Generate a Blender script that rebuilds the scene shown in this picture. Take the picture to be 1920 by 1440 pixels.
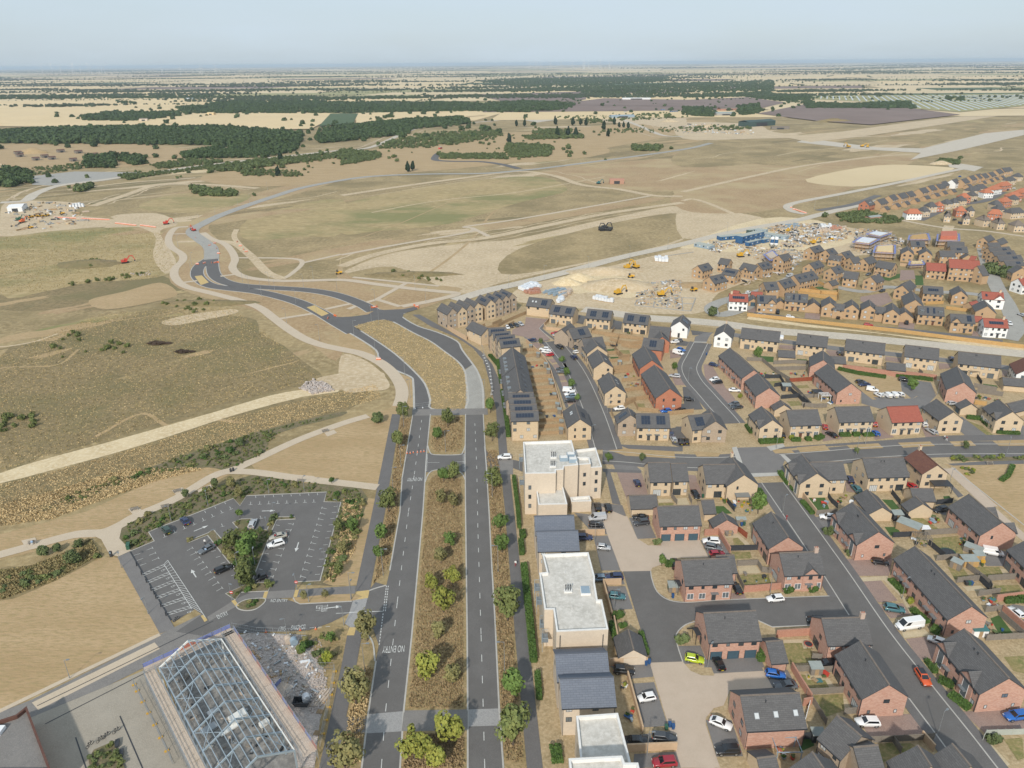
import bpy,math,random
from math import cos,sin,pi,hypot,atan2
import numpy as np
from mathutils import Vector,Matrix
for o in list(bpy.data.objects):bpy.data.objects.remove(o)
scene=bpy.context.scene
R=math.radians
rng=random.Random(7)
CAM_H=117.0
FPX=1378.0
PITCH=math.atan((720-118.0)/FPX)
ROLL=atan2(16,1920)
FW=Vector((0,cos(PITCH),-sin(PITCH)))
_r=Vector((1,0,0));_u=_r.cross(FW)
RT=_r*cos(ROLL)-_u*sin(ROLL)
UP=_r*sin(ROLL)+_u*cos(ROLL)
cd=bpy.data.cameras.new('camera');cam=bpy.data.objects.new('camera',cd)
scene.collection.objects.link(cam);scene.camera=cam
cd.sensor_width=36.0;cd.lens=FPX/1920*36.0
cd.clip_start=0.5;cd.clip_end=120000
cam.matrix_world=Matrix(((RT.x,UP.x,-FW.x,0),(RT.y,UP.y,-FW.y,0),(RT.z,UP.z,-FW.z,CAM_H),(0,0,0,1)))
SUN_AZ=15.0
SUN_EL=34.0
w=bpy.data.worlds.new('World');scene.world=w;w.use_nodes=True
nt=w.node_tree;nt.nodes.clear()
sky=nt.nodes.new('ShaderNodeTexSky');sky.sky_type='NISHITA';sky.sun_disc=False
sky.sun_elevation=R(SUN_EL);sky.sun_rotation=R(180+SUN_AZ)
sky.air_density=1.0;sky.dust_density=1.6;sky.ozone_density=2.0;sky.altitude=100
bgn=nt.nodes.new('ShaderNodeBackground');bgn.inputs['Strength'].default_value=0.115
tcn=nt.nodes.new('ShaderNodeTexCoord');mpn=nt.nodes.new('ShaderNodeMapping')
mpn.inputs['Scale'].default_value=(1.0,1.0,5.0)
cln=nt.nodes.new('ShaderNodeTexNoise');cln.inputs['Scale'].default_value=1.5;cln.inputs['Detail'].default_value=5;cln.inputs['Roughness'].default_value=.55
crn=nt.nodes.new('ShaderNodeValToRGB');crn.color_ramp.elements[0].position=.36;crn.color_ramp.elements[1].position=.72
crn.color_ramp.elements[0].color=(.6,.6,.6,1);crn.color_ramp.elements[1].color=(1,1,1,1)
mxn=nt.nodes.new('ShaderNodeMix');mxn.data_type='RGBA'
mxn.inputs[7].default_value=(5.25,6.2,7.0,1)
out=nt.nodes.new('ShaderNodeOutputWorld')
L_=nt.links.new
L_(tcn.outputs['Generated'],mpn.inputs[0]);L_(mpn.outputs[0],cln.inputs['Vector']);L_(cln.outputs['Fac'],crn.inputs[0])
L_(crn.outputs[0],mxn.inputs[0]);L_(sky.outputs[0],mxn.inputs[6]);L_(mxn.outputs[2],bgn.inputs[0]);L_(bgn.outputs[0],out.inputs[0])
sl=bpy.data.lights.new('sun','SUN');sl.energy=3.4;sl.angle=R(2.0);sl.color=(1.0,0.94,0.85)
so=bpy.data.objects.new('sun',sl);scene.collection.objects.link(so)
_ld=Vector((sin(R(SUN_AZ))*cos(R(SUN_EL)),cos(R(SUN_AZ))*cos(R(SUN_EL)),-sin(R(SUN_EL))))
so.rotation_euler=_ld.to_track_quat('-Z','Y').to_euler();so.location=(-40,-200,300)
scene.view_settings.view_transform='Standard';scene.view_settings.look='None'
scene.view_settings.gamma=1.0;scene.view_settings.exposure=0.05
try:scene.view_settings.use_curve_mapping=False
except Exception:pass
scene.render.resolution_x=1024;scene.render.resolution_y=768
CR=dict(p=(0,0,1),c1=(0,100,3),c2=(640,100,3),c3=(1280,100,3),c4=(0,480,3),c5=(640,480,3),c6=(1280,480,3),c7=(0,960,3),c8=(640,960,3),c9=(1280,960,3),c10=(200,860,4),c11=(200,1150,4),c12=(940,800,16/3),c13=(940,1070,1401/360),c14=(800,520,6.4),c15=(1100,560,6.4),c16=(1400,560,48/13),d1=(1140,840,6),d2=(1400,840,6),d3=(1600,840,6),d4=(1240,1020,6),d5=(1600,1000,6),d6=(1240,1200,6),d7=(1600,1200,6),d8=(1440,1160,6),e1=(1280,420,6),e2=(1600,420,6),e3=(1600,280,6),e4=(1280,380,6),e5=(960,470,6),e6=(900,640,8),e7=(1400,600,6),e8=(1640,640,48/7))
def G(c,x,y,z=0.0):
 a,b,s=CR[c]
 d=FW*FPX+RT*(a+x/s-960)-UP*(b+y/s-720)
 t=(z-CAM_H)/d.z
 return Vector((d.x*t,d.y*t,z))
def GP(c,pts,z=0.0):
 if not isinstance(pts[0],tuple):pts=list(zip(pts[::2],pts[1::2]))
 return[G(c,x,y,z)for x,y in pts]
COL=scene.collection
class MB:
 def __init__(s):s.v=[];s.f=[];s.m=[];s.u=[];s.sm=[]
 def add(s,pts,mi=0,uv=None,sm=False):
  n=len(s.v);s.v+=[tuple(p)for p in pts];s.f.append(tuple(range(n,n+len(pts))));s.m.append(mi);s.u.append(uv);s.sm.append(sm)
 def raw(s,vs,fs,mi=0,sm=False):
  n=len(s.v);s.v+=[tuple(p)for p in vs]
  for f in fs:s.f.append(tuple(i+n for i in f));s.m.append(mi);s.u.append(None);s.sm.append(sm)
 def box(s,x0,x1,y0,y1,z0,z1,mi=0):
  v=[(x0,y0,z0),(x1,y0,z0),(x1,y1,z0),(x0,y1,z0),(x0,y0,z1),(x1,y0,z1),(x1,y1,z1),(x0,y1,z1)]
  s.raw(v,[(3,2,1,0),(4,5,6,7),(0,1,5,4),(1,2,6,5),(2,3,7,6),(3,0,4,7)],mi)
 def bar(s,p0,p1,w,h=None,mi=0,n=4):
  h=h or w;p0=Vector(p0);p1=Vector(p1);d=(p1-p0).normalized()
  a=Vector((0,0,1))if abs(d.z)<.95 else Vector((0,1,0))
  x=d.cross(a).normalized();y=x.cross(d).normalized();r=[]
  for p in(p0,p1):
   if n==4:r+=[p-x*w/2-y*h/2,p+x*w/2-y*h/2,p+x*w/2+y*h/2,p-x*w/2+y*h/2]
   else:r+=[p+x*cos(2*pi*i/n)*w/2+y*sin(2*pi*i/n)*h/2 for i in range(n)]
  s.raw(r,[tuple(range(n-1,-1,-1)),tuple(range(n,2*n))]+[(i,(i+1)%n,(i+1)%n+n,i+n)for i in range(n)],mi,n>6)
 def cone(s,p0,p1,r0,r1,n=8,mi=0,sm=True):
  p0=Vector(p0);p1=Vector(p1);d=(p1-p0).normalized();a=Vector((0,0,1))if abs(d.z)<.95 else Vector((0,1,0))
  x=d.cross(a).normalized();y=x.cross(d).normalized();r=[]
  for p,q in((p0,r0),(p1,r1)):r+=[p+x*cos(2*pi*i/n)*q+y*sin(2*pi*i/n)*q for i in range(n)]
  s.raw(r,[tuple(range(n-1,-1,-1)),tuple(range(n,2*n))]);s.raw(r,[(i,(i+1)%n,(i+1)%n+n,i+n)for i in range(n)],mi,sm)
  s.m[-n-2]=mi;s.m[-n-1]=mi
 def prism(s,pts,z0,z1,mi=0,ms=None,bottom=False):
  n=len(pts);ms=mi if ms is None else ms
  a=sum(pts[i][0]*pts[(i+1)%n][1]-pts[(i+1)%n][0]*pts[i][1]for i in range(n))
  if a<0:pts=pts[::-1]
  s.add([(p[0],p[1],z1)for p in pts],mi,[(p[0],p[1])for p in pts])
  if bottom:s.add([(p[0],p[1],z0)for p in pts[::-1]],ms)
  u=0
  for i in range(n):
   p,q=pts[i],pts[(i+1)%n];l=hypot(q[0]-p[0],q[1]-p[1])
   s.add([(p[0],p[1],z0),(q[0],q[1],z0),(q[0],q[1],z1),(p[0],p[1],z1)],ms,[(u,z0),(u+l,z0),(u+l,z1),(u,z1)]);u+=l
 def mesh(s,name,mats):
  me=bpy.data.meshes.new(name);me.from_pydata(s.v,[],s.f)
  for m in mats:me.materials.append(m if not isinstance(m,str)else MT[m])
  me.polygons.foreach_set('material_index',s.m);me.polygons.foreach_set('use_smooth',s.sm)
  if any(u is not None for u in s.u):
   uv=me.uv_layers.new(name='UVMap');k=0;buf=[]
   for f,u in zip(s.f,s.u):
    buf+=[c for q in(u if u is not None else[(0,0)]*len(f))for c in q]
   uv.data.foreach_set('uv',buf)
  me.update();return me
 def build(s,name,mats,parent=None,loc=None,rz=0):return ob(name,s.mesh(name,mats),parent,loc,rz)
def ob(name,me,parent=None,loc=None,rz=0):
 o=bpy.data.objects.new(name,me);COL.objects.link(o)
 if parent is not None:o.parent=parent
 if loc is not None:o.location=loc
 if rz:o.rotation_euler=(0,0,rz)
 return o
def bx(par,name,m,*a):
 mb=MB();mb.box(*a);return mb.build(name,[m],par)
def tag(o,label=None,cat=None,group=None,kind=None):
 if label:o['label']=label
 if cat:o['category']=cat
 if group:o['group']=group
 if kind:o['kind']=kind
 return o
def thing(name,label,cat,loc,rz=0,group=None):
 return tag(ob(name,None,None,loc,rz),label,cat,group)
MC={}
def cached(key,fn):
 if key not in MC:MC[key]=fn()
 return MC[key]
MT={}
GAIN={k:v for ks,v in(('hay verge_grass glawn pasture dry_stalk sstalk weed_stalk',1.6),
('psoil sand haul_road garden_tan pavers bed_soil',1.25),('asphalt newtar',1.75),('tarmac footway',1.45),('slate slate_blue',1.65),('path resin',1.1),
('lgreen lolive leaf_dry lshrub',1.35),('lyellow',1.5),('lhedge leaf_wood leaf_far',1.3),('buff_brick creamb paleb',.9))for k in ks.split()}
def mat(name,c1,c2=None,scale=1.0,rough=.8,c3=None,bump=0,s3=None,detail=6,stretch=None,metal=0,uvbrick=None,spec=.5,lo=.35,hi=.65,rnd=0,f3=.5,c4=None,s4=.01):
 m=bpy.data.materials.new(name);m.use_nodes=True;t=m.node_tree;b=t.nodes['Principled BSDF'];K=t.links.new
 b.inputs['Roughness'].default_value=rough;b.inputs['Metallic'].default_value=metal
 b.inputs['Specular IOR Level'].default_value=spec
 MT[name]=m
 k_=GAIN.get(name,1.0);SC=lambda c:c and tuple(min(.85,x*k_)for x in c)
 c1,c2,c3,c4=SC(c1),SC(c2),SC(c3),SC(c4)
 if uvbrick:uvbrick=uvbrick[:2]+tuple(SC(c)for c in uvbrick[2:5])+uvbrick[5:]
 col=None
 def C(c):return(c[0],c[1],c[2],1)
 if c2 is None:b.inputs['Base Color'].default_value=C(c1)
 else:
  g=t.nodes.new('ShaderNodeNewGeometry');mp=t.nodes.new('ShaderNodeMapping');K(g.outputs['Position'],mp.inputs[0])
  if stretch:mp.inputs['Scale'].default_value=stretch
  n=t.nodes.new('ShaderNodeTexNoise');n.inputs['Scale'].default_value=scale;n.inputs['Detail'].default_value=detail;n.inputs['Roughness'].default_value=.6
  K(mp.outputs[0],n.inputs['Vector'])
  r=t.nodes.new('ShaderNodeMapRange');r.inputs[1].default_value=lo;r.inputs[2].default_value=hi;K(n.outputs['Fac'],r.inputs[0])
  mx=t.nodes.new('ShaderNodeMix');mx.data_type='RGBA';mx.inputs[6].default_value=C(c1);mx.inputs[7].default_value=C(c2);K(r.outputs[0],mx.inputs[0])
  col=mx.outputs[2]
  if c3:
   n3=t.nodes.new('ShaderNodeTexNoise');n3.inputs['Scale'].default_value=s3 or scale*5;n3.inputs['Detail'].default_value=8;n3.inputs['Roughness'].default_value=.65
   K(mp.outputs[0],n3.inputs['Vector'])
   r3=t.nodes.new('ShaderNodeMapRange');r3.inputs[1].default_value=.44;r3.inputs[2].default_value=.66;r3.inputs[4].default_value=f3*2;r3.clamp=True;K(n3.outputs['Fac'],r3.inputs[0])
   m3=t.nodes.new('ShaderNodeMix');m3.data_type='RGBA';m3.clamp_factor=True;K(r3.outputs[0],m3.inputs[0]);K(col,m3.inputs[6]);m3.inputs[7].default_value=C(c3);col=m3.outputs[2]
  if c4:
   n4=t.nodes.new('ShaderNodeTexNoise');n4.inputs['Scale'].default_value=s4;n4.inputs['Detail'].default_value=7;n4.inputs['Roughness'].default_value=.68;K(mp.outputs[0],n4.inputs['Vector'])
   r4=t.nodes.new('ShaderNodeMapRange');r4.inputs[1].default_value=.47;r4.inputs[2].default_value=.60;r4.inputs[4].default_value=.85;K(n4.outputs['Fac'],r4.inputs[0])
   m5=t.nodes.new('ShaderNodeMix');m5.data_type='RGBA';K(r4.outputs[0],m5.inputs[0]);K(col,m5.inputs[6]);m5.inputs[7].default_value=C(c4);col=m5.outputs[2]
  if bump:
   bp=t.nodes.new('ShaderNodeBump');bp.inputs['Strength'].default_value=bump;bp.inputs['Distance'].default_value=.3
   K((n3 if c3 else n).outputs['Fac'],bp.inputs['Height']);K(bp.outputs[0],b.inputs['Normal'])
 if uvbrick:
  bw,bh,ca,cb,mo,f=uvbrick
  uv=t.nodes.new('ShaderNodeUVMap');br=t.nodes.new('ShaderNodeTexBrick');K(uv.outputs[0],br.inputs['Vector'])
  br.inputs['Scale'].default_value=1;br.inputs['Brick Width'].default_value=bw;br.inputs['Row Height'].default_value=bh
  br.inputs['Mortar Size'].default_value=bh*.09;br.inputs['Color1'].default_value=C(ca);br.inputs['Color2'].default_value=C(cb);br.inputs['Mortar'].default_value=C(mo)
  m4=t.nodes.new('ShaderNodeMix');m4.data_type='RGBA';m4.inputs[0].default_value=f
  if col:K(col,m4.inputs[6])
  else:m4.inputs[6].default_value=C(c1)
  K(br.outputs['Color'],m4.inputs[7]);col=m4.outputs[2]
 if rnd:
  oi=t.nodes.new('ShaderNodeObjectInfo');h=t.nodes.new('ShaderNodeHueSaturation');rr=t.nodes.new('ShaderNodeMapRange')
  rr.inputs[3].default_value=1-rnd;rr.inputs[4].default_value=1+rnd;K(oi.outputs['Random'],rr.inputs[0]);K(rr.outputs[0],h.inputs['Value'])
  if col:K(col,h.inputs['Color'])
  else:h.inputs['Color'].default_value=C(c1)
  col=h.outputs[0]
 if col:K(col,b.inputs['Base Color'])
 return m
mat('rough_grass',(.33,.245,.12),(.24,.178,.083),.03,.95,(.43,.33,.175),1.0,.4,c4=(.21,.163,.074),s4=.014,lo=.42,hi=.58)
mat('weedy',(.23,.172,.082),(.29,.215,.105),.05,.95,(.155,.122,.056),1.0,.45,c4=(.175,.148,.063),s4=.02)
mat('greenf',(.38,.285,.135),(.29,.22,.10),.03,.95,(.45,.345,.18),.6,.25,stretch=(.6,1,1),c4=(.19,.19,.068),s4=.011)
mat('hay',(.29,.205,.115),(.24,.165,.085),.07,.95,(.20,.15,.07),.6,.9,stretch=(.5,1.6,1))
mat('soil',(.37,.255,.135),(.30,.20,.10),.04,.95,(.43,.31,.175),.6,.5,c4=(.42,.325,.175),s4=.012)
mat('psoil',(.42,.325,.205),(.33,.25,.15),.05,.95,(.47,.385,.265),.6,.5)
mat('sand',(.50,.40,.245),(.41,.315,.18),.12,.95,(.55,.46,.31),.5,.8)
mat('straw',(.68,.52,.29),(.60,.455,.25),.006,.95,(.64,.50,.29),0,.03)
mat('straw_pale',(.64,.51,.31),(.56,.44,.26),.004,.95)
mat('plough',(.215,.155,.13),(.175,.122,.10),.01,.95)
mat('crop_green',(.075,.115,.045),(.055,.09,.032),.02,.95)
mat('pasture',(.22,.20,.09),(.16,.15,.065),.008,.95)
mat('verge_grass',(.25,.18,.095),(.185,.135,.063),.25,.95,(.14,.112,.048),.8,1.5)
mat('bed_soil',(.14,.115,.065),(.11,.085,.055),.5,.95,(.19,.155,.08),.8,2,c4=(.10,.10,.04),s4=.3)
mat('glawn',(.15,.125,.05),(.095,.105,.03),.3,.95,(.22,.165,.08),.5,1.2)
mat('turfg',(.05,.10,.022),(.065,.12,.03),.8,.95)
mat('garden_tan',(.33,.245,.14),(.24,.18,.095),.35,.95,(.40,.31,.19),.4,1.5)
mat('asphalt',(.078,.074,.070),(.066,.062,.059),.25,.88,(.09,.085,.08),.2,6,c4=(.070,.066,.062),s4=.12)
mat('newtar',(.066,.063,.061),(.057,.054,.052),.2,.85,(.078,.074,.071),.2,6)
mat('tarmac',(.127,.12,.114),(.107,.101,.097),.3,.9,(.143,.135,.128),.2,6)
mat('footway',(.098,.093,.090),(.083,.079,.077),.4,.9,(.115,.108,.103),.2,6)
mat('concrete',(.34,.325,.29),(.28,.268,.24),.25,.9,(.38,.365,.33),.3,2)
mat('haul_road',(.40,.355,.29),(.35,.31,.25),.12,.93,(.45,.40,.325),.3,.8)
mat('path',(.47,.385,.285),(.43,.35,.255),.3,.92,(.50,.42,.315),.2,5)
mat('resin',(.44,.355,.275),(.40,.32,.245),.35,.92,(.47,.385,.30),.2,8)
mat('pavers',(.235,.165,.135),(.19,.135,.115),.5,.9,(.28,.205,.17),.3,5)
mat('grey_paving',(.21,.195,.18),(.17,.16,.15),.5,.9,(.25,.235,.215),.3,6)
mat('plaza_paving',(.34,.305,.25),(.29,.26,.21),.25,.9,(.38,.335,.27),.3,4)
mat('cobble',(.33,.32,.31),(.24,.235,.23),3,.85,(.40,.39,.375),.4,8)
mat('patio',(.50,.41,.27),(.43,.35,.22),.6,.9,(.55,.46,.31),.2,4)
mat('kerb_stone',(.46,.44,.40),(.40,.385,.35),.6,.9)
mat('tactile',(.55,.40,.17),(.48,.35,.15),2,.9)
mat('road_paint',(.64,.64,.61),(.48,.48,.455),2,.8)
mat('rubble',(.50,.43,.385),(.36,.31,.275),.8,.95,(.60,.54,.49),1,3)
BR=lambda n,a,b,mo,base,f=.8:mat(n,base,tuple(x*.84 for x in base),.35,.92,tuple(min(1,x*1.12)for x in base),0,1.6,uvbrick=(.45,.15,a,b,mo,f))
BR('orangeb',(.41,.195,.135),(.54,.33,.25),(.48,.39,.32),(.45,.24,.175))
BR('red_brick',(.40,.135,.07),(.46,.18,.10),(.40,.25,.18),(.42,.155,.085))
BR('buff_brick',(.64,.505,.345),(.58,.45,.30),(.60,.50,.37),(.62,.485,.33),.6)
BR('creamb',(.66,.52,.345),(.55,.41,.26),(.60,.49,.36),(.62,.48,.31),.85)
BR('paleb',(.68,.57,.44),(.61,.51,.39),(.64,.56,.46),(.66,.55,.425),.6)
BR('tan_brick',(.47,.315,.18),(.40,.26,.145),(.46,.34,.22),(.45,.30,.17),.7)
BR('grey_brick',(.40,.315,.235),(.30,.235,.17),(.42,.35,.27),(.37,.285,.21),.9)
mat('render_white',(.80,.80,.78),(.74,.74,.72),.4,.9)
mat('slate',(.066,.064,.063),(.055,.053,.052),.6,.8,(.082,.079,.077),0,2.5,uvbrick=(.9,.34,(.072,.07,.069),(.052,.05,.05),(.034,.033,.033),.75))
mat('slate_blue',(.082,.092,.112),(.068,.078,.097),.5,.7,(.096,.105,.125),0,2,uvbrick=(1.1,.42,(.088,.098,.118),(.07,.08,.10),(.045,.05,.06),.7))
mat('red_tile',(.33,.095,.065),(.27,.075,.05),.6,.88,(.38,.13,.085),0,2.5,uvbrick=(.6,.34,(.35,.105,.07),(.26,.07,.048),(.17,.05,.035),.6))
mat('clay_tile',(.46,.17,.085),(.38,.13,.065),.6,.88,(.52,.21,.12),0,2.5,uvbrick=(.6,.34,(.48,.18,.09),(.37,.125,.065),(.25,.08,.05),.5))
mat('brown_tile',(.165,.072,.05),(.13,.055,.04),.6,.88,(.20,.10,.06),0,1.5,uvbrick=(.6,.34,(.18,.075,.05),(.12,.05,.038),(.08,.035,.027),.6))
mat('grey_tile',(.19,.155,.125),(.15,.12,.098),.6,.88,(.22,.18,.145),0,2.5)
mat('roof_deck',(.56,.53,.475),(.44,.415,.365),.22,.92,(.63,.60,.545),.2,1.1)
mat('parapet',(.74,.725,.69),(.66,.645,.61),.8,.9)
mat('ink',(.035,.038,.043),None,rough=.55)
mat('chalk',(.78,.78,.77),None,rough=.55)
mat('zinc',(.27,.29,.30),(.23,.25,.26),.8,.5,metal=.4)
mat('glass',(.035,.045,.052),None,rough=.08,spec=.9)
mat('glass_blind',(.50,.52,.52),None,rough=.25,spec=.7)
mat('glass_mid',(.13,.15,.16),None,rough=.12,spec=.9)
mat('door_dark',(.05,.055,.06),None,rough=.5)
mat('door_brown',(.12,.05,.03),None,rough=.6)
mat('garage_blue',(.055,.10,.13),(.05,.09,.12),2,.5)
mat('solar',(.018,.026,.045),(.024,.034,.055),1.2,.18,spec=.8)
mat('solar_frame',(.10,.11,.125),None,rough=.4,metal=.6)
mat('solar_pale',(.50,.53,.54),None,rough=.35)
mat('timber',(.36,.25,.14),(.28,.19,.105),1.2,.9,(.42,.30,.175),.2,6)
mat('newwood',(.48,.30,.115),(.40,.245,.09),.8,.9,(.53,.345,.15),.2,5)
mat('oldwood',(.21,.185,.155),(.165,.145,.12),1.0,.9,(.25,.22,.185),.2,6)
mat('ebony',(.045,.05,.058),(.035,.038,.044),1,.8)
mat('timber_red',(.28,.075,.035),(.23,.06,.03),1,.8)
mat('brickw',(.40,.20,.14),(.47,.265,.19),2.5,.92,(.36,.165,.11),0,6)
mat('buffw',(.52,.37,.235),(.46,.325,.205),1.5,.92)
mat('galv',(.42,.44,.45),(.36,.38,.39),.8,.45,metal=.6)
mat('steel_blue',(.33,.40,.45),(.28,.345,.39),.6,.5,metal=.15)
mat('steel_white',(.72,.72,.68),None,rough=.5)
mat('boards',(.50,.41,.325),(.42,.34,.265),.9,.9,(.56,.47,.38),.2,5)
mat('net_blue',(.16,.20,.47),(.22,.26,.52),1.5,.8)
mat('net_red',(.50,.16,.10),(.42,.13,.08),1.5,.8)
mat('site_slab',(.21,.20,.185),(.15,.145,.135),.22,.9,(.30,.285,.26),.2,.9)
mat('ochre',(.62,.36,.03),(.54,.31,.03),1.5,.5)
mat('redp',(.55,.06,.035),(.47,.05,.03),2,.5)
mat('orange_plastic',(.72,.17,.05),(.64,.15,.045),2,.5)
mat('wrap',(.72,.74,.76),(.58,.61,.64),2,.45)
mat('black_rubber',(.02,.02,.021),None,rough=.8)
mat('cabin_blue',(.035,.115,.25),(.03,.10,.22),.6,.55)
mat('greyblue',(.28,.36,.42),(.24,.31,.37),.6,.55)
mat('cabin_roof',(.40,.42,.37),(.35,.37,.33),.5,.8)
mat('shed_green',(.05,.085,.075),(.04,.07,.065),.2,.7)
mat('felt',(.30,.33,.31),(.25,.28,.265),.8,.9)
mat('bin_blue',(.02,.075,.20),None,rough=.5)
mat('bin_green',(.03,.10,.06),None,rough=.5)
mat('teal',(.05,.16,.16),None,rough=.5)
mat('skin',(.55,.36,.27),None,rough=.7)
mat('cloth_red',(.30,.03,.035),None,rough=.9)
mat('cloth_white',(.70,.70,.68),None,rough=.9)
mat('cloth_blue',(.30,.42,.58),None,rough=.9)
mat('cloth_dark',(.03,.032,.045),None,rough=.9)
mat('light_lens',(.75,.75,.72),None,rough=.2)
mat('tail_lens',(.45,.02,.015),None,rough=.25)
mat('plate_yellow',(.70,.50,.03),None,rough=.5)
def leafmat(n,a,b,c=None):return mat(n,a,b,.9,.75,c,0,3.5,rnd=.18,spec=.25)
leafmat('lgreen',(.055,.098,.022),(.085,.135,.032),(.11,.15,.04))
leafmat('lyellow',(.15,.16,.03),(.22,.205,.042),(.10,.125,.028))
leafmat('lolive',(.09,.108,.034),(.135,.145,.047),(.066,.085,.026))
leafmat('leaf_dry',(.14,.13,.05),(.19,.165,.068),(.105,.105,.04))
leafmat('lhedge',(.045,.085,.018),(.07,.115,.026),(.032,.06,.014))
leafmat('leaf_lime',(.22,.25,.03),(.30,.31,.045),(.15,.18,.03))
leafmat('lshrub',(.075,.10,.036),(.11,.13,.05),(.055,.075,.028))
leafmat('leaf_wood',(.044,.07,.024),(.065,.092,.034),(.034,.056,.02))
leafmat('leaf_conifer',(.018,.036,.018),(.03,.052,.025),(.014,.028,.015))
leafmat('leaf_far',(.05,.07,.036),(.065,.085,.045))
leafmat('leaf_burnt',(.05,.032,.02),(.075,.048,.03))
mat('bark',(.13,.10,.075),(.09,.07,.05),2,.95)
mat('dry_stalk',(.19,.135,.072),(.15,.108,.057),.28,.95,(.25,.185,.10),0,1.3)
mat('sstalk',(.33,.25,.13),(.26,.195,.10),.15,.95,(.38,.29,.16),0,1.1)
mat('weed_stalk',(.19,.155,.072),(.25,.19,.092),.08,.95,(.13,.118,.05),0,.5)
# THE SETTING
def smooth(pts,n=6,closed=False):
 out=[];N=len(pts);rngi=range(N)if closed else range(N-1)
 for i in rngi:
  p0=pts[(i-1)%N]if closed or i>0 else pts[0]*2-pts[1]
  p1=pts[i];p2=pts[(i+1)%N];p3=pts[(i+2)%N]if closed or i+2<N else pts[-1]*2-pts[-2]
  for k in range(n):
   t=k/n
   out.append(.5*((2*p1)+(p2-p0)*t+(2*p0-5*p1+4*p2-p3)*t*t+(3*p1-p0-3*p2+p3)*t**3))
 if not closed:out.append(pts[-1].copy())
 return out
def flat(name,pts,z,m,kind='structure',step=0):
 mb=MB()
 if step:mb.prism([(p.x,p.y)for p in pts],0,z,0)
 else:
  a=sum(pts[i].x*pts[(i+1)%len(pts)].y-pts[(i+1)%len(pts)].x*pts[i].y for i in range(len(pts)))
  if a<0:pts=pts[::-1]
  mb.add([(p.x,p.y,z)for p in pts],0)
 return tag(mb.build(name,[m]),kind=kind)
NSH=[0]
def lz(lay,P):
 NSH[0]+=1;d=max(0,sum(p.y for p in P)/len(P)-300)
 return(lay*.006+NSH[0]%10*.0006)*(1+d/250)
def sh(name,c,pts,lay,m,sm=0):
 P=GP(c,pts)
 if sm<0:
  rd=random.Random(len(pts));P=[p+Vector((rd.uniform(-2,2),rd.uniform(-2,2),0))for p in smooth(P,-sm,True)];sm=0
 if sm:P=smooth(P,sm,True)
 return flat(name,P,lz(lay,P),m)
def offs(pts,d):
 r=[]
 for i,p in enumerate(pts):
  a=pts[max(0,i-1)];b=pts[min(len(pts)-1,i+1)];t=(b-a);t.z=0
  t=t.normalized()if t.length>1e-6 else Vector((1,0,0));r.append(p+Vector((-t.y,t.x,0))*d)
 return r
def kerb(pts,wid=.22,h=.12,name='kerb',m='kerb_stone'):
 a=offs(pts,wid/2);b=offs(pts,-wid/2);mb=MB()
 for i in range(len(pts)-1):
  A0,A1,B0,B1=a[i],a[i+1],b[i],b[i+1]
  T=lambda p,z:(p.x,p.y,z)
  mb.add([T(B0,h),T(B1,h),T(A1,h),T(A0,h)])
  mb.add([T(B0,0),T(B1,0),T(B1,h),T(B0,h)]);mb.add([T(A1,0),T(A0,0),T(A0,h),T(A1,h)])
 for s in(0,-1):
  A0,B0=a[s],b[s];q=[(B0.x,B0.y,0),(A0.x,A0.y,0),(A0.x,A0.y,h),(B0.x,B0.y,h)];mb.add(q if s else q[::-1])
 return tag(mb.build(name,[m]),kind='structure')
def ribbon(name,c,pts,wid,lay,m,sm=6,k=0,edge=None):
 P=GP(c,pts)if c else pts
 if sm:P=smooth(P,sm)
 a=offs(P,wid/2);b=offs(P,-wid/2);z=lz(lay,P);mb=MB()
 for i in range(len(P)-1):mb.add([(b[i].x,b[i].y,z),(b[i+1].x,b[i+1].y,z),(a[i+1].x,a[i+1].y,z),(a[i].x,a[i].y,z)])
 o=tag(mb.build(name,[m]),kind='structure')
 if k:kerb(a,edge or.28);kerb(b,edge or.28)
 return P
mb=MB();S_=45000
mb.add([(-S_,-3000,0),(S_,-3000,0),(S_,S_,0),(-S_,S_,0)])
tag(mb.build('ground',['rough_grass']),kind='structure')
mats_f=['straw','straw_pale','straw','straw_pale','plough','pasture','crop_green','straw_pale']
mb=MB();HEDGE=[];fr=random.Random(11)
y0=1750.0;row=0
while y0<33000:
 dy=260*(1+(y0-1700)/5200)*fr.uniform(.8,1.25);x=-y0*1.0-700;x1=y0*1.0+700
 while x<x1:
  dx=dy*fr.uniform(1.1,2.6);sk=dy*.25
  j=lambda s:fr.uniform(-s,s)*dy*.12
  q=[(x+j(1),y0+j(1)),(x+dx+j(1),y0+j(1)),(x+dx+sk+j(1),y0+dy+j(1)),(x+sk+j(1),y0+dy+j(1))]
  zq=.25+fr.uniform(0,.6)+y0/9000;pk=fr.choices(range(8),[5,5,4,5,3,2.5,1.2,3])[0]
  mb.add([(a,b,zq)for a,b in q],pk)
  HEDGE.append((q[0],q[1],dy));HEDGE.append((q[1],q[2],dy))
  x+=dx
 y0+=dy;row+=1
tag(mb.build('farmland',mats_f),kind='structure')
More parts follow.
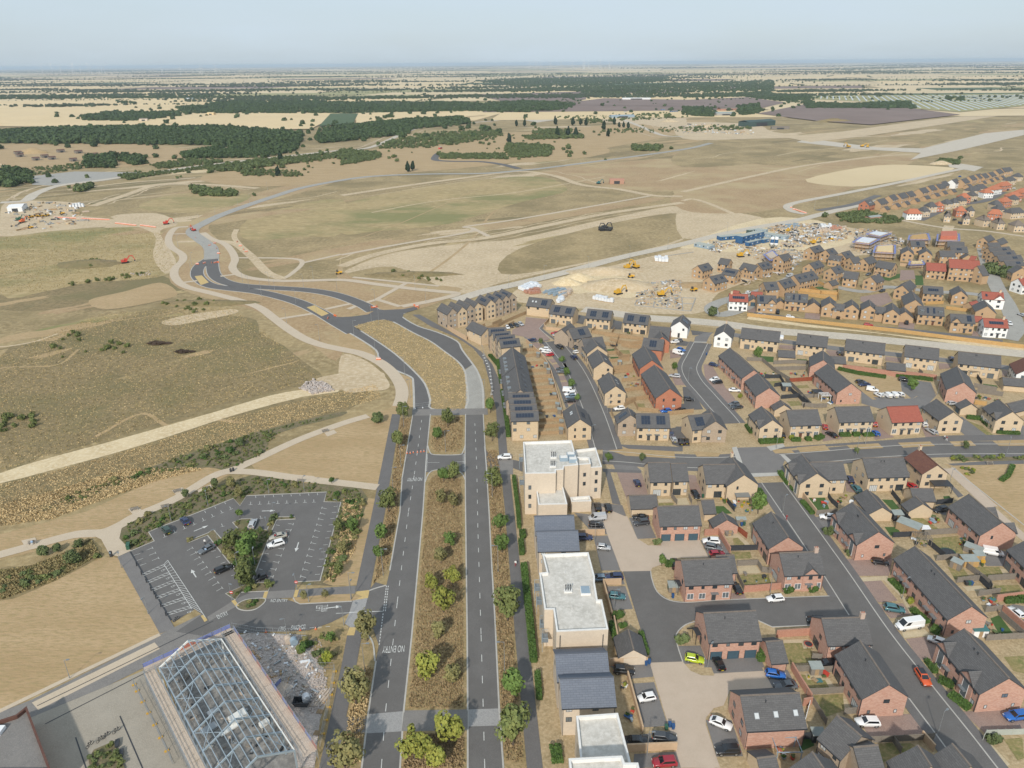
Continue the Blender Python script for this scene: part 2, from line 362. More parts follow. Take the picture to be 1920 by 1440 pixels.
for c,pts,m,l in[
('p',[-20,191,140,186,337,183,520,198,640,214,583,243,420,245,230,240,-20,238],'straw',60),
('p',[668,213,903,208,910,217,830,224,668,233],'straw',60),
('p',[620,214,672,214,662,232,598,238],'crop_green',70),
('p',[885,178,1097,172,1099,187,1068,193,940,190],'plough',60),
('p',[1068,193,1133,185,1290,188,1400,183,1473,193,1427,204,1280,200,1073,198],'plough',62),
('p',[1420,214,1510,196,1710,204,1800,216,1633,235,1533,228],'plough',60),
('p',[1520,180,1713,179,1935,176,1935,198,1800,211,1717,205,1705,196,1530,187],'pasture',60),]:
 flat('field',GP(c,pts),l*.025,m)
for nm,c,pts,m,l in[
('heath','p',[640,290,820,262,960,250,1200,230,1340,225,1280,250,1000,300,700,330,500,350,380,330],'hay',4),
('heath','c1',[0,520,560,500,1060,540,1000,600,700,640,300,640,0,620],'hay',4),
('heath','c1',[780,860,1000,790,1400,790,1300,860,1000,900],'greenf',5),
('grass_field','c1',[0,1040,640,980,900,1000,1000,1180,880,1260,500,1290,250,1340,0,1350],'greenf',3),
('grass_field','c1',[1350,990,1380,950,1480,890,1920,820,1920,1010,1700,1030,1400,1050],'greenf',3),
('grass_field','c2',[0,860,400,760,900,700,1150,700,1270,770,1000,840,600,960,200,1000,0,1010],'greenf',3),
('bare_soil','c2',[0,1240,300,1120,800,1060,1000,1040,1500,930,1920,860,1920,1050,1300,1200,900,1290,660,1350,300,1200],'psoil',2),
('bare_soil','c2',[1000,1100,1500,960,1920,900,1920,1040,1300,1190,900,1240],'rough_grass',3),
('bare_soil','c2',[1150,660,1920,590,1920,760,1560,760,1250,700],'soil',2),
('bare_soil','c3',[0,560,180,560,400,620,700,630,1280,590,1000,640,640,740,0,860],'soil',2),
('bare_soil','c3',[0,770,650,640,1200,560,1330,590,900,780,560,870,300,900,0,880],'soil',3),
('bare_soil','c3',[0,850,330,900,480,940,330,990,0,1040],'psoil',4),
('bare_soil','c3',[690,710,1100,630,1480,640,1500,660,1200,720,950,750],'straw_pale',5),
('bare_soil','c3',[0,550,400,520,900,530,600,600,0,640],'rough_grass',3),
('bare_soil','c3',[0,390,400,400,500,440,700,470,420,480,0,480],'psoil',4),
('bare_soil','c2',[1250,330,1800,310,1920,330,1920,430,1700,400,1400,380],'psoil',4),
('bare_soil','c2',[900,470,1200,480,1450,520,1500,560,1250,600,950,600],'hay',5),
('bare_soil','c1',[30,840,250,830,480,850,400,900,600,930,900,960,600,975,300,1000,0,1030,0,960],'psoil',4),
('bare_soil','c1',[620,920,880,900,1000,960,900,1000,960,1110,990,1180,930,1240,860,1140,860,1010],'psoil',4),
('bare_soil','c4',[500,250,700,200,900,150,1000,210,900,250,600,300],'hay',5),
('bare_soil','c4',[910,370,1060,330,1300,300,1330,320,1150,360,980,390],'psoil',5),
('embankment','c4',[1000,0,1300,0,1340,120,1920,160,1920,560,1750,500,1500,330,1050,190,970,100],'soil',3),
('embankment','c1',[900,1040,980,970,1080,940,1250,860,1500,770,1900,690,1900,720,1400,870,1180,960,1240,1060,1320,1120,1330,1260,1900,1290,1900,1420,1460,1440,1000,1320,960,1210,1010,1150],'soil',4),
('embankment','c5',[0,0,60,120,600,170,660,200,420,300,0,300],'soil',4),
('embankment','c5',[0,400,110,470,200,560,300,650,400,700,400,860,280,850,330,760,250,650,120,560,0,520],'hay',5),
('bare_soil','c5',[0,560,120,580,230,660,270,740,150,760,0,750],'psoil',5),
('bare_soil','c2',[700,960,940,950,1300,880,1760,810,1780,830,1340,910,1000,970,760,1000],'soil',5),
('runway','c1',[190,690,420,665,790,670,770,690,560,720,330,745,180,740],'concrete',6),
('runway','c2',[1000,370,1280,330,1920,310,1920,325,1400,345,1100,390],'haul_road',6),
('runway','c3',[560,470,900,440,1300,385,1920,315,1920,330,1400,410,1000,470,720,500],'psoil',6),
('runway','c3',[700,480,1100,530,1350,535,1700,450,1920,430,1920,460,1560,545,1280,600,1340,560,1000,540,640,500],'haul_road',7),
('runway','c3',[1480,600,1560,620,1690,640,1640,665,1500,640],'haul_road',7),]:sh(nm,c,pts,l,m,4 if nm!='runway' else 0)
for c,pts,wd,m,l in[
('c1',[0,840,140,830,200,790,330,745,560,715,900,665,1150,630,1500,590,1920,545],11,'haul_road',8),
('c2',[0,545,180,525,400,430,560,405,800,385,1100,360,1500,335,1800,318],10,'haul_road',8),
('c2',[1560,365,1680,410,1800,460,1920,470],10,'haul_road',9),
('c2',[0,800,400,740,700,700,1000,665,1200,690,1350,740,1560,765,1750,800,1920,805],9,'psoil',8),
('c2',[0,1200,200,1130,500,1070,800,1040,1100,980,1500,900,1920,840],8,'psoil',7),
('c2',[0,1135,380,1065,700,1010,740,985,700,975,950,940,1300,880,1750,800],4,'path',9),
('c2',[740,985,830,1030],4,'path',8),
('c1',[520,860,700,800,900,740,1200,740,1450,760],9,'psoil',6),
('c1',[1000,1060,1280,1060,1400,1130,1500,1230,1590,1270],6,'psoil',7),
('c1',[1590,1270,1640,1240,1700,1180,1640,1155,1340,1150],3.2,'path',8),
('c1',[1700,1180,1920,1130],3.2,'path',9),
('c3',[0,780,400,690,700,630,1100,580,1290,570],7,'psoil',8),
('c3',[0,830,60,820,160,850,300,910],5,'psoil',8),
('c1',[380,770,700,730,1100,700],6,'psoil',6),
('c1',[1330,990,1320,1040,1400,1130,1450,1190],4,'psoil',6),]:
 Q=ribbon('track',c,pts,wd,l,m);rd=random.Random(len(pts)*7+int(wd*3))
 for k in range(3 if wd>7 else 0):
  o=rd.uniform(.9,2.6)*wd*rd.choice((-1,1));i0=rd.randrange(0,max(1,len(Q)//2));W2=offs(Q,o)[i0:i0+rd.randrange(8,26)]
  if len(W2)>3:ribbon('track',None,[p+Vector((rd.uniform(-2,2),rd.uniform(-2,2),0))for p in W2],rd.uniform(1,2.6),l-2,'psoil',2)
pr=random.Random(31);ax=(G('c2',1915,1075)-G('c2',820,1335)).normalized();ay=Vector((-ax.y,ax.x,0))
def inside(pt,P):
 r=False;j=len(P)-1
 for i in range(len(P)):
  if(P[i][1]>pt[1])!=(P[j][1]>pt[1])and pt[0]<(P[j][0]-P[i][0])*(pt[1]-P[i][1])/(P[j][1]-P[i][1])+P[i][0]:r=not r
  j=i
 return r
for c,pts,n,lo,hi,ms in(('p',[0,380,300,330,700,300,1100,250,1500,240,1920,215,1920,300,1600,370,1300,470,1000,530,700,520,450,440,250,430,0,430],110,14,75,('psoil','soil','weedy','hay','greenf','soil','psoil')),('c4',[0,0,800,0,950,200,1400,330,1750,660,1300,830,600,1020,0,1200],46,4,26,('hay','greenf','rough_grass','soil','weedy')),('p',[0,270,560,280,1300,215,1300,245,700,320,0,400],60,20,90,('psoil','hay','weedy','straw_pale'))):
 P=GP(c,pts);x0,x1=min(p.x for p in P),max(p.x for p in P);y0,y1=min(p.y for p in P),max(p.y for p in P);k=0
 while k<n:
  x,y=pr.uniform(x0,x1),pr.uniform(y0,y1)
  if not inside((x,y),P):continue
  k+=1;l=pr.uniform(lo,hi);wd=l*pr.uniform(.06,.3);ph=[pr.uniform(0,6)for _ in range(3)];e=ax if pr.random()<.75 else(ax+ay*pr.uniform(-.8,.8)).normalized();f=Vector((-e.y,e.x,0));m=pr.choice(ms);Q=[]
  for j in range(26):a=j*2*pi/26;r=1+.22*sin(2*a+ph[0])+.16*sin(5*a+ph[1])+.1*sin(9*a+ph[2]);Q.append(Vector((x,y,0))+e*(cos(a)*l*r)+f*(sin(a)*wd*r))
  flat('soil_patch',Q,lz(1.2+k%9*.22,Q),m)
  if k%(3 if lo>9 else 8)==0:ribbon('track',None,smooth([Vector((x,y,0))+e*l*t+f*pr.uniform(-9,9)for t in(-2.5,-1,.5,2,3.5)],5),pr.uniform(1,2.4),3.4,pr.choice(('psoil','hay')),0)
HR=ribbon('haul_road','c2',[640,1390,820,1335,1000,1295,1300,1222,1600,1142,1915,1075,2210,1003,2560,940,2700,905,2880,862,3100,815],8.5,14,'haul_road')
ribbon('haul_road','c3',[690,905,620,890,590,862,650,838,900,790,1200,730,1550,655,1680,640],7.5,13,'haul_road')
ribbon('haul_road','c6',[-560,300,-420,318,-200,348,0,362,250,385,500,420,900,452,1300,490,2000,560],9.5,12,'haul_road')
ribbon('estate_road','c6',[420,255,330,300,230,330,170,320,165,285,240,250,420,205,560,150,640,110],7,15,'concrete')
ribbon('estate_road','c6',[1690,-50,1720,60,1770,180,1830,280,1870,400,1830,470],8,15,'concrete')
ribbon('estate_road','c6',[760,150,1000,200,1150,175,1400,200,1640,215,1830,260],6,14,'concrete')
ribbon('estate_road','c6',[400,322,900,385,1300,420,1690,465,1800,480],4,14,'footway')
sh('site_ground','c2',[960,1350,1100,1290,1500,1200,1915,1100,2300,1015,2600,960,2980,1000,3100,1080,3000,1130,2700,1150,2500,1190,2350,1260,2120,1350,2060,1440,1900,1470,1400,1440,1000,1400],5,'psoil',3)
sh('site_ground','c3',[430,930,760,940,900,1010,960,1060,700,1120,560,1100,300,1120,100,1100,0,1080],6,'sand',3)
sh('site_ground','e5',[660,330,840,280,1290,300,1500,360,1400,520,1160,520,900,470,700,480],7,'sand',3)
sh('rough_strip','c6',[-900,300,-300,360,100,395,560,450,900,480,1300,515,1920,590,1920,640,1500,560,1100,520,600,470,100,430,-300,390],6,'verge_grass')
sh('rough_strip','c6',[360,355,700,400,1100,435,1500,490,1920,535,1920,510,1300,455,700,385,370,340],7,'sand')
sh('heath','c3',[700,900,1000,860,1280,920,1480,960,1920,1010,1920,1080,1620,1090,1400,1000,1000,990,750,930],6,'rough_grass',3)
ribbon('path','c3',[1190,930,1340,960,1500,985,1700,1000,1920,1030],4,9,'path')
ribbon('path','c3',[1500,970,1490,1000,1520,1035],7,9,'psoil')
ribbon('estate_road','c3',[760,885,960,850,1100,800],7,13,'footway')
ribbon('estate_road','c3',[1330,940,1440,890,1500,860,1700,830,1800,780],7,13,'footway')
RA=ribbon('link_road','c4',[1180,15,1125,55,1108,100,1135,140,1190,168,1290,183,1450,202,1600,237,1700,270,1800,318,1890,372,1990,430],7.2,15,'newtar',6,1,.9)
RB=ribbon('link_road','c4',[1195,10,1196,70,1212,112,1262,145,1350,166,1500,178,1700,190,1830,207,1930,232,2040,275,2100,310],7.2,16,'newtar',6,1,.9)
ribbon('link_road','c1',[1190,1160,1185,1095,1130,1050,1085,1015,1090,988,1140,960,1240,912,1400,853,1550,803,1700,757,1920,715,2100,692,2400,680,2720,676,2920,660,3070,645,3420,600,3850,540,4000,505],9.5,13,'concrete')
ribbon('site_road','c2',[1000,650,900,625,780,610,620,608,530,600,535,575,555,560],10,11,'newtar')
for pts in([1060,975,985,985,948,1040,965,1090,1022,1130,1028,1165,985,1212,986,1262,1045,1312,1200,1352,1350,1392,1460,1432,1540,1490,1620,1550,1710,1605,1810,1642,1930,1668,2030,1690,2130,1735,2200,1790,2250,1860,2262,1920,2245,1985],
[(1140,1010),(1185,1042),(1262,1072),(1302,1112),(1322,1160),(1308,1205),(1340,1243),(1420,1267),(1560,1280),(1700,1280),(1930,1276),(2120,1300),(2320,1325),(2470,1340),(2570,1355),(2420,1395),(2260,1425)]):
 ribbon('path','c1',pts,5,17,'path')
for pts in([1985,1260,2470,1310],[2290,1290,2120,1385,2020,1415,1960,1440],[2120,1385,2250,1425],[1030,1290,1110,1280],[970,1018,1060,1015],[1240,1255,1330,1243],[1565,1495,1760,1465],[1830,1440,1990,1405]):
 ribbon('path','c1',pts,3.0,16,'path',1)
sh('brick_crossing','c4',[1095,115,1135,110,1175,150,1130,165],18,'tactile');sh('brick_crossing','c4',[1725,290,1770,278,1850,325,1810,340],18,'tactile')
sh('link_road','c5',[0,345,60,342,150,330,200,300,240,305,300,302,350,300,420,285,430,300,350,325,345,345,290,372,240,358,180,365,75,395,80,412,-60,380,-100,340],19,'newtar',0)
sh('link_road','c5',[-60,385,0,372,80,405,150,440,240,500,350,590,420,650,470,720,505,830,505,872,410,880,405,720,390,680,300,640,215,580,195,530,100,465,0,408],18,'newtar')
sh('link_road','c5',[290,370,345,345,430,395,540,430,650,480,680,530,740,610,700,635,690,640,650,590,570,530,500,480,400,430],18,'newtar')
sh('link_road','c5',[740,610,770,660,795,740,800,862,698,862,702,700,698,640],17,'concrete')
MED=smooth(GP('c5',[75,395,180,365,240,358,290,370,400,430,500,480,570,530,650,590,690,640,702,700,698,860,508,860,500,810,470,720,400,640,300,550,200,480,100,415]),3,True)
flat('median',MED,.1,'verge_grass',step=1);kerb(MED+[MED[0]],.8)
kerb(smooth(GP('c5',[410,880,405,720,390,680,300,640,215,580,195,530,100,465,0,408]),3),.8)
kerb(smooth(GP('c5',[800,862,795,740,770,660,740,610,680,530,650,480,540,430,430,395,345,345,350,325,420,295]),3),.8)
LL=GP('p',[678,1442,690,1342,705,1240,711,1205,724,1100,731,1070,750,960,754,897,774,778])
LR=GP('p',[750,1442,757,1333,772,1193,787,1027,793,960,800,850,807,777])
RL_=GP('p',[877,1442,877,1333,876,1193,873,960,872,853,873,777])
RR_=GP('p',[944,1442,936,1330,928,1160,922,1060,917,960,909,830,906,777])
flat('carriageway',LL+LR[::-1],.09,'asphalt');flat('carriageway',RL_+RR_[::-1],.09,'asphalt')
for ln in(LR,RL_,RR_):kerb(ln[:],.34,.14)
kerb(LL[:3],.34,.14);kerb(LL[5:],.34,.14)
sh('footway','p',[598,1442,640,1250,668,1100,698,960,735,777,751,777,722,960,695,1100,668,1250,630,1442],15,'footway')
sh('verge','p',[630,1442,668,1250,695,1100,722,960,751,777,774,778,754,897,750,960,731,1070,700,1107,690,1130,688,1200,703,1240,690,1342,678,1442],5,'verge_grass')
sh('footway','p',[988,1442,963,1160,947,960,935,843,930,767,917,713,907,677,887,653,857,633,807,612,773,590,787,590,827,612,870,637,903,660,923,683,936,713,944,767,951,843,964,960,994,1227,1018,1442],14,'footway')
sh('verge','p',[944,1442,936,1330,928,1160,922,1060,917,960,909,830,906,777,907,745,897,700,887,683,867,657,857,640,870,640,907,677,917,713,930,767,935,843,947,960,963,1160,988,1442],5,'verge_grass')
def median(l,r,name='median'):
 P=l+r[::-1];flat(name,P,.12,'verge_grass',step=1)
median(GP('p',[757,1333,772,1193,787,1027,793,960,797,905,803,890,815,882]),GP('p',[877,1333,876,1193,873,960,872,900,866,888,850,882]))
median(GP('p',[749,1442,755,1370]),GP('p',[877,1442,877,1370]))
median(GP('p',[807,777,803,840,806,848,815,853]),GP('p',[873,777,871,840,868,848,860,853]))
sh('carriageway','p',[798,850,873,850,873,886,797,886],14,'asphalt')
kerb(smooth(GP('p',[797,905,803,890,815,882,850,882,866,888,872,900]),3),.34,.15);kerb(smooth(GP('p',[802,836,806,848,815,853,860,853,868,848,872,836]),3),.34,.15)
for pts in([689,1340,757,1334,753,1372,686,1376],[877,1331,937,1329,941,1361,877,1363]):sh('sett_crossing','p',pts,18,'cobble')
sh('crossing_path','p',[757,1333,877,1331,877,1370,754,1372],22,'grey_paving')
sh('crossing_path','p',[773,768,914,766,915,778,773,780],20,'grey_paving')
sh('footway','p',[640,1345,678,1345,675,1376,632,1376],17,'footway')
for pts in([676,1346,688,1344,685,1376,672,1376],[757,1337,766,1336,764,1371,753,1372],[864,1334,877,1333,877,1368,866,1368],[937,1330,950,1330,954,1361,941,1361]):sh('kerb_ramp','p',pts,24,'grey_paving')
sh('side_road','p',[711,1213,724,1098,704,1092,695,1103,680,1112,640,1124,600,1127,560,1130,520,1122,497,1115,484,1130,455,1140,440,1122,390,1145,330,1185,400,1196,440,1188,580,1182,620,1168,655,1150,700,1180],14,'asphalt')
sh('sett_crossing','p',[663,1122,691,1116,682,1150,662,1180,646,1170,655,1150],20,'cobble')
sh('tactile_paving','p',[667,1110,693,1107,690,1122,664,1126],21,'tactile');sh('tactile_paving','p',[655,1177,668,1177,664,1192,650,1192],21,'tactile')
kerb(smooth(GP('p',[724,1098,706,1103,692,1108]),3),.34,.14);kerb(smooth(GP('p',[703,1240,700,1210,693,1195,678,1183]),3),.34,.14)
sh('side_road','p',[909,833,912,845,925,856,960,862,980,866,980,885,962,878,930,880,917,892,913,905],13,'asphalt')
sh('side_road','p',[935,860,962,862,962,890,938,890],16,'grey_paving')
def mark(c,pts,lay=24,name='road_marking',m='road_paint'):return sh(name,c,pts,lay,m)
def line(c,pts,wd=.12,lay=25,m='road_paint',sm=0):
 return ribbon('road_marking',c,pts,wd,lay,m,sm)
def dashes(P,on,off,wd,lay=25,z=None):
 mb=MB();z=lay*.006
 for i in range(len(P)-1):
  a,b=P[i],P[i+1];L=(b-a).length;d=(b-a)/L;n=Vector((-d.y,d.x,0))*wd/2;t=0
  while t+on<L:
   p,q=a+d*t,a+d*(t+on)
   mb.add([(p-n)[:2]+(z,),(q-n)[:2]+(z,),(q+n)[:2]+(z,),(p+n)[:2]+(z,)]);t+=on+off
 return tag(mb.build('road_marking',['road_paint']),kind='structure')
dashes(GP('p',[715,1442,722,1345]),2,4,.15);dashes(GP('p',[723,1335,745,1130,766,960,777,890,791,785]),2,4,.15)
dashes(GP('p',[909,1442,907,1365]),2,4,.15);dashes(GP('p',[906,1326,902,1190,896,990,894,880,890,785]),2,4,.15)
for d in(0,.45):dashes([p+Vector((d,0,0))for p in GP('p',[719,1147,725,1097])],.6,.35,.2)
dashes(GP('p',[711,1210,719,1147]),.6,.35,.2)
for x in(799.5,802):dashes(GP('p',[(x-2,884),(x,851)]),.5,.35,.16)
for x in(868.5,871):dashes(GP('p',[(x,884),(x,851)]),.5,.35,.16)
line('p',[802,868,824,868]);line('p',[850,867,872,866]);line('p',[655,1149,718,1147],.2);dashes(GP('p',[908,838,914,890]),.5,.35,.16)
FONT=bpy.data.fonts[0]if bpy.data.fonts else None
def writing(txt,pa,pb,hgt,lay=26,stretch=1.0,flip=False):
 a,b=pa,pb;cu=bpy.data.curves.new('t','FONT');cu.body=txt;cu.size=1;cu.align_x='LEFT'
 o=bpy.data.objects.new('t',cu);COL.objects.link(o);dg=bpy.context.evaluated_depsgraph_get();me=bpy.data.meshes.new_from_object(o.evaluated_get(dg))
 bpy.data.objects.remove(o)
 xs=[v.co.x for v in me.vertices];ys=[v.co.y for v in me.vertices];x0,x1,y1=min(xs),max(xs),max(ys)
 L=(b-a).length;d=(b-a)/L;n=Vector((-d.y,d.x,0))
 for v in me.vertices:
  p=a+d*((v.co.x-x0)/(x1-x0)*L)+n*(v.co.y/y1*hgt);v.co=(p.x,p.y,lay*.006)
 me.materials.clear();me.materials.append(MT['road_paint']);return tag(ob('road_lettering',me),kind='structure')
writing('NO ENTRY',G('p',759,1211),G('p',718,1213),2.0);writing('NO ENTRY',G('p',792,896),G('p',764,897),2.0)
writing('ENTRY',G('c10',838,1207),G('c10',918,1172),1.5);writing('NO ENTRY',G('c10',1225,1080),G('c10',1354,1078),1.1)
writing('LOADING',G('c10',1492,1248),G('c10',1388,1256),1.5);writing('ONLY',G('c10',1350,1260),G('c10',1290,1265),1.5)
writing('TURN',G('c10',1612,1105),G('c10',1606,1152),1.5);writing('LEFT',G('c10',1573,1108),G('c10',1568,1150),1.5)
dashes(GP('c10',[1400,1280,1680,1262]),1,.8,.12);line('c10',[1720,1164,1860,1158],.15)
CP=[(180,695),(358,620),(315,552),(400,515),(545,460),(950,300),(1000,355),(1050,280),(1650,252),(1630,325),(1757,328),(1600,918),(1425,925),(1410,985),(1205,1000),(960,1065),(755,1190),(700,1160),(660,1130),(500,1230)]
sh('car_park','c10',CP,15,'asphalt')
sh('footway','c10',[80,740,180,695,510,1270,400,1315],13,'tarmac')
kerb(GP('c10',[180,695,358,620,315,552,400,515,545,460,950,300,1000,355,1050,280,1650,252,1630,325,1757,328,1600,918,1425,925]),.25,.14)
ISL=GP('c10',[612,618,760,560,800,532,858,600,930,560,985,525,945,480,1010,455,1085,452,1062,520,1120,535,1205,535,1225,480,1232,440,1410,438,1418,455,1275,462,1240,540,1085,935,1238,930,1212,996,1010,1005,965,1062,893,1015,1050,945,757,577,615,632])
flat('planting_bed',ISL,.14,'bed_soil',step=1);kerb(ISL+[ISL[0]],.22,.17)
sh('planting_bed','c10',[100,610,180,690,358,620,315,552,545,460,950,300,1000,355,1050,280,1650,252,1630,325,1757,328,1600,918,1425,925,1420,945,1700,955,1880,940,1900,600,1960,300,1900,210,1500,185,1100,120,800,210,480,330,160,480,100,540],8,'bed_soil')
sh('verge','c10',[1700,955,1880,945,1960,560,2020,300,1960,300,1900,500,1760,800,1620,930],9,'hay')
ISL2=smooth(GP('c10',[975,1100,1040,1062,1140,1050,1190,1055,1180,1085,1120,1130,1050,1142,990,1130]),3,True);flat('planting_bed',ISL2,.14,'bed_soil',step=1);kerb(ISL2+[ISL2[0]],.25,.17)
sh('footway','c10',[960,1060,1060,1015,1170,1000,1215,998,1190,1052,1100,1052,990,1105],20,'tarmac')
sh('footway','c10',[1410,985,1870,955,1862,1015,1400,1045],19,'tarmac');sh('footway','c10',[1200,1000,1412,985,1400,1045,1190,1055],21,'grey_paving')
sh('footway','c10',[755,1190,960,1062,985,1105,770,1222],20,'grey_paving')
for q in([1185,1000,1213,998,1195,1054,1168,1056],[1415,988,1443,985,1428,1040,1400,1043],[935,1070,962,1060,993,1105,970,1114],[705,1182,730,1172,757,1215,735,1228]):sh('tactile_paving','c10',q,23,'tactile')
V3=smooth(GP('c10',[1400,1045,1870,1015,1860,1065,1500,1092,1430,1085]),2,True);flat('verge',V3,.13,'hay',step=1)
kerb(GP('c10',[1400,1045,1415,1075,1450,1092,1840,1072]),.25,.15)
def tees(c,a,b,n,dr,ln=1.6,cr=1.1):
 A,B=G(c,*a),G(c,*b);mb=MB();e=(G(c,*dr)-A);e.z=0;e=e.normalized();t=(B-A).normalized();z=.156
 def bar(p,q,w_):
  d=(q-p).normalized();m=Vector((-d.y,d.x,0))*w_/2;mb.add([(r.x,r.y,z)for r in(p-m,q-m,q+m,p+m)])
 for i in range(n):
  p=A+(B-A)*i/max(1,n-1);bar(p,p+e*ln,.12)
  if cr:bar(p-t*cr/2,p+t*cr/2,.1201)
 tag(mb.build('road_marking',['road_paint']),kind='structure')
tees('c10',(645,672),(868,972),9,(610,690));tees('c10',(1615,372),(1455,885),12,(1645,378));tees('c10',(1400,495),(1250,888),9,(1360,490))
tees('c10',(1080,348),(1555,330),8,(1082,315));tees('c10',(440,590),(935,382),8,(425,560));tees('c10',(345,672),(390,748),3,(300,690));tees('c10',(870,512),(1160,452),2,(860,485))
tees('c10',(1118,282),(1580,262),8,(1120,300),1.2,0);tees('c10',(1735,360),(1600,870),11,(1700,362),1.2,0);tees('c10',(735,395),(885,330),3,(742,408),1.2,0)
tees('c10',(205,730),(250,805),3,(235,720),1.5,0);tees('c10',(820,690),(970,870),5,(790,700),1.2,0);tees('c10',(1270,500),(1140,830),7,(1300,505),1.2,0)
for(a,b)in[((655,548),(765,503)),((1165,396),(1265,393)),((1440,630),(1418,702)),((672,893),(636,835)),((1645,1126),(1765,1110))]:
 A,B=G('c10',*a),G('c10',*b);d=(B-A).normalized();n=Vector((-d.y,d.x,0));M_=A+(B-A)*.62
 mb=MB();z=.158
 for q in([A-n*.14,M_-n*.14,M_+n*.14,A+n*.14],[M_-n*.55,B,M_+n*.55]):mb.add([(p.x,p.y,z)for p in q])
 tag(mb.build('road_marking',['road_paint']),kind='structure')
mb=MB()
def seg(p,q,w_=.13,z=.157):
 d=(q-p).normalized();m=Vector((-d.y,d.x,0))*w_/2;mb.add([(r.x,r.y,z)for r in(p-m,q-m,q+m,p+m)])
o0,o1,i0,i1=G('c10',458,765),G('c10',742,1195),G('c10',268,868),G('c10',455,1160)
seg(o0,o1);fr0=G('c10',430,795);fr1=G('c10',640,1130);seg(fr0,fr1);seg(o0,fr0)
for k in range(19):
 t=(k+.5)/19.5;seg(o0+(o1-o0)*t*.98,fr0+(fr1-fr0)*min(1,t*1.0),.11,.1571+.0001*(k%2))
for k in range(6):
 a=i0+(i1-i0)*(k/5.0);b=fr0+(fr1-fr0)*(k/5.35);dd=(i1-i0)/5*.27
 seg(a,b,.12,.1575);seg(a+dd,b+dd,.12,.1577);
 for j in range(5):t=(j+.3)/5;seg(a+(b-a)*t,a+dd+(b-a)*(t+.13),.11,.158+.0002*j)
 c0=a+dd*2.0+(b-a)*.8;e1=(b-a).normalized();e2=dd.normalized()
 for u,v,u2,v2 in((.0,.0,.45,.05),(.45,.05,.75,.35),(.75,.35,1.0,.3),(.35,.05,.3,.55),(.3,.55,-.1,.6),(-.1,.6,-.35,.3),(-.35,.3,-.2,0)):seg(c0+e1*u+e2*v,c0+e1*u2+e2*v2,.1,.16+.0003*abs(u))
tag(mb.build('road_marking',['road_paint']),kind='structure')
sh('lawn','p',[-5,1128,100,1092,187,1047,213,1043,224,1048,306,1192,217,1232,-5,1338],4,'hay')
sh('lawn','p',[-5,1003,160,960,280,905,400,873,440,885,333,938,250,972,222,997,180,1008,90,1028,-5,1052],4,'hay')
sh('lawn','p',[470,870,560,830,640,795,733,765,752,777,735,900,710,915,600,905,485,888],4,'hay')
sh('swale','c7',[0,320,180,300,400,210,470,160,510,150,570,240,300,390,0,500],5,'weedy',3)
sh('grass_field','c4',[0,560,300,470,560,380,900,340,1400,350,1480,420,1650,560,1800,690,1500,775,1000,915,600,1030,250,1130,0,1210],3,'weedy',-3)
sh('grass_field','c4',[0,1280,300,1205,600,1125,900,1035,1400,875,1880,770,2080,740,1900,880,1450,985,1100,1095,700,1235,300,1375,0,1440],3,'weedy',-3)
sh('grass_field','c1',[380,1230,500,1140,700,1180,860,1230,1050,1340,700,1440,300,1440,0,1440,0,1360,250,1330],2,'weedy',-3)
sh('sandy_track','c4',[0,1222,300,1130,600,1050,900,965,1200,880,1500,790,1700,752,1880,740,1900,765,1700,793,1400,872,1200,932,900,1032,600,1122,300,1202,0,1278],6,'sand',2)
sh('bare_soil','c4',[1780,690,1920,660,2060,640,2160,660,2130,700,1900,755,1800,740],7,'psoil',3)
sh('shrub_strip','c4',[300,1380,700,1240,1100,1100,1450,990,1900,880,1920,900,1560,1000,1480,1120,1330,1210,1180,1190,1060,1200,760,1260,400,1400,200,1440,100,1440],5,'bed_soil',3)
PA=[(-10,1043),(60,1024),(140,1003),(190,999),(225,985),(255,968),(330,935),(400,893),(440,880),(480,862),(560,825),(640,795),(690,780)]
ribbon('park_path','p',PA,3.6,16,'path');ribbon('park_path','p',[432,884,480,886,560,897,640,906,708,914],3.4,17,'path')
sh('park_path','p',[165,1000,235,980,228,992,224,1010,246,1033,222,1044,205,1040,190,1012],18,'path')
for q in([240,955,258,950,268,958,250,966],[322,920,342,914,352,924,334,932],[550,890,590,893,588,901,548,898],[40,1014,66,1008,72,1018,46,1024],[608,812,626,806,632,812,614,819],[288,952,318,938,322,944,292,958],[370,920,395,908,398,914,374,926]):sh('bench_pad','p',q,15,'path')
sh('promenade','p',[-5,1338,60,1312,217,1234,310,1185,395,1143,430,1160,330,1222,205,1285,60,1345,-5,1370],13,'grey_paving')
sh('plaza','p',[60,1345,205,1285,275,1255,330,1360,372,1442,-5,1442,-5,1380],11,'plaza_paving')
sh('promenade','p',[60,1318,290,1205,300,1217,72,1332],15,'path')
for a,b in(((70,1324),(400,1165)),((85,1358),(273,1262)),((225,1343),(268,1442)),((142,1383),(162,1442))):ribbon('drain_channel','p',[a,b],.22,17,'ink',0)
for a,b in(((-5,1336),(300,1190)),):ribbon('edging','p',[a,b],1.1,16,'path',0)
sh('site_yard','p',[424,1196,470,1186,560,1190,600,1195,612,1240,618,1300,600,1350,590,1440,520,1440,480,1330],8,'rubble')
sh('verge','p',[575,1190,620,1170,650,1178,668,1195,640,1260,600,1440,596,1440,612,1320,606,1250,585,1225],9,'verge_grass')
sh('building_site_floor','p',[300,1250,350,1190,424,1196,540,1390,560,1442,380,1442],12,'site_slab')
sh('estate_ground','p',[952,962,944,767,936,713,903,660,830,612,870,575,985,575,1290,600,1410,622,1700,660,1935,690,1960,1460,1010,1460],1,'garden_tan')
sh('grass_field','p',[1770,870,1930,866,1930,1000,1880,960,1800,890],6,'hay')
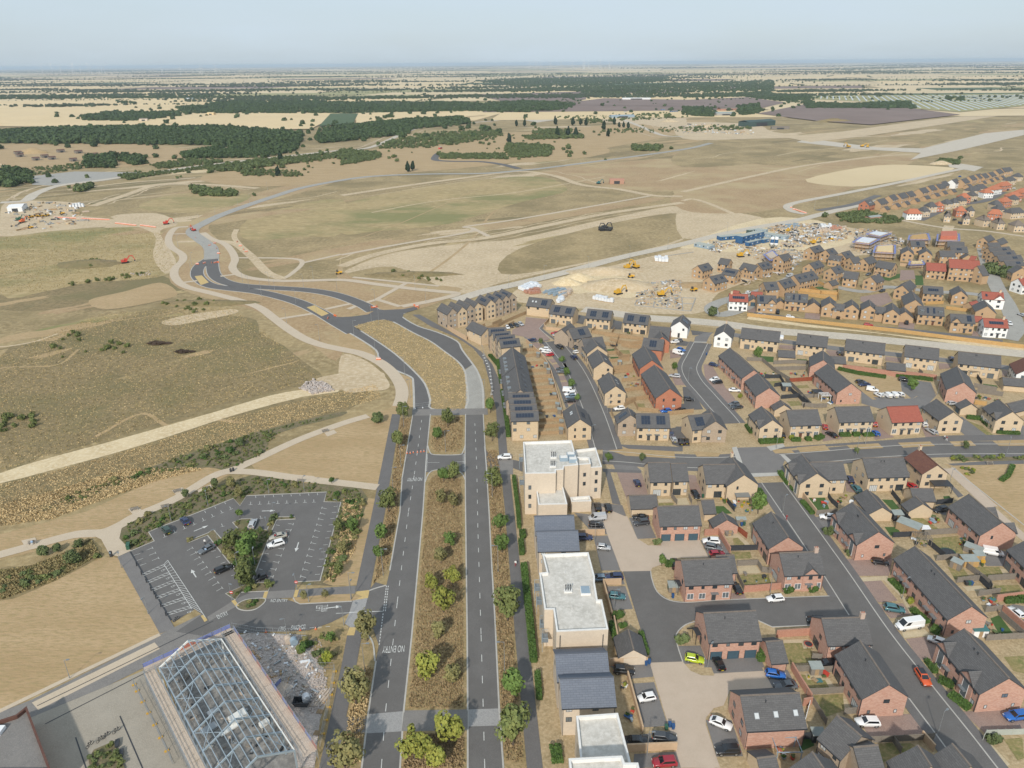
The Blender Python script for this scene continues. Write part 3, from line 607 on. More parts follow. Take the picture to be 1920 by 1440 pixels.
def street(c,pts,wd,lay=14,m='asphalt',pav=2.0):
 P=smooth(GP(c,pts),6)
 if pav:
  for s in(1,-1):
   a=offs(P,s*(wd/2+.1));b=offs(P,s*(wd/2+pav));mb=MB();z=.1
   for i in range(len(P)-1):
    q=[(a[i].x,a[i].y,z),(a[i+1].x,a[i+1].y,z),(b[i+1].x,b[i+1].y,z),(b[i].x,b[i].y,z)];mb.add(q if s<0 else q[::-1])
    q=[(b[i].x,b[i].y,0),(b[i+1].x,b[i+1].y,0),(b[i+1].x,b[i+1].y,z),(b[i].x,b[i].y,z)];mb.add(q if s>0 else q[::-1])
   tag(mb.build('pavement',['footway']),kind='structure')
 ribbon('street',None,P,wd,lay,m,0,1,.26)
 return P
S1=street('c5',[1190,480,1240,540,1300,620,1345,700,1385,790,1425,890,1462,1000,1490,1090],7.0)
S3=street('c15',[1370,530,1290,690,1230,830,1290,980,1420,1130,1560,1290,1660,1400,1740,1500],6.0)
S5=street('p',[1448,905,1480,950,1560,1065,1640,1185,1720,1290,1790,1380,1850,1460],6.6)
S2=street('p',[1130,855,1180,858,1260,866,1340,868,1390,866],6.6)
S6=street('p',[1470,862,1560,855,1640,848,1740,843,1830,842,1940,842],6.6)
sh('junction_table','p',[1377,840,1440,838,1460,850,1472,862,1468,872,1474,890,1412,892,1400,880,1385,870],19,'tarmac')
for q in([1372,840,1381,838,1392,868,1385,872],[1437,838,1468,832,1472,838,1445,846],[1463,853,1471,853,1490,870,1480,872],[1408,888,1476,886,1478,892,1410,895]):sh('kerb_ramp','p',q,21,'kerb_stone')
sh('junction_table','c15',[1290,520,1300,460,1400,415,1520,405,1480,440,1440,520],18,'tarmac');sh('kerb_ramp','c15',[1285,528,1290,518,1440,520,1436,530],20,'kerb_stone')
ribbon('street','c6',[250,440,560,480,860,520,1200,555,1500,590,1920,640],5.5,13,'tarmac')
sh('court','c14',[1190,480,1440,505,1350,620,1485,745,1380,765,1240,745,1170,715,1020,690,1030,630,1180,560],15,'pavers')
kerb(GP('c14',[1190,480,1450,505,1350,615,1490,745]),.25)
sh('footway','c14',[1440,500,1475,505,1390,615,1600,790,1590,800,1350,620],13,'footway')
sh('drive','c14',[1130,690,1240,715,1230,745,1380,765,1390,740,1480,760,1250,790],14,'tarmac')
sh('footway','e6',[720,20,760,40,880,170,1000,260,1100,380,1180,520,1240,700,1290,870,1330,980,1290,1010,1240,880,1190,720,1120,560,1050,420,960,280,860,170],12,'footway')
for q in([760,40,860,20,950,60,860,110],[880,150,1080,130,1130,200,960,225],[1030,270,1190,245,1220,300,1080,330],[1090,350,1280,330,1350,470,1160,490],[1180,520,1360,510,1390,580,1205,590],[1215,615,1400,600,1460,760,1260,800],[1260,800,1470,780,1530,920,1310,950]):sh('parking_bay','e6',q,14,'pavers')
sh('verge','c5',[1560,1080,1860,1095,1890,1125,1640,1110],8,'hay');sh('footway','c5',[1550,1060,1920,1075,1920,1100,1640,1095],11,'footway')
for q in([500,1090,600,1085,630,1110,520,1112],[640,1078,800,1065,830,1095,660,1105],[920,1065,1100,1055,1130,1082,950,1090],[1210,1052,1390,1045,1420,1070,1240,1080],[1500,1045,1620,1040,1650,1068,1530,1072],[1740,1040,1920,1035,1920,1068,1780,1070]):sh('verge','c6',q,19,'hay')
sh('footway','c6',[490,1080,800,1060,1100,1040,1500,1010,1920,1005,1920,1035,1500,1045,1100,1058,640,1080,500,1092],12,'footway')
for q in([0,30,110,60,200,90,760,120,740,40,200,10],[1000,100,1240,100,1270,60,960,40]):sh('verge','d1',q,17,'hay')
sh('courtyard','d1',[-120,640,190,770,215,770,330,1020,450,1098,600,1100,590,1045,1030,1035,1130,1235,720,1240,640,1300,500,1350,480,1385,150,1395,0,1000],14,'resin')
sh('courtyard','d6',[-130,260,240,245,330,350,450,400,590,405,600,380,1150,350,1255,540,770,570,700,740,590,770,500,880,500,960,660,1440,220,1440,60,900],14,'resin')
sh('courtyard','p',[1208,1243,1240,1243,1252,1340,1262,1360,1300,1440,1340,1442,1310,1300,1280,1240],13,'resin')
STR=sh('street','p',[1168,1072,1220,1071,1222,1085,1232,1110,1255,1126,1290,1130,1345,1126,1440,1122,1555,1118,1575,1122,1600,1158,1560,1180,1530,1172,1448,1176,1420,1162,1300,1164,1285,1172,1268,1190,1270,1210,1280,1241,1220,1243,1195,1160],17,'asphalt')
kerb(smooth(GP('p',[1220,1071,1222,1085,1232,1110,1255,1126,1290,1130,1345,1126,1440,1122,1555,1118]),3),.25)
kerb(smooth(GP('p',[1310,1164,1285,1172,1268,1190,1270,1210,1280,1241]),3),.25);kerb(GP('p',[1422,1164,1448,1176,1520,1173]),.25)
for c,q,m in[
('d1',[235,785,440,790,545,1015,330,1025],'tarmac'),('d1',[0,640,160,645,205,765,0,770],'tarmac'),('d1',[1040,1040,1260,1000,1380,1200,1140,1240],'tarmac'),
('d1',[100,275,380,285,450,520,210,580],'pavers'),('d1',[900,300,985,310,1080,570,930,540],'pavers'),('d4',[480,1390,1160,1390,1100,1240,510,1250],'tarmac'),
('d6',[180,70,440,65,520,265,245,270],'tarmac'),('d6',[510,180,1060,160,1150,350,590,380],'tarmac'),('d6',[500,905,790,905,920,1310,620,1315],'tarmac'),
('d6',[1150,350,1420,340,1540,560,1250,540],'tarmac'),('d4',[750,560,920,540,960,620,800,630],'pavers'),('d2',[730,780,960,760,970,870,850,920],'tarmac'),
('d2',[1110,1250,1640,1240,1600,1440,1240,1440],'pavers'),('d2',[1110,380,1200,360,1320,520,1120,490],'pavers'),('d5',[100,540,310,530,500,760,280,780],'pavers'),
('d5',[280,800,560,790,640,920,420,960],'pavers'),('d5',[470,960,800,1080,870,1150,570,1180],'patio'),('d5',[590,1190,860,1160,960,1260,900,1440,740,1420],'pavers'),
('d5',[60,500,380,480,560,700,690,920,640,920,540,720,340,530,90,545],'patio'),('d7',[1220,810,1920,760,1920,1040,1480,1050],'pavers'),('d7',[50,850,650,835,830,1090,180,1110],'pavers'),
('d3',[1350,1170,1440,1090,1760,1180,1720,1330,1500,1330],'tarmac'),('d5',[1680,850,1800,800,1920,820,1920,1100],'tarmac'),('d3',[900,720,940,660,1060,660,1040,760],'tarmac'),
('c13',[680,20,870,10,900,100,750,110],'tarmac'),('c13',[765,115,905,115,960,280,815,290],'tarmac'),('c13',[790,700,1090,680,1110,775,950,790],'tarmac'),('c13',[960,825,1115,815,1215,1135,1035,1145],'tarmac'),
('c13',[900,1210,1270,1170,1290,1260,930,1290],'tarmac'),('c13',[970,1340,1290,1320,1320,1440,960,1440],'tarmac'),('c12',[905,760,1195,785,1240,890,900,900],'tarmac'),('c12',[730,860,1040,900,1060,1080,880,1030],'tarmac'),
('c12',[920,1095,1075,1090,1190,1440,1000,1440],'tarmac'),('c12',[1040,455,1090,455,1195,785,1110,770],'footway'),('c12',[1010,420,1400,440,1400,465,1020,455],'footway'),('c12',[1115,375,1330,378,1400,440,1140,430],'tarmac'),
('e7',[1290,800,1440,900,1920,880,1980,1000,1500,1000,1290,940],'tarmac'),('e8',[490,500,720,530,790,700,640,860,0,840,0,750,480,740,550,710],'tarmac'),('e8',[330,500,490,510,550,700,480,740,350,640],'tarmac'),('e7',[1200,640,1700,650,1740,800,1420,900,1290,800],'hay'),
('e7',[1420,870,1770,860,1780,900,1480,905],'tarmac'),('e7',[840,1240,900,1180,1080,1330,860,1370],'pavers'),('e7',[1420,1180,1540,1200,1660,1320,1440,1350],'pavers'),('e8',[600,1100,680,1080,860,1240,660,1250],'pavers'),
('e8',[1080,990,1120,970,1440,1210,1180,1230,1060,1120],'tarmac'),('e8',[1870,1100,1920,1080,1920,1240,1850,1230],'tarmac'),('e7',[370,280,560,290,550,340,360,320],'pavers'),('e7',[890,340,1090,350,1080,410,930,400],'pavers'),('e7',[1560,410,1730,430,1740,480,1560,460],'pavers'),
('e8',[820,280,980,290,960,350,830,360],'pavers'),('e8',[1640,370,1800,390,1790,450,1640,450],'pavers'),
('c15',[1400,790,1500,790,1580,930,1660,1060,1780,1200,1800,1350,1700,1340,1560,1170,1420,950],'pavers'),('c15',[1000,620,1180,620,1160,700,1000,720],'pavers'),('c15',[1130,500,1230,520,1200,570,1060,560],'newtar'),('c15',[1010,900,1130,900,1200,1040,1060,1040],'pavers'),
('c15',[1150,1060,1240,1060,1330,1200,1400,1330,860,1350,860,1310,1170,1260],'newtar'),('c15',[220,1310,540,1330,560,1350,240,1360],'newtar'),('c5',[1850,970,1920,960,1920,1080,1860,1060],'newtar'),('c6',[-40,960,10,960,40,1070,-20,1070],'newtar'),
('e5',[740,720,830,740,800,830,700,810],'newtar'),('e5',[1130,780,1240,800,1230,890,1090,880],'newtar'),('c15',[1250,380,1500,410,1320,440,1270,440],'newtar'),
('c16',[1380,1180,1440,1170,1740,1440,1680,1440],'resin'),('d3',[1010,230,1100,240,1920,960,1920,1060,1800,960],'resin'),('d3',[1020,360,1070,380,1240,540,1180,560],'footway'),('d3',[1060,180,1480,150,1920,140,1920,180,1120,200],'footway'),
('e2',[530,520,680,520,700,620,520,640],'pavers'),('e2',[80,820,380,770,440,870,300,930,80,870],'pavers'),('e2',[520,1100,690,1120,680,1190,500,1160],'pavers'),('e2',[1340,1200,1400,1220,1420,1280,1330,1260],'pavers'),
('e1',[740,900,820,920,820,1000,730,990],'pavers'),('e1',[1380,1000,1550,1010,1540,1080,1370,1060],'pavers'),]:sh('drive',c,q,12 if m in('resin','footway')else 11,m)
sh('grass_field','d3',[1140,210,1920,190,1920,860,1560,590,1250,320],7,'hay')
for a,b in(((1100,215),(1920,870)),):kerb(GP('d3',[a,b]),.3,.12)
for c,q,m in[
('d2',[690,560,880,560,930,690,800,700],'turfg'),('d2',[900,600,1100,560,1180,620,1000,680],'garden_tan'),('d2',[1520,580,1640,585,1720,680,1640,700],'turfg'),('d2',[1550,890,1690,890,1740,970,1620,990],'turfg'),
('d3',[590,790,780,790,990,930,760,940],'glawn'),('d3',[860,1020,1180,990,1240,1200,1010,1200],'glawn'),('d3',[1010,545,1080,540,1120,600,1030,600],'turfg'),('d5',[1060,380,1240,400,1310,500,1140,520],'glawn'),
('d5',[1340,380,1640,380,1700,490,1450,500],'glawn'),('d5',[1570,590,1850,580,1920,660,1680,700],'glawn'),('d5',[1540,960,1640,920,1800,1130,1660,1170],'turfg'),('d5',[1230,600,1430,590,1500,640,1280,650],'patio'),('d5',[1610,400,1750,400,1810,480,1700,490],'patio'),
('d4',[860,240,1060,235,1115,330,880,335],'patio'),('d4',[860,350,1200,340,1240,460,920,480],'glawn'),('d4',[1380,1120,1650,1110,1740,1330,1430,1350],'glawn'),('d4',[1370,1080,1650,1070,1720,1170,1600,1180,1580,1115,1380,1115],'patio'),
('d1',[1300,960,1460,960,1600,1090,1540,1095,1440,1010,1320,1010],'patio'),('d1',[1400,1020,1460,1010,1540,1090,1420,1095],'glawn'),('d1',[1390,1170,1600,1170,1620,1240,1430,1250],'glawn'),('d1',[1210,655,1300,655,1400,740,1220,740],'turfg'),
('d1',[1460,1330,1660,1320,1720,1400,1480,1415],'patio'),('d1',[760,570,880,560,920,640,780,640],'patio'),('d1',[560,575,710,575,730,610,570,615],'patio'),('d1',[570,620,740,620,740,650,570,650],'glawn'),('d1',[1380,590,1600,600,1640,760,1440,720],'garden_tan'),
('d8',[330,620,660,690,690,780,420,780],'glawn'),('d8',[420,620,640,620,760,780,690,780,640,690,440,690],'patio'),('d8',[480,870,840,850,860,1030,600,1130],'glawn'),('d8',[780,910,880,900,930,1020,850,1030],'patio'),('d6',[1520,1090,1700,1080,1720,1190,1560,1260],'turfg'),
('d7',[270,1180,430,1150,530,1270,330,1380],'glawn'),('d7',[480,1170,640,1160,760,1230,560,1280],'glawn'),('d7',[1690,1120,1900,1100,1920,1330,1850,1360],'glawn'),('d7',[1480,1190,1560,1180,1760,1400,1700,1440],'patio'),('d7',[1690,190,1920,180,1920,380,1800,350],'glawn'),
('e7',[140,405,305,415,300,475,180,470],'turfg'),('e7',[565,440,680,445,690,475,565,475],'turfg'),('e7',[250,690,380,685,410,745,290,750],'glawn'),('e7',[450,915,590,910,625,960,500,970],'glawn'),('e7',[340,600,500,600,640,640,420,670],'garden_tan'),('e7',[550,740,680,730,710,765,560,770],'glawn'),
('e7',[1155,510,1300,520,1290,560,1160,545],'glawn'),('e7',[1320,520,1470,530,1475,580,1330,570],'glawn'),('e7',[670,905,800,900,830,970,720,975],'garden_tan'),('e8',[1390,545,1570,570,1590,600,1420,590],'turfg'),('e8',[1190,1020,1380,1090,1540,1220,1430,1200],'glawn'),
('c15',[250,620,330,600,340,640,260,655],'turfg'),('c15',[390,640,510,640,540,690,420,680],'glawn'),('c15',[280,700,380,700,390,740,300,750],'turfg'),('c15',[600,1260,690,1260,710,1340,620,1345],'glawn'),('e5',[1070,1110,1150,1110,1160,1150,1080,1155],'turfg'),('e5',[1210,1120,1320,1120,1330,1170,1240,1180],'glawn'),
('e2',[320,590,530,560,545,600,400,640,330,630],'turfg'),('e2',[690,580,780,580,790,690,700,690],'turfg'),('e1',[1480,710,1740,700,1750,740,1500,735],'turfg'),('e1',[1290,740,1740,750,1740,870,1300,770],'newwood'),
('d2',[360,540,420,540,420,600,360,600],'verge_grass'),('d3',[1090,100,1920,90,1920,140,1100,150],'bed_soil'),]:sh('lawn' if 'turf' in m or 'lawn' in m else 'patio',c,q,9,m)
# HOUSES
def win_mesh(w_,h,frame,split):
 def f():
  mb=MB();t=.07
  mb.box(-w_/2,w_/2,-.05,0,0,t);mb.box(-w_/2,w_/2,-.05,0,h-t,h);mb.box(-w_/2,-w_/2+t,-.05,0,t,h-t);mb.box(w_/2-t,w_/2,-.05,0,t,h-t)
  for k in range(1,split):x=-w_/2+w_*k/split;mb.box(x-.035,x+.035,-.045,0,t,h-t)
  return mb.mesh('window',[frame])
 return cached(('win',w_,h,frame,split),f)
def pane_mesh(w_,h,g):
 def f():
  mb=MB();mb.box(-w_/2+.05,w_/2-.05,-.02,0,.05,h-.05);return mb.mesh('pane',[g])
 return cached(('pane',w_,h,g),f)
def winfar_mesh(w_,h,frame,g):
 def f():
  mb=MB();mb.box(-w_/2,w_/2,-.05,0,0,h,0);mb.box(-w_/2+.08,w_/2-.08,-.07,-.05,.08,h-.08,1);return mb.mesh('window',[frame,g])
 return cached(('winf',w_,h,frame,g),f)
def door_mesh(m):
 def f():
  mb=MB();mb.box(-.5,.5,-.05,0,0,2.1);mb.box(-.4,.4,-.075,-.05,.12,.95);mb.box(-.4,.4,-.075,-.05,1.1,2.0);return mb.mesh('door',[m])
 return cached(('door',m),f)
def canopy_mesh():
 def f():
  mb=MB();mb.box(-.9,.9,-.85,0,2.35,2.45);mb.box(-.85,-.78,-.8,-.02,2.2,2.35);mb.box(.78,.85,-.8,-.02,2.2,2.35);return mb.mesh('porch_canopy',['zinc'])
 return cached('canopy',f)
def gdoor_mesh():
 def f():
  mb=MB();mb.box(-1.2,1.2,-.05,0,0,2.15,0)
  for k in range(5):mb.box(-1.12,1.12,-.08,-.05,.06+k*.42,.42+k*.42,0)
  mb.box(-1.27,-1.2,-.09,0,0,2.2,1);mb.box(1.2,1.27,-.09,0,0,2.2,1);return mb.mesh('garage_door',['garage_blue','ink'])
 return cached('gdoor',f)
def solar_mesh(nx,ny,pw=1.0,ph=1.65):
 def f():
  mb=MB()
  for i in range(nx):
   for j in range(ny):
    x=(i-nx/2)*pw;y=j*ph;mb.box(x+.02,x+pw-.02,y+.02,y+ph-.02,.06,.11,1);mb.box(x+.05,x+pw-.05,y+.05,y+ph-.05,.11,.118,0)
  return mb.mesh('solar_array',['solar','solar_frame'])
 return cached(('sol',nx,ny,pw,ph),f)
def roof_mb(L,w_,ev,tp,ov=.3,th=.16,hip=(0,0),ovg=.18):
 mb=MB();hl=L/2+ovg;hw=w_/2+ov;ze=ev-ov*tp+.12;zr=ev+w_/2*tp+.12
 sl=math.sqrt(1+tp*tp);ra=-hl+(hip[0]and hw*hip[0]);rb=hl-(hip[1]and hw*hip[1])
 for s in(-1,1):
  q=[(-hl,s*hw,ze),(hl,s*hw,ze),(rb,0,zr),(ra,0,zr)];uv=[(-hl,hw*sl),(hl,hw*sl),(rb,0),(ra,0)]
  if s>0:q=q[::-1];uv=uv[::-1]
  mb.add(q,0,uv);mb.add([(a,b,c-th)for a,b,c in q[::-1]],1)
  e=[(-hl,s*hw,ze-th),(hl,s*hw,ze-th),(hl,s*hw,ze),(-hl,s*hw,ze)];mb.add(e if s<0 else e[::-1],1)
 for x,r,h in((-hl,ra,hip[0]),(hl,rb,hip[1])):
  if h:
   q=[(x,hw,ze),(x,-hw,ze),(r,0,zr)];q=q if x<0 else[q[1],q[0],q[2]];mb.add(q,0,[(-hw,hw*sl),(hw,hw*sl),(0,0)])
   e=[(x,-hw,ze-th),(x,hw,ze-th),(x,hw,ze),(x,-hw,ze)];mb.add(e if x>0 else e[::-1],1)
  else:
   for s in(-1,1):
    e=[(x,s*hw,ze-th),(x,0,zr-th),(x,0,zr),(x,s*hw,ze)];mb.add(e if(s<0)==(x>0)else e[::-1],1)
 mb.bar((ra,0,zr+.03),(rb,0,zr+.03),.28,.14,2)
 return mb
def wall_mb(L,w_,ev,tp,hip=(0,0),z0=0):
 mb=MB();hl=L/2;hw=w_/2;zr=ev+hw*tp
 for s in(-1,1):
  q=[(-hl,s*hw,z0),(hl,s*hw,z0),(hl,s*hw,ev),(-hl,s*hw,ev)];uv=[(p[0]+40*s,p[2])for p in q]
  mb.add(q if s<0 else q[::-1],0,uv if s<0 else uv[::-1])
  top=hip[0]if s<0 else hip[1]
  q=[(s*hl,-hw,z0),(s*hl,hw,z0),(s*hl,hw,ev)]+([]if top else[(s*hl,0,zr)])+[(s*hl,-hw,ev)];uv=[(p[1]+20*s,p[2])for p in q]
  mb.add(q if s>0 else q[::-1],0,uv if s>0 else uv[::-1])
 return mb
CAMP=Vector((0,0))
NH=[0]
def house(label,c,ax,ay,bx,by,w_,wall='buff_brick',roof='slate',st=2,ev=None,pitch=37,f='',r='',ga='',gb='',hip=(0,0),xg=(),solar=(),chim=(),light=(),dorm=(),far=0,fr='ink',cat='house',group=None,name='house',white=0,vents=0):
 NH[0]+=1;rd=random.Random(NH[0]*13+5)
 ev=ev if ev is not None else{1:2.4,2:4.95,3:7.5,4:10}[st];tp=math.tan(R(pitch));zr=ev+w_/2*tp+.15
 A,B=G(c,ax,ay,zr),G(c,bx,by,zr);d=B-A;L=max(3.0,d.length-.36);ang=atan2(d.y,d.x);M_=(A+B)/2
 h=thing(name,label,cat,(M_.x,M_.y,0),ang,group)
 wall_mb(L,w_,ev,tp,hip).build('wall',[wall],h)
 ro=roof_mb(L,w_,ev,tp,.3,.16,hip).build('roof',[roof,'ink','grey_tile' if roof=='slate' else roof],h)
 vis={}
 for k,(nx,ny)in dict(f=(0,-1),r=(0,1),a=(-1,0),b=(1,0)).items():
  n=Vector((cos(ang)*nx-sin(ang)*ny,sin(ang)*nx+cos(ang)*ny));vis[k]=n.dot((CAMP-M_.xy).normalized())>-.12
 def put(side,x,z,me,nm,off=0):
  if side=='f':return ob(nm,me,h,(x,-w_/2-off,z))
  if side=='r':return ob(nm,me,h,(-x,w_/2+off,z),pi)
  if side=='a':return ob(nm,me,h,(-L/2-off,-x,z),-pi/2)
  return ob(nm,me,h,(L/2+off,x,z),pi/2)
 def window(side,x,z,w2,hh,split=2,frame=None,off=0):
  g=rd.choice(['glass','glass','glass_mid','glass_blind']);frame=frame or fr
  if far:return put(side,x,z,winfar_mesh(w2,hh,frame,g),'window',off)
  o=put(side,x,z,win_mesh(w2,hh,frame,split),'window',off);ob('pane',pane_mesh(w2,hh,g),o);return o
 def long_side(side,code):
  if not code or not vis[side]:return
  n=max(1,round(L/2.55));xs=[(-L/2+L*(i+.5)/n)for i in range(n)];u=int(code[1:])if len(code)>1 else 0;k=code[0]
  for fl in range(1,st):
   for i,x in enumerate(xs):
    if k=='S' and i%2:continue
    if k=='U' and i not in(0,n-1,n//2):continue
    window(side,x,fl*2.55+.95,1.15 if i%3!=1 else.75,1.15,2 if i%3!=1 else 1)
  if k=='W' or k=='S':
   for i,x in enumerate(xs):
    if k=='S' and not i%2:continue
    window(side,x,.85,1.15,1.2,2)
  elif k=='F':
   ds=[round((j+.5)*n/u-.5+(.25 if j%2==0 else-.3))for j in range(u)]
   for i,x in enumerate(xs):
    if i in ds:
     put(side,x,.08,door_mesh('door_dark' if rd.random()<.75 else 'door_brown'),'door');put(side,x,0,canopy_mesh(),'porch_canopy')
    else:
     if white and not far:
      o=put(side,x,.65,win_mesh(1.55,1.65,'chalk',2),'window');ob('pane',pane_mesh(1.55,1.65,'glass_mid'),o)
     else:window(side,x,.85,1.2,1.25,2)
  elif k=='R':
   for j in range(u):
    x0=-L/2+L*(j+.5)/u;window(side,x0+(.9 if j%2 else-.9),.1,2.3,2.1,4)
    window(side,x0-(1.5 if j%2 else-1.5),.95,.9,1.1,2)
  elif k=='G':
   for j in range(u):put(side,-L/2+L*(j+.5)/u,.02,gdoor_mesh(),'garage_door')
 def gable(side,code):
  if not code or not vis[side]:return
  if code=='1':window(side,-w_*.16,2.55*(st-1)+.95,.6,1.05,1)
  elif code=='2':
   for fl in range(st):
    for x in(-w_*.23,w_*.23):window(side,x,fl*2.55+.92,1.2,1.2,2)
  elif code=='3':
   for fl in range(st):window(side,-w_*.2,fl*2.55+.92,.65,1.1,1);window(side,w_*.2,fl*2.55+.92,1.15,1.1,2)
  elif code=='m':
   window(side,w_*.05,3.5,1.2,.95,2);window(side,-w_*.3,.9,.6,.9,1);window(side,w_*.3,.9,.6,.9,1)
  elif code=='p':
   window(side,-.5,.1,2.6,2.1,4);window(side,w_*.1,3.4,1.0,1.15,2)
  elif code=='d':put(side,0,.08,door_mesh('door_dark'),'door');window(side,w_*.25,3.5,.9,1.1,2)
  elif code=='g':put(side,0,.02,gdoor_mesh(),'garage_door')
  elif code=='b':
   mb=MB();mb.box(-1.25,1.25,-.7,0,0,5.0);bay=put(side,-w_*.18,.02,mb.mesh('bay',['garage_blue']),'bay')
   for z in(.9,3.4):ob('pane',pane_mesh(2.1,1.3,'glass_blind'),bay,(0,-.71,z))
   for fl in range(st):
    for x in(w_*.12,w_*.32):window(side,x,fl*2.55+.95,.7,1.2,1)
 long_side('f',f);long_side('r',r);gable('a',ga);gable('b',gb)
 if not far:
  for side,s in(('f',-1),('r',1)):
   if vis[side]:
    mb=MB();y=s*(w_/2+.36);z=ev-.3*tp-.02;mb.box(-L/2-.15,L/2+.15,y-.06,y+.06,z-.06,z+.06)
    mb.build('gutter',['ink'],h)
    for x in(-L/2+.12,L/2-.12):
     mb=MB();mb.bar((x,s*(w_/2+.05),.05),(x,s*(w_/2+.05),ev-.3),.09,.09);mb.build('downpipe',['ink'],h)
 def roof_frame(side,x,up):
  s=-1 if side=='f' else 1;a=R(pitch);e=Vector((x,s*w_/2,ev+.13))
  p=e+Vector((0,-s*cos(a),sin(a)))*up
  rx=Matrix(((1 if s<0 else-1,0,0),(0,-s*cos(a),s*sin(a)),(0,sin(a),cos(a)))).to_4x4()
  rx.translation=p;return rx
 sl_len=(w_/2)/cos(R(pitch))
 for side,t,nx,ny in solar:
  o=ob('solar_array',solar_mesh(nx,ny),h);o.matrix_local=roof_frame(side,(t-.5)*L,max(.25,(sl_len-ny*1.65)/2));
 for side,t,up in light:
  def fm():
   mb=MB();mb.box(-.45,.45,0,1.15,.02,.12,0);mb.box(-.36,.36,.1,1.05,.12,.135,1);return mb.mesh('rooflight',['zinc','glass_blind'])
  o=ob('rooflight',cached('rooflight',fm),h);o.matrix_local=roof_frame(side,(t-.5)*L,up)
 for k in range(vents):
  def fv():
   mb=MB();mb.cone((0,0,-.1),(0,0,.5),.09,.09,6);mb.cone((0,0,.5),(0,0,.62),.14,.12,6);return mb.mesh('flue',['ink'])
  o=ob('flue',cached('flue',fv),ro,(-L*.1+k*L*.06+rd.uniform(-.5,.5),-w_*.12,zr-w_*.12*tp-.1))
 for t in chim:
  mb=MB();mb.box(-.45,.45,-.35,.35,-1.2,1.15,0);mb.box(-.5,.5,-.4,.4,1.15,1.27,0)
  for x in(-.22,.22):mb.cone((x,0,1.27),(x,0,1.6),.12,.1,8,1)
  mb.build('chimney',[wall if 'render' not in wall else 'creamb','clay_tile'],ro,((t-.5)*L,0,zr-.1))
 for side,t in dorm:
  s=-1 if side=='f' else 1
  mb=MB();dz=ev+1.0*tp;y0=1.0;mb.box(-.75,.75,-.05,1.5,-.6,1.0,0);mb.box(-.85,.85,-.15,1.6,1.0,1.12,1)
  o=mb.build('dormer',['zinc','zinc'],h,((t-.5)*L,s*(w_/2-y0),dz),0 if s<0 else pi);ob('pane',pane_mesh(1.3,.95,'glass_mid'),o,(0,-.06,-.02))
 for it in xg:
  side,t,wg=it[:3];tall=len(it)>3 and it[3];s=-1 if side=='f' else 1;gt=math.tan(R(44 if wg<5 else 40));gz=ev+wg/2*gt;run=min((gz-ev)/tp,w_/2);x0=(t-.5)*L;pr=.16
  y=lambda v:s*(w_/2+v)
  mb=MB();q=[(x0-wg/2,y(pr),0),(x0+wg/2,y(pr),0),(x0+wg/2,y(pr),ev),(x0,y(pr),gz),(x0-wg/2,y(pr),ev)]
  mb.add(q if s<0 else q[::-1],0,[(p[0],p[2])for p in(q if s<0 else q[::-1])])
  for xx,sg in((x0-wg/2,-1),(x0+wg/2,1)):
   q=[(xx,y(pr),0),(xx,y(0),0),(xx,y(0),ev),(xx,y(pr),ev)];mb.add(q if(s*sg)<0 else q[::-1],0,[(0,0),(.2,0),(.2,ev),(0,ev)])
  mb.build('gable_wall',[wall],h)
  mb=MB();o2=.25
  for sg in(-1,1):
   e=x0+sg*(wg/2+o2);ze=ev-o2*gt+.14
   q=[(e,y(pr+.25),ze),(x0,y(pr+.25),gz+.14),(x0,y(-run-.1),gz+.14),(e,y(-.1+o2*gt/tp*0),ze)]
   if(sg*s)>0:q=q[::-1]
   sl2=hypot(wg/2+o2,(wg/2+o2)*gt);uv=[(0,sl2),(0,0),(run,0),(0,sl2)];mb.add(q,0,uv if(sg*s)<=0 else uv[::-1]);mb.add([(a,b,c_-.14)for a,b,c_ in q[::-1]],1)
   q=[(e,y(pr+.25),ze-.14),(x0,y(pr+.25),gz),(x0,y(pr+.25),gz+.14),(e,y(pr+.25),ze)];mb.add(q if(sg*s)>0 else q[::-1],1)
  mb.build('gable_roof',[roof,'ink'],h)
  if vis[side]:
   if tall:
    xx=x0 if side=='f' else-x0
    o=put(side,xx,.5,win_mesh(1.7,4.3,'chalk',1),'window',pr+.01);ob('pane',pane_mesh(1.5,4.2,'glass_mid'),o)
   else:
    for fl in range(st):window(side,x0 if side=='f' else-x0,fl*2.55+.9,.9 if wg<4 else 1.5,1.2,2 if wg>=4 else 1,off=pr+.01)
 return h
ORD='first second third fourth fifth sixth seventh eighth ninth tenth eleventh twelfth thirteenth fourteenth fifteenth'.split();NK={}
OB,BU,CM='orangeb','buff_brick','creamb'
house('buff brick house of a slate-roofed pair beside the paved drive with a navy car','d1',445,163,695,160,9.4,BU,f='R1',ga='3',vents=0)
house('lower right half of the buff pair, slate roof, folding doors onto a stone patio','d1',702,173,885,170,8.6,BU,f='R1',gb='1')
house('buff brick house range with slate roof joined to the gabled corner wing by the junction','d1',1066,186,1430,180,9.2,BU,f='R1',ga='3')
house('buff gabled corner wing with orange-lichened ridge and small conservatory by the street junction','d1',1385,85,1535,300,9.0,BU,f='U0',gb='1',chim=(.03,))
house('orange brick house with two blue garage doors facing the pale courtyard','d1',550,655,1022,643,8.4,OB,f='G3',ga='1',vents=0)
house('orange brick house beside the long street, rear garden with dark blue fence','d2',275,712,470,1000,8.6,OB,f='R2',gb='',vents=1)
house('buff house wing with two tall white-framed windows facing the street corner','d2',620,66,797,282,8.8,BU,f='S0',gb='2',xg=(('f',.2,3.6,1),('f',.82,3.6,1)))
house('buff range with slate roof behind the garden of bright green artificial turf','d2',712,158,1082,150,8.6,BU,f='R1')
house('wide buff semi-detached pair with slate roof and two flues, back doors to patios','d2',1300,112,1765,100,9.6,BU,f='R2',ga='3',vents=2)
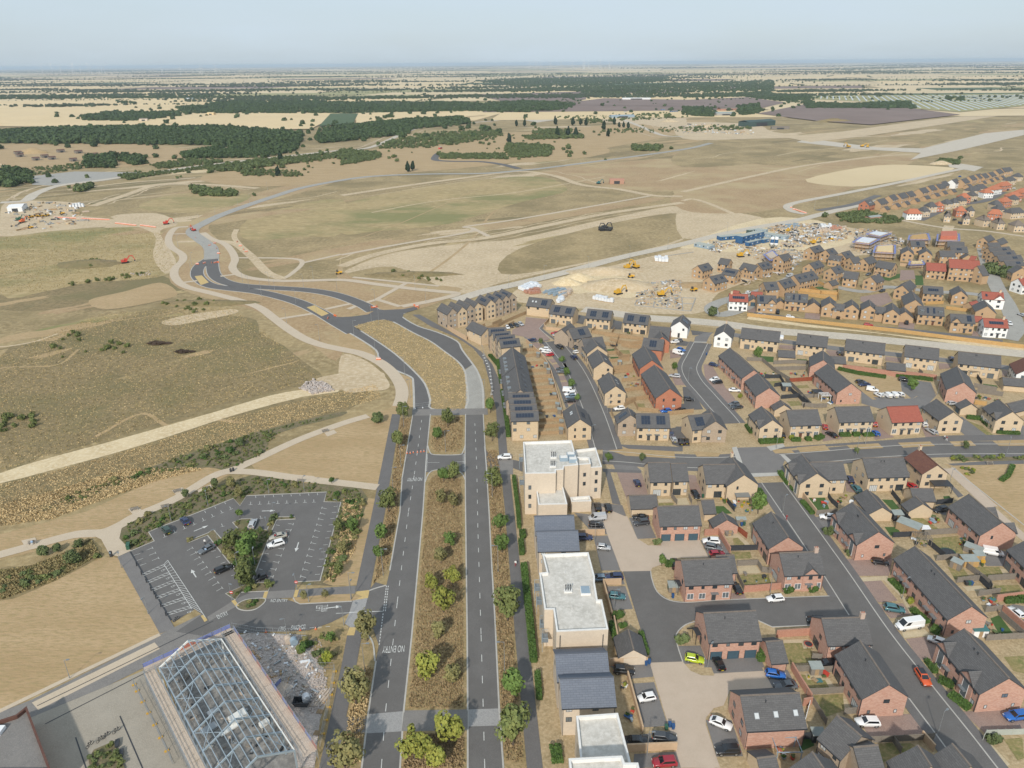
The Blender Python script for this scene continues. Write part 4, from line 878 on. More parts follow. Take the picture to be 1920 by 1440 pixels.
house('buff house with brown tiled roof, orange lichen ridge and dark garden awning','d3',735,5,950,190,7.6,BU,'brown_tile',f='S0',gb='2',chim=(.04,))
house('orange brick pair with two tall white-framed windows, white car at its side','d2',1185,606,1490,940,9.6,OB,f='F2',gb='m',xg=(('f',.14,3.8,1),('f',.84,3.8,1)),vents=2)
house('orange brick pair facing the field, white roof-racked van parked at its gable','d3',1297,515,1680,835,9.6,OB,f='R2',gb='1',xg=(('r',.3,3.8),('r',.85,3.8)))
house('orange brick house with glazed patio doors near the roof-racked van','d5',1985,50,2280,330,9.0,OB,f='R2',gb='m')
house('long orange brick terrace of four with zinc door canopies behind the white high-roof van','d5',690,140,1336,820,8.8,OB,f='F4',gb='m',vents=2)
house('orange brick pair with two tall white-framed windows beside the red-flowering front garden','p',1807.5,1178,1892.5,1271.5,9.4,OB,f='F2',gb='m',xg=(('f',.12,3.8,1),('f',.72,3.8,1)),vents=2)
house('orange brick house with open white patio door beside the street where the orange car drives','d8',1035,245,1365,742,8.8,OB,f='R2',gb='m',vents=1)
house('orange brick house with pointed front gable and chimney, white hatchback outside','d4',1325,100,1782,82,8.4,OB,f='F1',ga='p',xg=(('f',.66,3.6),),chim=(.92,),white=1,vents=1)
house('orange brick house with white-framed ground windows and a black outside stair','d4',220,180,762,157,9.2,OB,f='F1',ga='d',white=1,vents=1)
house('orange brick coach house with three blue garage doors and black outside stair','d4',472,775,1065,747,9.4,OB,f='G3',ga='d',vents=1)
house('orange brick house with chimney beside the cul-de-sac, pink trampoline in its garden','c9',780,598,1030,590,8.4,OB,f='R1',ga='p',chim=(.93,))
house('orange brick house with three rooflights above the parked white beetle-shaped car','d6',886,625,1556,592,9.2,OB,f='',ga='2',light=(('f',.2,1.6),('f',.53,1.7),('f',.87,1.8)),vents=1)
house('cream stone house with dark slate roof beside the pergola garden','c9',868,1142,1008,1262,8.4,'grey_brick',f='R1',hip=(0,0))
house('low cream range with broad slate roof below the drive with the white hatchback','c9',960,1322,1100,1310,9.4,'grey_brick',ev=4.2)
house('slate-roofed cream house next to the pergola, only its roof rising','c9',728,1346,800,1450,8.6,'grey_brick')
house('slate-roofed cream house with orange lichen on its ridge beside the timber fence','d7',725,1180,880,1420,9.0,'grey_brick')
house('slate-roofed cream house against the street kerb, joined by a lead valley to its neighbour','d7',1110,1160,1325,1420,9.0,'grey_brick')
gr=dict(st=1,name='garage',cat='garage',pitch=34)
house('buff garage with slate roof beside the dry verge and two dark cars','d1',235,532,545,524,6.4,BU,ga='',**gr)
house('small buff garage with slate roof beside the green lawn with stepping stones','d1',1045,585,1192,580,6.4,BU,**gr)
house('orange brick garage with orange-lichened ridge beside the red timber fence','d1',1288,715,1342,806,6.6,OB,gb='',**gr)
house('double buff garage under two stepped slate roofs behind the teal parked car','d2',1355,462,1530,665,6.4,BU,**gr)
house('buff garage with an oval plaque on its gable beside the flower patio','d3',697,540,787,626,6.8,BU,**gr)
house('buff garage behind the red parked car and the dark awning','d3',640,450,893,455,6.2,BU,**gr)
house('orange brick garage beside the ivy-clad hedge and bright blue car','d4',1172,1097,1366,1082,7.0,OB,**gr)
house('orange brick link garage with blue door beside the black car on a paved drive','d4',610,128,822,122,6.6,OB,f='G1',st=1,ev=2.6,name='garage',cat='garage')
house('cream garage with slate roof beside the lilac pergola','d6',1072,1328,1292,1302,6.4,'creamb',**gr)
house('pale buff gabled garage beside the hedge and blue wheelie bins','c13',925,425,966,576,5.6,'paleb',gb='',**gr)
house('orange brick terrace end nearest the white house, black canopies over its doors','c6',265,514,402,640,8.6,OB,f='F2',gb='')
house('orange brick terrace half stepping down beside the yellow-green shrub','p',1420.5,699,1442.8,726.8,8.6,OB,f='F2',gb='')
house('orange brick house with its gable above the washing line, blocking the alley','e7',858,338,866,447,8.8,OB,gb='')
house('orange brick terrace beside the parking court full of white vans','e7',908,490,1180,712,9.0,OB,f='R2',gb='m')
kw=dict(wall='creamb',f='R2',vents=2)
g5='slate-roofed pairs backing onto the haul road'
house('cream brick pair with grey patio set and young tree, second white house to its side','e7',-55,84,385,130,8.6,group=g5,**kw)
house('cream brick pair with wide white folding doors beside a low slate garage','e7',572,148,922,188,8.6,group=g5,**kw)
house('cream brick pair with pink upstairs curtains above the brick garden wall','e7',1120,211,1565,262,8.8,group=g5,**kw)
house('cream brick pair with curtained patio doors beside the clipped hedge','e8',392,42,835,92,8.8,group=g5,ga='1',**kw)
house('cream brick pair with small timber pergola at its back wall','e8',1072,127,1628,186,9.0,group=g5,ga='',**kw)
for lb,c,a in(('low slate garage beside the green lawn and young tree','e7',(352,333,548,346)),('low slate garage between orange gable and pink-curtained house','e7',(940,402,1114,412)),('low slate garage behind the long brick garden wall','e7',(1568,472,1790,492)),('low slate garage with garden sofa against its wall','e8',(1640,458,1960,485))):
 house(lb,c,*a,5.6,'creamb',**gr)
house('orange brick gabled house beside the parking court, white car at its foot','e8',1060,318,1150,526,9.4,OB,f='S0',gb='1')
house('white rendered gabled house with folding garden doors at the street end','c15',1680,290,1645,390,7.4,'render_white',gb='2',chim=(.04,))
house('white rendered gabled house facing the other white house across the junction','c15',1155,190,1118,272,7.6,'render_white',f='W0',gb='d',solar=(('r',.5,3,2),))
house('buff pair with lime green shrub by its front doors','e7',445,1013,800,1003,9.0,BU,f='F2',ga='1',white=1)
house('buff pair with three clipped hedges along its front','e7',990,977,1385,966,9.0,BU,f='F2',ga='1',white=1)
house('buff pair with bright red tiled roof on the tree-lined road','e8',152,842,556,826,9.2,BU,'red_tile',f='F2',ga='1',white=1)
house('buff gabled house at the junction corner behind low shrubs','e7',165,967,295,1122,7.8,BU,f='S0',gb='2',xg=(('f',.75,3.6),))
house('buff gabled house beside the asphalt drive, silver estate car at its left','e8',790,737,1020,906,8.2,BU,f='S0',gb='2')
house('buff gabled house wrapped by a clipped hedge near the red-roofed pair','e8',1590,742,1780,902,8.6,BU,f='F1',gb='2',xg=(('f',.8,3.8),),white=1)
house('small buff garage with dark side door beside the asphalt drive','e8',1170,737,1246,802,6.2,BU,f='G1',**gr)
house('small buff garage behind the hedge-wrapped house','e8',1700,800,1960,738,6.0,BU,**gr)
house('tiny buff garage behind the lime-shrub pair','e7',380,897,425,952,6.2,BU,**gr)
house('white rendered house with brown tiled roof at the end of the cream pairs','e8',1925,205,2020,340,8.4,'render_white','brown_tile',f='W0',gb='2')
RB_='red_brick'
house('red brick house with plain slate roof beside the pale back gardens','c15',690,562,785,736,9.2,RB_,f='W0',gb='')
house('large red brick house, wide slate roof, blue car at its gable','c15',812,790,1000,1076,9.6,RB_,f='W0',gb='3')
house('red brick house with square solar array on its near roof slope','c15',682,466,935,490,8.6,RB_,f='',gb='W0',solar=(('f',.5,3,2),))
house('red brick range with broad slate roof touching the white house','c15',762,322,1012,345,10.0,RB_)
house('red brick wing with skewed solar panels between the solar house and white house','c15',880,360,910,455,6.5,RB_,solar=(('r',.5,2,2),))
house('cream brick gabled house on the curved street with a narrow side door','c15',130,606,205,748,7.8,CM,f='W0',gb='d',light=(('r',.6,2),))
house('cream brick gabled house on the curved street, white car in front of its gable','c15',265,880,350,1046,7.8,CM,f='W0',gb='3',light=(('r',.4,2),('r',.6,2)))
house('cream brick gabled wing behind the two cream gables, trampoline garden at its side','e5',905,985,965,1066,8.8,CM,f='F2',gb='')
house('cream brick range with plain slate roof crossing the gabled wing','e5',782,990,1018,966,8.4,'grey_brick',f='F1')
house('grey brick house with square solar array by the paved turning head','e5',632,882,845,846,8.6,'grey_brick',f='F1',ga='d',solar=(('f',.58,3,2),))
house('grey brick rear wing tucked behind the solar house at the turning head','e5',556,884,662,812,7.0,'grey_brick',ga='W0')
kw=dict(wall='creamb',w_=8.4);g6='solar-roofed pairs at the site edge'
house('cream brick coach house on open carports with two rooflights and one solar array','e5',190,520,455,548,8.4,CM,f='U0',light=(('f',.22,2.2),('f',.36,2.2)),solar=(('f',.72,3,2),))
house('cream brick solar pair with walled back patios beside the coach house','e5',450,604,722,637,8.4,CM,f='R2',solar=(('f',.27,3,2),('f',.76,3,2)),group=g6)
house('cream brick solar pair between two short asphalt drives','e5',850,652,1132,677,8.4,CM,f='R2',solar=(('f',.27,3,2),('f',.76,3,2)),group=g6)
house('cream brick solar pair beside the white gabled house with red back doors','e5',1270,700,1552,729,8.4,CM,f='R2',solar=(('f',.27,3,2),('f',.76,3,2)),group=g6)
house('cream brick gabled coach house with twin rooflights behind the big flats','e6',1420,922,1502,1166,7.8,CM,gb='3',light=(('f',.36,2.0),('f',.46,2.0)),solar=(('r',.55,4,1),))
house('grey brick gabled corner house with solar panel on its left slope','c5',1610,850,1628,893,8.2,'grey_brick',gb='2',solar=(('f',.5,2,2),))
house('cream brick pair with twin solar arrays and white front paths','c5',1655,884,1845,886,8.2,CM,f='F2',solar=(('f',.28,3,2),('f',.74,3,2)))
house('cream brick house with solar array beside the junction','c6',28,897,165,884,8.4,CM,f='F1',ga='1',solar=(('f',.4,3,2),))
house('grey brick gabled corner house at the junction with the white front path','c6',150,858,186,928,8.0,'grey_brick',gb='2')
g7='three-storey gabled town houses in the stepped row';tk=dict(st=3,pitch=43,w_=5.4,gb='3',group=g7)
TR=[(180,305,310,372),(290,290,427,352),(385,266,522,327),(480,242,617,302),(637,206,772,267),(732,186,867,242),(822,162,952,217),(897,136,1027,192)]
ds=['first in the stepped gabled row, plain side wall to the footway','second in the stepped gabled row, buff front and plain slate roof','third in the stepped gabled row, grey front and plain slate roof','fourth in the stepped gabled row, last with a plain roof','fifth in the stepped gabled row, first with a solar roof','sixth in the stepped gabled row, grey front under a solar roof','seventh in the stepped gabled row, buff front under a solar roof','last in the stepped gabled row by the haul road']
for i,q in enumerate(TR):
 house('town house, '+ds[i],'c14',*q,wall='grey_brick' if i%2==0 and i!=4 or i in(5,7)else CM,f='S0' if i==0 else '',solar=(('f',.5,5,1),)if i>3 else(),**tk)
house('cream brick house with plain slate roof at the bend of the footway','c14',545,522,736,607,7.0,CM,f='U0',gb='1')
g8='narrow solar-roofed town houses with street gables'
for i,q in enumerate([(738,606,955,596),(785,660,1005,642),(830,706,1056,684),(866,752,1110,727)]):
 house('narrow town house with one long solar strip, '+['next to the plain-roofed house at the bend','second of four from the bend','third of four from the bend','beside the dormered terrace'][i],'c14',*q,5.5,CM if i%2 else 'grey_brick',st=3,pitch=40,ga='3',f='',solar=(('f',.5,6,1),),group=g8)
house('long slate-roofed terrace with four zinc dormers, verge facing the lower terrace','e6',482,82,536,366,10.0,'grey_brick',ev=6.6,pitch=40,f='F4',gb='',st=2,dorm=(('f',.3),('f',.5),('f',.7),('f',.88)),solar=(('r',.25,2,1),('r',.45,2,1),('r',.65,2,1),('r',.85,2,1)))
house('lower slate-roofed terrace with four zinc dormers and scattered solar panels','e6',538,372,604,722,10.0,'grey_brick',ev=6.6,pitch=40,f='F4',gb='',st=2,dorm=(('f',.2),('f',.4),('f',.66),('f',.88)),solar=(('r',.2,2,1),('r',.42,2,1),('r',.64,2,1),('r',.86,2,1)))
for i,q in enumerate([(420,768,806,762),(435,853,832,846),(450,948,852,940),(457,1048,877,1037)]):
 house('narrow town house with one long solar strip, '+['against the dormered terrace','second of four from the dormered terrace','third of four from the dormered terrace','end of row near the flats'][i],'e6',*q,5.7,CM,st=3,pitch=36,ga='2',f='W0' if i<3 else 'S0',solar=(('f',.5,6,1),),group=g8)
SB='slate_blue';PB='paleb'
for lb,c,q in(('pale brick town house with blue-grey roof against the tall flats','c12',(330,893,727,884)),('pale brick town house with blue-grey roof and black balcony beside the long flat roof','c12',(352,1046,768,1036)),('pale brick town house with blue-grey roof behind the planter balcony','c8',(1202,797,1497,786)),('pale brick town house with blue-grey roof and glazed corner balcony','c8',(1228,937,1532,926))):
 hh=house(lb,c,*q,8.2,PB,SB,st=3,ev=7.2,pitch=34,f='S0',ga='1')
TB='tan_brick';n1='new tan brick houses on the building site estate'
def nh(lb,c,a,w_=7.6,**k):
 k.setdefault('wall',TB);k.setdefault('f','W0');k.setdefault('ga','2');k.setdefault('gb','2');k.setdefault('far',1)
 return house(lb,c,*a,w_,group=k.pop('group',n1),**k)
nh('new tan house with one small solar square, outermost towards the spoil','e1',(168,468,290,434),7.2,solar=(('f',.5,2,1),))
nh('new tan house with plain slate roof behind the solar houses','e1',(425,380,545,398),7)
nh('new tan pair with two small solar squares by the brown earth','e1',(298,592,450,557),8.2,solar=(('f',.3,2,1),('f',.75,2,1)))
nh('new tan house with long solar strip and tall gable','e1',(478,488,635,518),7.6,solar=(('f',.5,6,1),),st=2)
nh('new tan house with front dormer gable and bay windows','e1',(682,432,850,468),7.6,xg=(('f',.45,3.4),))
nh('new tan pair with two solar squares beside the red tarpaulin','e1',(845,442,962,415),7.8,solar=(('f',.3,2,1),('f',.75,2,1)))
nh('new tan three-storey house beside the pink membrane roof','e1',(1082,352,1190,326),7.2,st=3,xg=(('f',.6,3),))
nh('new tan house with one solar square at the road bend','e1',(905,655,1055,646),8.2,solar=(('f',.55,2,1),),f='U0')
nh('new tan terrace pair with two solar squares along the concrete road','e1',(1078,640,1215,602),8.2,solar=(('f',.3,2,1),('f',.7,2,1)),ga='')
nh('long new tan terrace with three solar squares and fenced gardens','e1',(1250,575,1470,524),8.4,solar=(('f',.15,2,1),('f',.45,2,1),('f',.78,2,1)),ga='')
nh('new tan house with solar square opposite the terrace','e1',(1425,442,1540,405),7.2,solar=(('f',.5,2,1),))
nh('new tan house standing alone beside the site road','e1',(1430,262,1545,233),7.6,solar=(('f',.5,2,1),))
nh('new tan house with low linking roof, first beside the material stacks','e1',(1610,290,1695,266),7.4,solar=(('f',.5,2,1),));nh('new tan house with low linking roof, second beside the material stacks','e1',(1785,322,1880,296),7.4,solar=(('f',.5,2,1),))
nh('low link between the two tan houses, with carports','e1',(1660,340,1800,360),6,ev=4.2,f='W0')
nh('new tan house with plain garage beside the fenced lawns','e1',(1665,490,1770,463),7.4,solar=(('f',.6,2,1),))
nh('wide new tan house facing the fenced lawns','e1',(1825,525,1990,545),8)
nh('small tan garage on the green lawn','e1',(1640,645,1720,622),5,st=1,f='',ga='',gb='',name='garage',cat='garage')
nh('white rendered house with red roof and long solar strip by the road bend','e1',(522,780,738,790),7.6,wall='render_white',roof='red_tile',f='F1',solar=(('f',.5,6,1),),chim=(.12,),group=None)
nh('small red roof behind the white house at the road bend','e1',(575,745,640,755),6,roof='red_tile',st=1,f='',ga='',gb='')
nh('long low red roof of a garage behind the white house','e1',(770,760,900,765),6,roof='red_tile',st=1,f='',ga='',gb='',name='garage',cat='garage')
nh('new tan house with front gable next to the white house','e1',(838,797,1055,806),7.8,f='F1',xg=(('f',.76,4.4),),solar=(('f',.22,2,2),))
nh('small slate garage with open door between white house and tan house','e1',(790,792,800,838),4.6,st=1,f='',gb='g',ga='',name='garage',cat='garage')
nh('slate carport roof between two tan houses, dark car beneath','e1',(1095,822,1105,860),5.2,st=1,f='',gb='',ga='',name='carport',cat='carport')
nh('new tan pair with two upright solar strips and box dormers','e1',(1155,772,1415,792),8.0,f='F2',dorm=(('f',.15),('f',.84)),solar=(('f',.38,1,2),('f',.64,1,2)))
nh('wide slate carport beside the box-dormered pair','e1',(1465,828,1480,880),8.0,st=1,f='',gb='',ga='',name='carport',cat='carport')
g9='linked tan houses with twin gables'
for lb,c,a in(('first twin-gabled tan house beside the wide carport','e1',(1650,812,1662,882)),('second twin-gabled tan house above the dark carport arch','e1',(1902,845,1912,905)),('third twin-gabled tan house with white ground windows','e2',(178,848,192,916)),('fourth twin-gabled tan house before the open carport','e2',(438,882,448,958))):
 nh(lb,c,a,6.8,f='',group=g9)
nh('linking range over the first carport arch','e1',(1700,890,1830,905),6,ev=4.4,f='U0',ga='',gb='',group=g9);nh('linking range over the second carport arch','e2',(245,925,370,935),6,ev=4.4,f='U0',ga='',gb='',group=g9)
nh('open slate carport with two cars beside the fourth gable','e2',(570,930,590,985),8,st=1,f='',ga='',gb='',name='carport',cat='carport')
nh('tan gabled house deep behind the twin gables','e2',(660,752,702,850),8.4,gb='1')
nh('tan pair with two upright solar strips and box dormers, by the long timber fence','e2',(722,917,1022,938),8.0,f='F2',dorm=(('f',.15),('f',.86)),solar=(('f',.38,1,2),('f',.62,1,2)))
nh('tan house with front gable and square solar array near the second white house','e2',(1085,1007,1360,1022),7.6,f='F1',xg=(('f',.2,4.2),),solar=(('f',.78,2,2),))
nh('white rendered house with red roof, solar strip and chimney beside the timber fence','e2',(1457,1057,1732,1072),7.6,wall='render_white',roof='red_tile',f='F1',solar=(('f',.52,6,1),),chim=(.86,),group=None)
nh('tan house with wide solar strip in the middle of the new estate','e2',(782,692,1012,707),7.8,f='F1',solar=(('f',.5,5,1),))
nh('tan gabled house beside the second white house','e2',(1182,692,1216,752),7.0)
nh('white rendered house with red roof and cross gable by the concrete turning','e2',(1440,757,1690,772),7.4,wall='render_white',roof='red_tile',f='W0',xg=(('f',.78,5),),solar=(('f',.2,1,1),),chim=(.86,),group=None)
nh('tan gabled house with plain slate roof before the cross-gabled white house','e2',(1470,852,1512,922),8.6,gb='1')
nh('small red-roofed garage beside the plain tan gable','e2',(1300,880,1390,860),5,roof='red_tile',st=1,f='',ga='',gb='',name='garage',cat='garage')
nh('red-roofed garage behind the solar white house','e2',(1370,1035,1440,1040),5,roof='red_tile',st=1,f='',ga='',gb='',name='garage',cat='garage')
nh('tan house with skewed roof window beside the paved parking court','e2',(555,690,640,626),7.2,ga='2');nh('tan house with garage court and chimney','e2',(195,590,290,556),7.4,chim=(.6,))
nh('wide tan house with three dormer windows above the paved court','e2',(282,407,480,442),8,f='F2');nh('tan house half behind the wide dormered house','e2',(115,388,215,357),7.2);nh('tan house at the site edge under the scaffold','e2',(-40,375,60,365),7.2)
nh('tan gabled house, nearest of two to the scaffold','e2',(610,246,622,292),7.0);nh('tan gabled house, second of two behind the red-roofed flats','e2',(814,260,828,302),7.0)
nh('tan house with tall solar strip behind the gabled pair','e2',(640,187,802,191),7.6,solar=(('f',.5,2,2),));nh('tan house with blue-slate roof behind the flats','e2',(963,297,1140,301),7.4);nh('tan house with wide slate roof at the end of the new street','e2',(1055,192,1250,202),8)
nh('tan house with solar square at the end of the new street','e2',(1085,247,1280,252),8,solar=(('f',.5,3,1),));nh('tan garage with slate roof beside the flats','e2',(1240,310,1300,345),6,st=1,f='',ga='',gb='',name='garage',cat='garage')
nh('tan flats wing under a plain red tiled roof with balcony','e2',(820,432,1045,446),9.0,roof='red_tile',f='F1',group=None)
nh('tan three-storey flats under a long red tiled roof with open balconies','e2',(1075,392,1422,412),10.0,roof='red_tile',st=3,f='F2',group=None);nh('tan flats corner under a steep dark slate slope','e2',(1395,470,1470,460),9,st=3,ev=5.2,pitch=45,f='',group=None)
nh('red-tiled annex behind the three-storey flats','e2',(1330,355,1390,365),7,roof='red_tile')
g10='tan houses in the row facing the new concrete street'
for i,a in enumerate([(1465,150,1545,118),(1500,210,1640,206),(1515,268,1755,252),(1560,312,1805,295),(1612,355,1885,345),(1690,415,1900,402),(1610,180,1690,150)]):
 nh(ORD[i]+' tan gabled house along the new concrete street from its heath end','e2',a,6.6,f='',ga='2',solar=(('f',.7,3,1),)if 1<i<6 else(),group=g10)
nh('tan gabled house at the near end of the new street row','e2',(1840,458,1905,492),8.4,gb='1');nh('white rendered house with red roof at the new street corner','e2',(1855,612,2000,600),7.6,wall='render_white',roof='red_tile',solar=(('f',.5,3,1),),chim=(.2,),group=None)
def fh(c,a,wall,roof,w_=8.0,hip=(0,0),kind=''):
 n=ORD[NK.get(kind,0)];NK[kind]=NK.get(kind,0)+1
 lb,g={'row':(n+' tan house from the red brick end house in the far row','far row of tan houses'),'garage':(n+' small slate garage from the red brick end house, behind the far row','far garages'),'red':('house with orange clay roof in the distant estate','distant clay-roofed houses'),
'dark':('buff house with dark roof in the distant estate','distant dark-roofed houses'),'cream':(n+' cream hipped-roof house from the brick substation, facing the heath path','cream houses facing the heath')}[kind]
 return house(lb,c,*a,w_,wall,roof,st=1 if kind=='garage' else 2,f='' if kind=='garage' else 'W0',ga='' if kind in('garage','row')else '1',hip=hip,far=1,pitch=38,group=g,name='garage' if kind=='garage' else 'house',cat='garage' if kind=='garage' else 'house',fr='chalk')
house('red brick end house of the far row with twin rooflights','e3',128,577,197,560,9,'red_brick',f='W0',ga='2',far=1,light=(('f',.4,2),('f',.6,2)))
for a in[(265,567,350,545),(398,522,462,502),(498,502,580,481),(593,482,662,464),(738,442,812,425),(838,412,902,398),(928,396,1002,380),(988,367,1042,351),(1213,336,1272,320),(1298,302,1352,289),(1378,282,1432,270),(1438,277,1492,265),(1518,262,1572,250),(1598,232,1652,216),(1668,208,1765,199)]:fh('e3',a,'tan_brick','slate',8.6,kind='row')
house('single white rendered house in the far row of tan houses','e3',1108,342,1162,325,8.6,'render_white',f='W0',ga='',far=1)
for a in[(345,645,385,636),(470,612,510,602),(575,588,615,578),(685,555,725,545),(795,525,845,515),(910,495,955,487),(1000,470,1040,462),(1100,450,1140,442),(1280,395,1320,387),(1450,355,1480,350),(1530,335,1560,328),(1590,315,1620,308),(1660,298,1690,292)]:fh('e3',a,'tan_brick','slate',5.6,kind='garage')
for a,wl in[((590,667,765,668),'render_white'),((928,582,1012,582),'red_brick'),((1195,492,1312,492),'red_brick'),((1450,442,1562,440),'render_white'),((1542,412,1640,396),'render_white'),((1642,370,1752,356),'red_brick'),((1152,637,1272,640),'red_brick'),((1522,667,1692,680),'red_brick'),((1662,542,1752,532),'red_brick'),((1752,482,1872,472),'red_brick'),((1862,442,1940,430),'red_brick')]:fh('e3',a,wl,'clay_tile',8,hip=(.7,.7),kind='red')
for a in[(760,642,840,637),(832,592,930,590),(1012,562,1092,556),(1102,547,1172,545),(1172,527,1250,521),(1302,472,1372,466),(1722,312,1802,300),(1292,422,1402,410),(1372,396,1482,386),(1282,632,1372,636),(1562,572,1662,570),(1772,516,1832,506),(1592,622,1702,620),(1742,662,1902,650),(1822,268,1882,262)]:fh('e3',a,'buff_brick','slate',8,hip=(.6,.6),kind='dark')
for a in[(1032,687,1112,692),(1242,712,1322,716),(1432,737,1512,732),(1602,767,1692,767),(1792,792,1920,792)]:fh('e3',a,'buff_brick','grey_tile',8.6,hip=(.8,.8),kind='cream')
# FLATS with flat roofs and parapets
def flats(label,parts,cat='apartment block',wall=PB,wins=(),name='apartment_block',pm='parapet',dm='roof_deck'):
 P0=GP(*parts[0][:2],parts[0][2]);cx=sum(p.x for p in P0)/len(P0);cy=sum(p.y for p in P0)/len(P0)
 h=thing(name,label,cat,(cx,cy,0))
 for c,pts,z in parts:
  P=[(p.x-cx,p.y-cy)for p in GP(c,pts,z)];a=sum(P[i][0]*P[(i+1)%len(P)][1]-P[(i+1)%len(P)][0]*P[i][1]for i in range(len(P)))
  if a<0:P=P[::-1]
  n=len(P);t=.38
  ins=[]
  for i in range(n):
   p0,p1,p2=Vector(P[i-1]),Vector(P[i]),Vector(P[(i+1)%n]);d1=(p1-p0).normalized();d2=(p2-p1).normalized();n1_=Vector((-d1.y,d1.x));n2_=Vector((-d2.y,d2.x));b=(n1_+n2_);b=b/max(.3,b.length_squared)*2
   ins.append(tuple(p1+b*t))
  mb=MB();u=0
  for i in range(n):
   p,q=P[i],P[(i+1)%n];l=hypot(q[0]-p[0],q[1]-p[1]);mb.add([(p[0],p[1],0),(q[0],q[1],0),(q[0],q[1],z),(p[0],p[1],z)],0,[(u,0),(u+l,0),(u+l,z),(u,z)]);u+=l
  mb.build('wall',[wall],h)
  mb=MB()
  for i in range(n):
   p,q,pi,qi=P[i],P[(i+1)%n],ins[i],ins[(i+1)%n]
   mb.add([p+(z,),q+(z,),qi+(z,),pi+(z,)]);mb.add([qi+(z-.75,),pi+(z-.75,),pi+(z,),qi+(z,)]);mb.add([p+(z-.12,),q+(z-.12,),q+(z,),p+(z,)])
   d=Vector((q[0]-p[0],q[1]-p[1])).normalized();o=Vector((d.y,-d.x))*.04;mb.add([(p[0]+o.x,p[1]+o.y,z-.14),(q[0]+o.x,q[1]+o.y,z-.14),(q[0]+o.x,q[1]+o.y,z+.005),(p[0]+o.x,p[1]+o.y,z+.005)])
  mb.build('parapet',[pm],h)
  mb=MB();mb.add([p+(z-.75,)for p in ins]);mb.build('roof_deck',[dm],h)
 def facing(c,p,q,z):return G(c,*p,z),G(c,*q,z)
 for c,p,q,zt,rows,n,w2,hh in wins:
  A,B=facing(c,p,q,zt);d=(B-A);L=d.length;d/=L;ang=atan2(d.y,d.x)
  for z in rows:
   for i in range(n):
    pt=A+d*(L*(i+.5)/n);o=ob('window',win_mesh(w2,hh,'ink' if hh<3 else 'chalk',1),h,(pt.x-cx+d.y*.1,pt.y-cy-d.x*.1,z),ang);ob('pane',pane_mesh(w2,hh,rng.choice(['glass','glass_mid'])),o)
 return h,cx,cy
F1,fx,fy=flats('tall pale brick flats with stepped flat roofs and balconies beside the boulevard',[
('c12',[217,152,703,135,768,380,628,392,622,425,548,430,545,462,236,466],13.4),
('c12',[740,232,945,208,1006,400,780,415,730,300],10.6),
('c12',[628,392,780,378,895,370,880,305,720,300,640,340],12.0),
('c12',[340,575,600,530,660,772,370,778],7.6),
('c12',[688,705,882,690,900,742,700,748],3.6)],wins=[('c12',(240,466),(330,463),13.4,(2.2,5.2,8.2),1,.8,1.3),('c12',(690,384),(770,379),12.0,(3.4,),1,1.1,7.6),('c12',(790,378),(880,371),12.0,(5.0,8.0),1,.8,1.2),('c12',(905,405),(1000,400),10.6,(2.4,5.2,8.0),1,.8,1.3)])
def roofkit(h,cx,cy,c,items,z):
 for nm,x,y,k in items:
  p=G(c,x,y,z);mb=MB()
  if k=='v':
   mb.box(-.9,.9,-.5,.5,0,.35,0)
   for a in(-.5,0,.5):mb.cone((a,0,.3),(a,0,1.7),.1,.1,6,1);mb.cone((a,0,1.7),(a,0,1.9),.17,.14,6,1)
  elif k=='b':mb.box(-1.1,1.1,-1.3,1.3,0,.5,0);mb.box(-.95,.95,-1.15,1.15,.5,.62,2)
  elif k=='p':mb.cone((0,0,0),(0,0,.8),.05,.05,6,0)
  elif k=='u':mb.box(-1.2,1.2,-.8,.8,0,1.1,2);mb.box(-1,1,-.6,.6,1.1,1.25,0)
  mb.build(nm,['parapet','ink','greyblue'],h,(p.x-cx,p.y-cy,z))
roofkit(F1,fx,fy,'c12',[('vent_stack',520,310,'v'),('vent_stack',515,400,'v'),('roof_unit',695,300,'u'),('roof_unit',625,335,'u'),('roof_unit',715,350,'u'),('pipe_vent',475,235,'p'),('pipe_vent',495,240,'p')],12.65)
F2,gx,gy=flats('long pale brick flats with a streaked flat roof and stacked balconies along the hedge',[
('c8',[1130,237,1390,226,1426,362,1426,398,1442,492,1466,492,1502,658,1210,672,1192,547,1142,547,1113,342,1155,337],10.2)])
roofkit(F2,gx,gy,'c8',[('vent_stack',1275,448,'v'),('roof_hatch',1372,448,'b'),('pipe_vent',1250,255,'p'),('pipe_vent',1258,348,'p'),('pipe_vent',1298,545,'p')],9.45)
for p in((1230,690),(1472,685)):
 mb=MB();q=G('c8',p[0],p[1],9.6);mb.bar((0,0,0),(0,0,9.3),.12,.12);mb.build('downpipe',['ink'],F2,(q.x-gx,q.y-gy-.12,.1))
F3,kx,ky=flats('pale brick flats with white-patched flat roof beside the corner balcony house',[('c8',[1320,1147,1556,1130,1640,1450,1352,1470],9.4)])
F4,lx,ly=flats('pale brick flats nearest the boulevard end, white parapets stepping down',[('c8',[1278,1386,1580,1370,1595,1410,1670,1410,1690,1500,1290,1500],12.4)])
